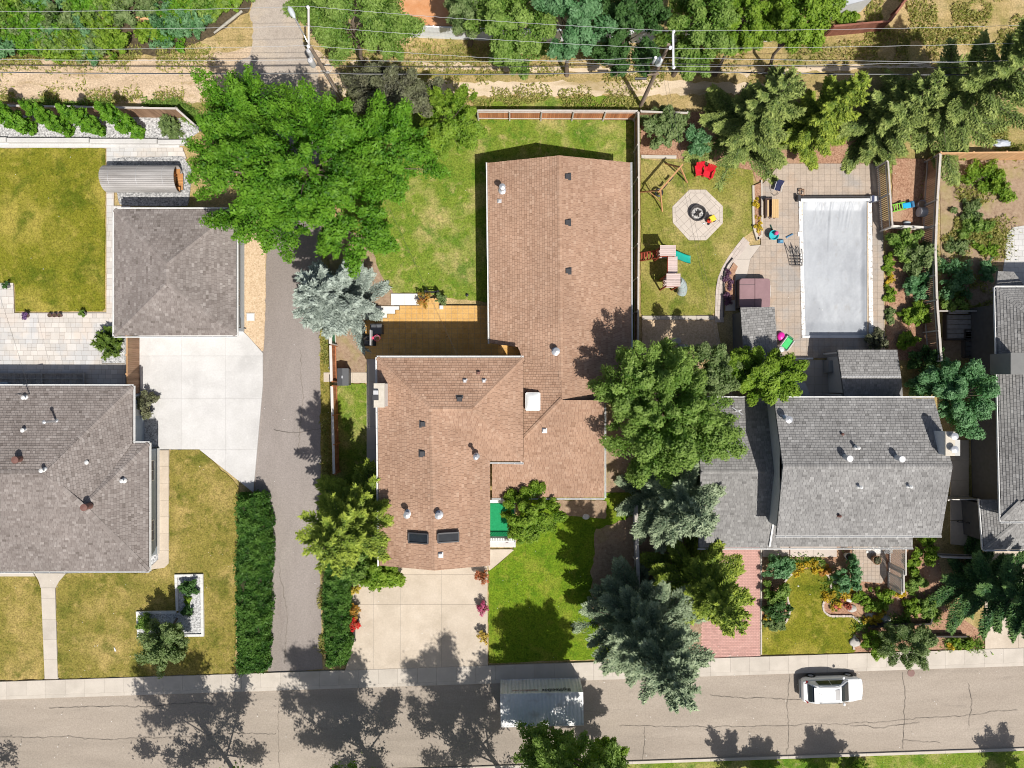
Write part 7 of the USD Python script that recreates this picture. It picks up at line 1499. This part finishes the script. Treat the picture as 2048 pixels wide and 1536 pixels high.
part(site('foam_noodle', 'dark green foam stick lying above the water table', 'toy', P(1543, 456)), 'noodle', MB().tube([P(1541, 450, .14), P(1546, 463, .16)], .05, 8), plain('foam_green', (.02, .07, .05), .8)); part(site('pool_brush', 'dark blue brush head on the deck left of the pool', 'brush', P(1580, 471)), 'brush', MB().tube([P(1572, 475, .14), P(1586, 468, .16)], .055, 8).beam(P(1575, 474, .16), P(1574, 477, .12), .05, .05), BLUET)
# hot tub
p, q = P(1479, 612, .95), P(1540, 557, .95); VIN = noisy('plum_vinyl', [(.235, .145, .155), (.28, .175, .185)], scale=1.5, fine=(20, .05), rough=.5)
t = site('hot_tub', 'square hot tub under a plum coloured folding cover', 'hot tub', P(1510, 585)); m_x = p[0] + .5 * (q[0] - p[0])
part(t, 'tub', MB().prism(sbox(p[0] + .05, p[1] - .1, q[0] - .05, q[1] - .05).buffer(.04), .1, .88), plain('tub_skirt', (.10, .075, .065), .6))
for k, (a, b) in enumerate(((p[0], m_x - .012), (m_x + .012, q[0]))):
    g = sbox(a, p[1] - .15, b, q[1]); g = g.intersection(sbox(p[0], p[1] - .15, q[0], q[1]).buffer(-.25).buffer(.25)); mm = MB().prism(g, .885, .97); part(t, 'cover_panel', mm.prism(g.buffer(-.03), .97, .985), VIN)
part(t, 'strap', MB().box(p[0], m_x - .02, q[1] - .47, q[1] - .44, .986, .992), DARKM); part(t, 'step', MB().box(q[0] + .0, q[0] + .24, (p[1] + q[1]) / 2 - .25, (p[1] + q[1]) / 2 + .6, .1, .4), plain('white_step', (.6, .6, .6), .6))
# green and pink pool toys
c = P(1570, 687, .1); GRN = plain('toy_green', (.05, .52, .14), .45); t = thing('toddler_slide', 'bright green toddler slide toy with white sides near the lean-to', 'toy', c, -2.2)
part(t, 'slide_bed', MB().cbox(-.42, .42, -.26, .26, .38, .46, .05), GRN); part(t, 'side', MB().cbox(-.46, .50, .28, .36, .1, .56, .04), WHITE); part(t, 'side', MB().cbox(-.46, .50, -.36, -.28, .1, .56, .04), WHITE); part(t, 'foot', MB().lathe([(.002, .0), (.2, 0), (.22, .2), (.002, .24)], (.56, 0, .02), 12), plain('toy_grey', (.5, .52, .55), .4), smooth=40); part(t, 'step', MB().cbox(-.62, -.47, -.24, .24, .02, .3, .03), plain('toy_darkgreen', (.03, .2, .08), .5))
c = P(1560, 673, .1); part(site('pool_float', 'magenta inflatable toy half under the lean-to roof edge', 'toy', c), 'float', MB().tm(trimesh.creation.icosphere(2, 1).apply_transform(np.diag([.3, .34, .2, 1])).apply_translation(c + [0, 0, .2])), plain('magenta', (.70, .03, .36), .35), smooth=True)
t = site('deck_step', 'pale timber step edge at the foot of the pool deck', 'step', P(1600, 716)); part(t, 'nosing', MB().beam(P(1579, 717, .1), P(1626, 717, .1), .12, .1), WHITE); part(t, 'riser', MB().beam(P(1579, 719, .03), P(1626, 719, .03), .04, .06), M_CONC)
p, q = P(1656, 745, .9), P(1682, 720, .9); t = site('pool_heater', 'dark grey pool heater with two lid panels beside the pavilion', 'heater', (p + q) / 2); part(t, 'casing', MB().cbox(p[0], q[0], p[1], q[1], .05, .95, .03), plain('heater_grey', (.24, .24, .24), .6)); part(t, 'lid', MB().cbox(p[0] + .04, (p[0] + q[0]) / 2 - .02, p[1] + .05, q[1] - .05, .955, .99, .02), plain('heater_lid', (.33, .33, .33), .6)); part(t, 'lid', MB().cbox((p[0] + q[0]) / 2 + .02, q[0] - .04, p[1] + .05, q[1] - .05, .955, .99, .02), plain('heater_lid', (.33, .33, .33), .6))
t = site('dark_side_yard', 'paved dark strip between the pool deck and grey house', 'paving', P(1620, 755), kind='structure'); cells = [g.intersection(Polygon(XY([(1552, 720), (1690, 720), (1690, 800), (1552, 800)]))) for g in grid(P(1550, 0)[0], P(1692, 0)[0], P(0, 800)[1], P(0, 720)[1], .6, .6, 3, 0)]; slabs(t, cells, .06, M_STAMP)
c = P(1592, 787, 2.2); t = site('patio_umbrella', 'grey patio umbrella half hidden by the grey house eave', 'umbrella', (c[0], c[1], 0)); part(t, 'pole', MB().tube([(c[0], c[1], .06), (c[0], c[1], 2.5)], .025, 6), DARKM)
for k in range(8): a, b = k * np.pi / 4, (k + 1) * np.pi / 4; part(t, 'canopy_panel', MB().add([(c[0], c[1], 2.5), (c[0] + 1.05 * math.cos(a), c[1] + 1.05 * math.sin(a), 2.1), (c[0] + 1.05 * math.cos(b), c[1] + 1.05 * math.sin(b), 2.1)], [(0, 1, 2)]), plain('grey_canvas', (.33, .33, .33), .9))
# compost yard
t = thing('toddler_slide', 'blue and lime toddler slide lying in the compost yard', 'toy', P(1803, 414, .07), .18); part(t, 'slide_bed', MB().cbox(-.15, .55, -.22, .22, .25, .40, .06), plain('sky_blue', (.02, .36, .70), .4)); part(t, 'platform', MB().cbox(.52, .75, -.24, .24, .3, .5, .05), BLUET)
LIME = plain('lime_plastic', (.22, .56, .06), .45)
for s in (-.26, .26): part(t, 'ladder_side', MB().beam((-.75, s, .08), (.1, s, .42), .06, .1), LIME)
for k in range(4): part(t, 'ladder_rung', MB().box(-.68 + k * .17, -.62 + k * .17, -.24, .24, .1 + k * .07, .16 + k * .07), LIME)
c = P(1838, 411, .07); t = site('plant_tub', 'round weathered tub of dry soil in the compost yard', 'tub', c); part(t, 'tub', MB().lathe([(.26, 0), (.30, .42), (.33, .42), (.33, .45), (.28, .45), (.27, .36), (.002, .36)], c, 18), GREYP, smooth=40); part(t, 'soil', MB().lathe([(.27, .38), (.002, .39)], c, 18), M_SOIL)
c = P(1836, 427, .07); t = site('compost_bin', 'tilted grey compost bin beside the weathered tub', 'bin', c); part(t, 'drum', MB().tube([c + [-.2, 0, .42], c + [.35, 0, .38]], .36, 18), plain('bin_grey', (.42, .43, .45), .5), smooth=40); part(t, 'stand', MB().box(c[0] - .1, c[0] + .3, c[1] - .25, c[1] + .25, 0, .15), DARKM)
c = P(1812, 447, .07); part(site('feed_sack', 'pale sack leaning on the compost yard rail', 'sack', c), 'sack', MB().tm(trimesh.creation.icosphere(2, 1).apply_transform(np.diag([.3, .16, .14, 1])).apply_translation(c + [0, 0, .14])), plain('sack_cloth', (.4, .44, .48), .8), smooth=True)
# right house yard
for k, (x0, x1, y0, y1, lab) in enumerate(((1893, 1966, 626, 679, 'wide timber planting box in the shade by the right fence'), (1930, 1974, 660, 714, 'square dark timber box below the wide planting box'))):
    t = site('planting_box', lab, 'planter', P((x0 + x1) / 2, (y0 + y1) / 2)); p, q = P(x0, y1, .4), P(x1, y0, .4)
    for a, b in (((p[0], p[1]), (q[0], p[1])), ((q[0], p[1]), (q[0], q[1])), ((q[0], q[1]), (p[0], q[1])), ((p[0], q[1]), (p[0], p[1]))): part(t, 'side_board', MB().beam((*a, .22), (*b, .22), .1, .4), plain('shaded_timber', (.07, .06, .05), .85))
    n = 5
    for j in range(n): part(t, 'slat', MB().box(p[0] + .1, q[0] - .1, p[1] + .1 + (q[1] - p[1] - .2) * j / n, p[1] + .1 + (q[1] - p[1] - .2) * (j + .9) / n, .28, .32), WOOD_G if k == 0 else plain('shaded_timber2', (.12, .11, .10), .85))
t = site('timber_rail', 'pale timber rail bridging the fence and the wide planting box', 'rail', P(1905, 622)); part(t, 'rail', MB().beam(P(1878, 622, 1.0), P(1965, 622, 1.0), .1, .06), CAPG); part(t, 'rail', MB().beam(P(1898, 626, .8), P(1936, 626, .8), .1, .06), CAPG)
for x in (1880, 1930, 1964): a = P(x, 622, 1); part(t, 'post', MB().box(a[0] - .05, a[0] + .05, a[1] - .05, a[1] + .05, 0, .97), CAPG)
c = P(1933, 1015, 0); t = site('wheelie_bin', 'waste bin with a bright yellow green lid in the gap beside the grey house', 'bin', c); part(t, 'body', MB().add([(c[0] + a * s, c[1] + b * s, z) for z, s in ((.1, .8), (.95, 1)) for a, b in ((-.25, -.34), (.25, -.34), (.25, .34), (-.25, .34))], [(0, 1, 5, 4), (1, 2, 6, 5), (2, 3, 7, 6), (3, 0, 4, 7), (3, 2, 1, 0)]), DG); part(t, 'lid', MB().cbox(c[0] - .28, c[0] + .28, c[1] - .36, c[1] + .40, .96, 1.06, .05), plain('lid_lime', (.34, .46, .02), .45)); part(t, 'handle', MB().tube([c + [-.2, .42, .98], c + [.2, .42, .98]], .02, 6), BLACKPL)
for s in (-.24, .24): part(t, 'wheel', MB().tm(trimesh.creation.cylinder(.1, .06, sections=14).apply_transform(trimesh.transformations.rotation_matrix(np.pi / 2, (0, 1, 0))).apply_translation(c + [s, .3, .1])), BLACKPL, smooth=40)
c = P(1932, 1042, .1); t = site('bicycle', 'dark bicycle parked behind the waste bin', 'bicycle', c); 
for dx in (-.5, .5):
    th = np.linspace(0, 2 * np.pi, 25); part(t, 'wheel', MB().tube(np.c_[c[0] + dx + .33 * np.cos(th), np.full(25, c[1]), .43 + .33 * np.sin(th)], .022, 5), BLACKPL)
part(t, 'frame', MB().tube([c + [-.5, 0, .33], c + [-.1, 0, .3], c + [.35, 0, .75], c + [-.2, 0, .72], c + [-.1, 0, .3]], .02, 6).tube([c + [.5, 0, .33], c + [.35, 0, .78]], .02, 6), DARKM); part(t, 'saddle', MB().cbox(c[0] - .33, c[0] - .08, c[1] - .07, c[1] + .07, .86, .92, .02), BLACKPL); part(t, 'handlebar', MB().tube([c + [.33, -.28, .9], c + [.38, 0, .92], c + [.33, .28, .9]], .016, 6), GALV)
# front garden: tubs and lattice
pot('plant_tub', 'pale round tub filled with dark soil under the grey house eave', 1692, 1110, .27, .5, M_CONC, None); pot('plant_tub', 'brown half barrel with a dark plant on the small tiled patio', 1747, 1117, .33, .55, WOOD_B, LF_PURPLE, lr=.2, seed=71, n=120)
c = P(1770, 1103, .1); t = site('pebble_bed', 'white pebbles along the eave at the tiled patio', 'pebbles', c, kind='stuff'); r = rng(4); m = MB()
for k in range(110): x, y = r.uniform(1733, 1785), r.uniform(1094, 1106); q = P(x, y, .12); m.tm(trimesh.creation.icosphere(0, 1).apply_transform(np.diag([*r.uniform(.05, .11, 2), .06, 1])).apply_translation(q))
part(t, 'pebbles', m, ROCK)
for k, (x, ya, yb_, lab) in enumerate(((1811.5, 1094, 1150, 'tall white lattice panel next to the grey house eave'), (1807.5, 1140, 1184, 'middle white lattice panel stepping down from the eave'), (1803.5, 1158, 1188, 'lowest white lattice panel at the foot of the screen'))):
    h = 2.2 - .15 * k; t = site('lattice_panel', lab, 'lattice', P(x, ya, h) * [1, 1, 0]); p, q = P(x, yb_, h), P(x, ya, h); Lq = q[1] - p[1]
    for z in (.12, h): part(t, 'rail', MB().beam([p[0], p[1], z], [p[0], q[1], z], .08, .08), CAPW)
    for yv in (p[1], q[1]): part(t, 'post', MB().box(p[0] - .045, p[0] + .045, yv - .045, yv + .045, 0, h), CAPW)
    n = int((Lq + h) / .17)
    for sg in (0, 1):
        for j in range(-12, n + 12):
            a0 = j * .17 ; yA, yB = (a0, a0 + h - .12) if sg else (a0, a0 - h + .12)          # diagonal laths clipped to the panel
            ls = LineString([(yA, .12), (yB, h)]).intersection(sbox(0, .12, Lq, h))
            if ls.geom_type == 'LineString' and ls.length > .08: (ya_, za), (yb2, zb) = ls.coords[0], ls.coords[-1]; part(t, 'lath', MB().beam((p[0] + (.012 if sg else -.012), p[1] + ya_, za), (p[0] + (.012 if sg else -.012), p[1] + yb2, zb), .035, .012, up=(1, 0, 0)), CAPW)
# ------------------------------------------------------------------ poles and wires
POLE = noisy('pole_wood', [(.15, .115, .09), (.26, .20, .155), (.32, .26, .21)], scale=3, stretch=(2, 2, .3), fine=(30, .15), rough=.9); WIRE = plain('pale_wire', (.60, .61, .62), .35, metal=.3); WIRED = plain('dark_cable', (.05, .05, .055), .6)
WHITEI = plain('insulator', (.70, .71, .74), .25)
hp = 9.4
def pole(label, bx, by, r0=.17):
    b = P(bx, by); t = site('utility_pole', label, 'utility pole', b); part(t, 'pole', MB().tube([b, b + [0, 0, hp * .5], b + [0, 0, hp]], [r0, r0 * .85, r0 * .65], 12), POLE, smooth=40); return t, b
def crossarm(t, x, ya, yb_, z, mat=WHITEI):
    p, q = P(x, ya, z), P(x + .5, yb_, z); part(t, 'crossarm', MB().beam(p, q, .11, .13), mat)
    for e in (p, q): part(t, 'insulator', MB().lathe([(.05, 0), (.10, .05), (.06, .10), (.10, .15), (.05, .2), (.002, .22)], e + [0, 0, .06], 10), WHITEI, smooth=40)
    return p + [0, 0, .25], q + [0, 0, .25]
t1, b1 = pole('dark wooden utility pole with street lamp at the lane crossing', 694, 217)
a1, a2 = crossarm(t1, 617.5, 17, 95, hp - .1, CAPW)
am = P(619, 52, hp + .2)
part(t1, 'conduit', MB().tube([b1 + [-.17, .1, 0], b1 + [-.17, .1, 7.2]], .04, 6), GALV)
lp = P(588, 33, 8.6); part(t1, 'lamp_arm', MB().tube([b1 + [-.1, 0, 7.9], (b1 + [0, 0, 8.2] + lp) / 2 + [0, 0, .2], lp], .035, 6), GALV)
dl = (lp - b1) * [1, 1, 0]; dl /= np.linalg.norm(dl)
part(t1, 'lamp_head', MB().tube([lp - dl * .1, lp + dl * .12, lp + dl * .5, lp + dl * .72], [.07, .17, .19, .06], 10), plain('lamp_head_paint', (.50, .54, .56), .4), smooth=50)
for k, (dx, dy, z) in enumerate(((-.35, .25, 7.9), (-.45, -.1, 7.3))): part(t1, 'transformer', MB().lathe([(.002, 0), (.2, 0), (.21, .06), (.21, .62), (.16, .7), (.05, .72), (.05, .84), (.002, .86)], b1 + [dx, dy, z], 14), LEAD, smooth=40)
part(t1, 'cable_coil', MB().tube([b1 + [.3 + .28 * math.cos(a), .28 * math.sin(a), 6.6] for a in np.linspace(0, 6.1, 16)], .02, 5), WIRE)
part(t1, 'step_bolt', MB().beam(b1 + [-.28, 0, 6.2], b1 + [.28, 0, 6.2], .05, .08), LEAD)
t2, b2_ = pole('brown wooden utility pole behind the corner of the cedar fence', 1281, 212, .16)
c1_, c2_ = crossarm(t2, 1346, 66, 137, hp - .1, WHITEI); cm = P(1340, 97, hp + .2)
part(t2, 'top_insulator', MB().lathe([(.05, 0), (.11, .05), (.06, .12), (.10, .17), (.002, .22)], P(1340, 97, hp), 10), WHITEI, smooth=40)
q = P(1316, 128, 7.0); part(t2, 'transformer', MB().lathe([(.002, 0), (.19, 0), (.2, .06), (.2, .66), (.15, .74), (.002, .76)], q, 14), plain('transformer_grey', (.55, .60, .62), .4), smooth=40); part(t2, 'transformer', MB().lathe([(.002, 0), (.1, 0), (.1, .8), (.002, .82)], q + [-.3, .1, -.1], 10), WHITEI, smooth=40)
q = P(1283, 157, 5.6); part(t2, 'splice_box', MB().tube([q + [-.45, 0, 0], q + [.35, 0, 0]], .09, 8), DARKM); part(t2, 'bracket', MB().beam(P(1295, 150, 6), P(1318, 148, 6.2), .08, .1), POLE)
def wire(label, pts, rad=.010, mat=WIRE, sag=.25, cat='wire', group=None):
    """a strung wire through the given points, sagging between them"""
    line = []
    for a, b in zip(pts[:-1], pts[1:]):
        for u in np.linspace(0, 1, 12)[:-1]: line.append(a + (b - a) * u - [0, 0, 4 * sag * u * (1 - u)])
    line.append(pts[-1]); t = site('overhead_wire', label, cat, pts[0], group)
    part(t, 'wire', MB().tube(line, rad, 5), mat)
wire('topmost overhead wire of the three on the crossarms', [P(-200, 22, hp), a1, c1_, P(2300, 42, hp - .2)])
wire('second overhead wire, below the topmost one', [P(-200, 55, hp), am, cm, P(2300, 78, hp - .2)])
wire('third overhead wire at the lower crossarm ends', [P(-200, 98, hp), a2, c2_, P(2300, 112, hp - .2)])
lo1, lo2 = b1 + [.1, .1, 7.0], b2_ + [.1, .1, 6.9]
for k, (z, dy, mat, rad, lab) in enumerate(((7.0, 0, WIRED, .022, 'thick dark cable strung low between the two poles'), (6.5, -.25, WIRED, .03, 'thickest dark cable under the low pair'), (6.1, -.1, WIRE, .013, 'lowest pale cable between the two poles'), (7.5, .15, WIRE, .012, 'thin pale cable just under the lower crossarm wire'))):
    wire(lab, [np.array([P(-200, 0)[0], b1[1] + dy + .3, z]), b1 + [0, dy, z], b2_ + [0, dy, z - .1], np.array([P(2300, 0)[0], b2_[1] + dy - .2, z - .1])], rad, mat, .35)
wire('service wire from the second pole to the grey house mast', [b2_ + [.2, 0, 7.2], P(1470, 816, 4.2)], .007, WIRED, .5); wire('service wire from the second pole over the play lawn to the low wing', [b2_ + [.25, 0, 6.3], P(1466, 812, 4.0)], .007, WIRED, .8)
wire('service wire from the first pole to the back of the brown house', [b1 + [.1, -.1, 6.8], P(920, 722, 5.2)], .007, WIRED, .5); wire('service wire from the left to the bungalow roof mast', [P(-140, 215, 7), P(60, 786, 4.0)], .007, WIRED, .4)
wire('guy wire running down beside the first pole', [b1 + [-.15, 0, 7.5], P(712, 240, .1)], .012, WIRE, .02)
# logs and edging in the thicket at the top left
for k, (pa, pb, lab) in enumerate((((-20, 31), (103, 31), 'orange brown log edging at the left end of the thicket'), ((203, 35), (310, 38), 'orange brown log edging right of the middle thicket'), ((310, 38), (360, 12), 'slanting log edging at the upper end of the thicket'))):
    t = site('log_edging', lab, 'log', P(*pa)); ls = [P(*pa, .5), P(*pb, .5)]
    for j in range(2): part(t, 'log', MB().tube([ls[0] + [0, 0, -.3 * j], (ls[0] + ls[1]) / 2 + [0, .05, .02 - .3 * j], ls[1] + [0, 0, -.3 * j]], [.17, .16, .15], 9), WOOD_O, smooth=40)
t = site('fallen_log', 'pale fallen log beside the lane mouth', 'log', P(460, 45)); part(t, 'log', MB().tube([P(428, 66, .15), P(455, 45, .2), P(484, 22, .15)], [.07, .11, .1], 8), BARKP, smooth=40)
t = site('shed_roof', 'grey roof corner at the top edge beside the brown fence', 'roof', P(1690, -12)); g = Polygon(XY([(1658, -40), (1760, -40), (1760, -8), (1664, 18)], 2.4)); part(t, 'roof', MB().prism(g, 2.3, 2.4), noisy('metal_roof', [(.40, .42, .45), (.5, .52, .55)], scale=2, stretch=(.2, 3, 1), rough=.5)); part(t, 'wall', MB().prism(g.buffer(-.2), 0, 2.28), STUCCO_G)
shrub('shrub', 'bright green bush between the grey roof corner and brown fence', 1690, 32, .8, .6, 1.0, LF_BRIGHT, 501, n=2400)
c = P(2000, 288, .05); t = site('tarp_heap', 'blue grey tarp heap at the spruce foot on the right', 'tarp', c); m = trimesh.creation.icosphere(3, 1); v = m.vertices * (1 + .8 * (meshkit.fbm(m.vertices * 2.2, 3, 4) - .5))[:, None] * [.75, .28, .22]; part(t, 'tarp', (v + c + [0, 0, .12], m.faces), plain('tarp_grey', (.42, .46, .52), .5), smooth=40)
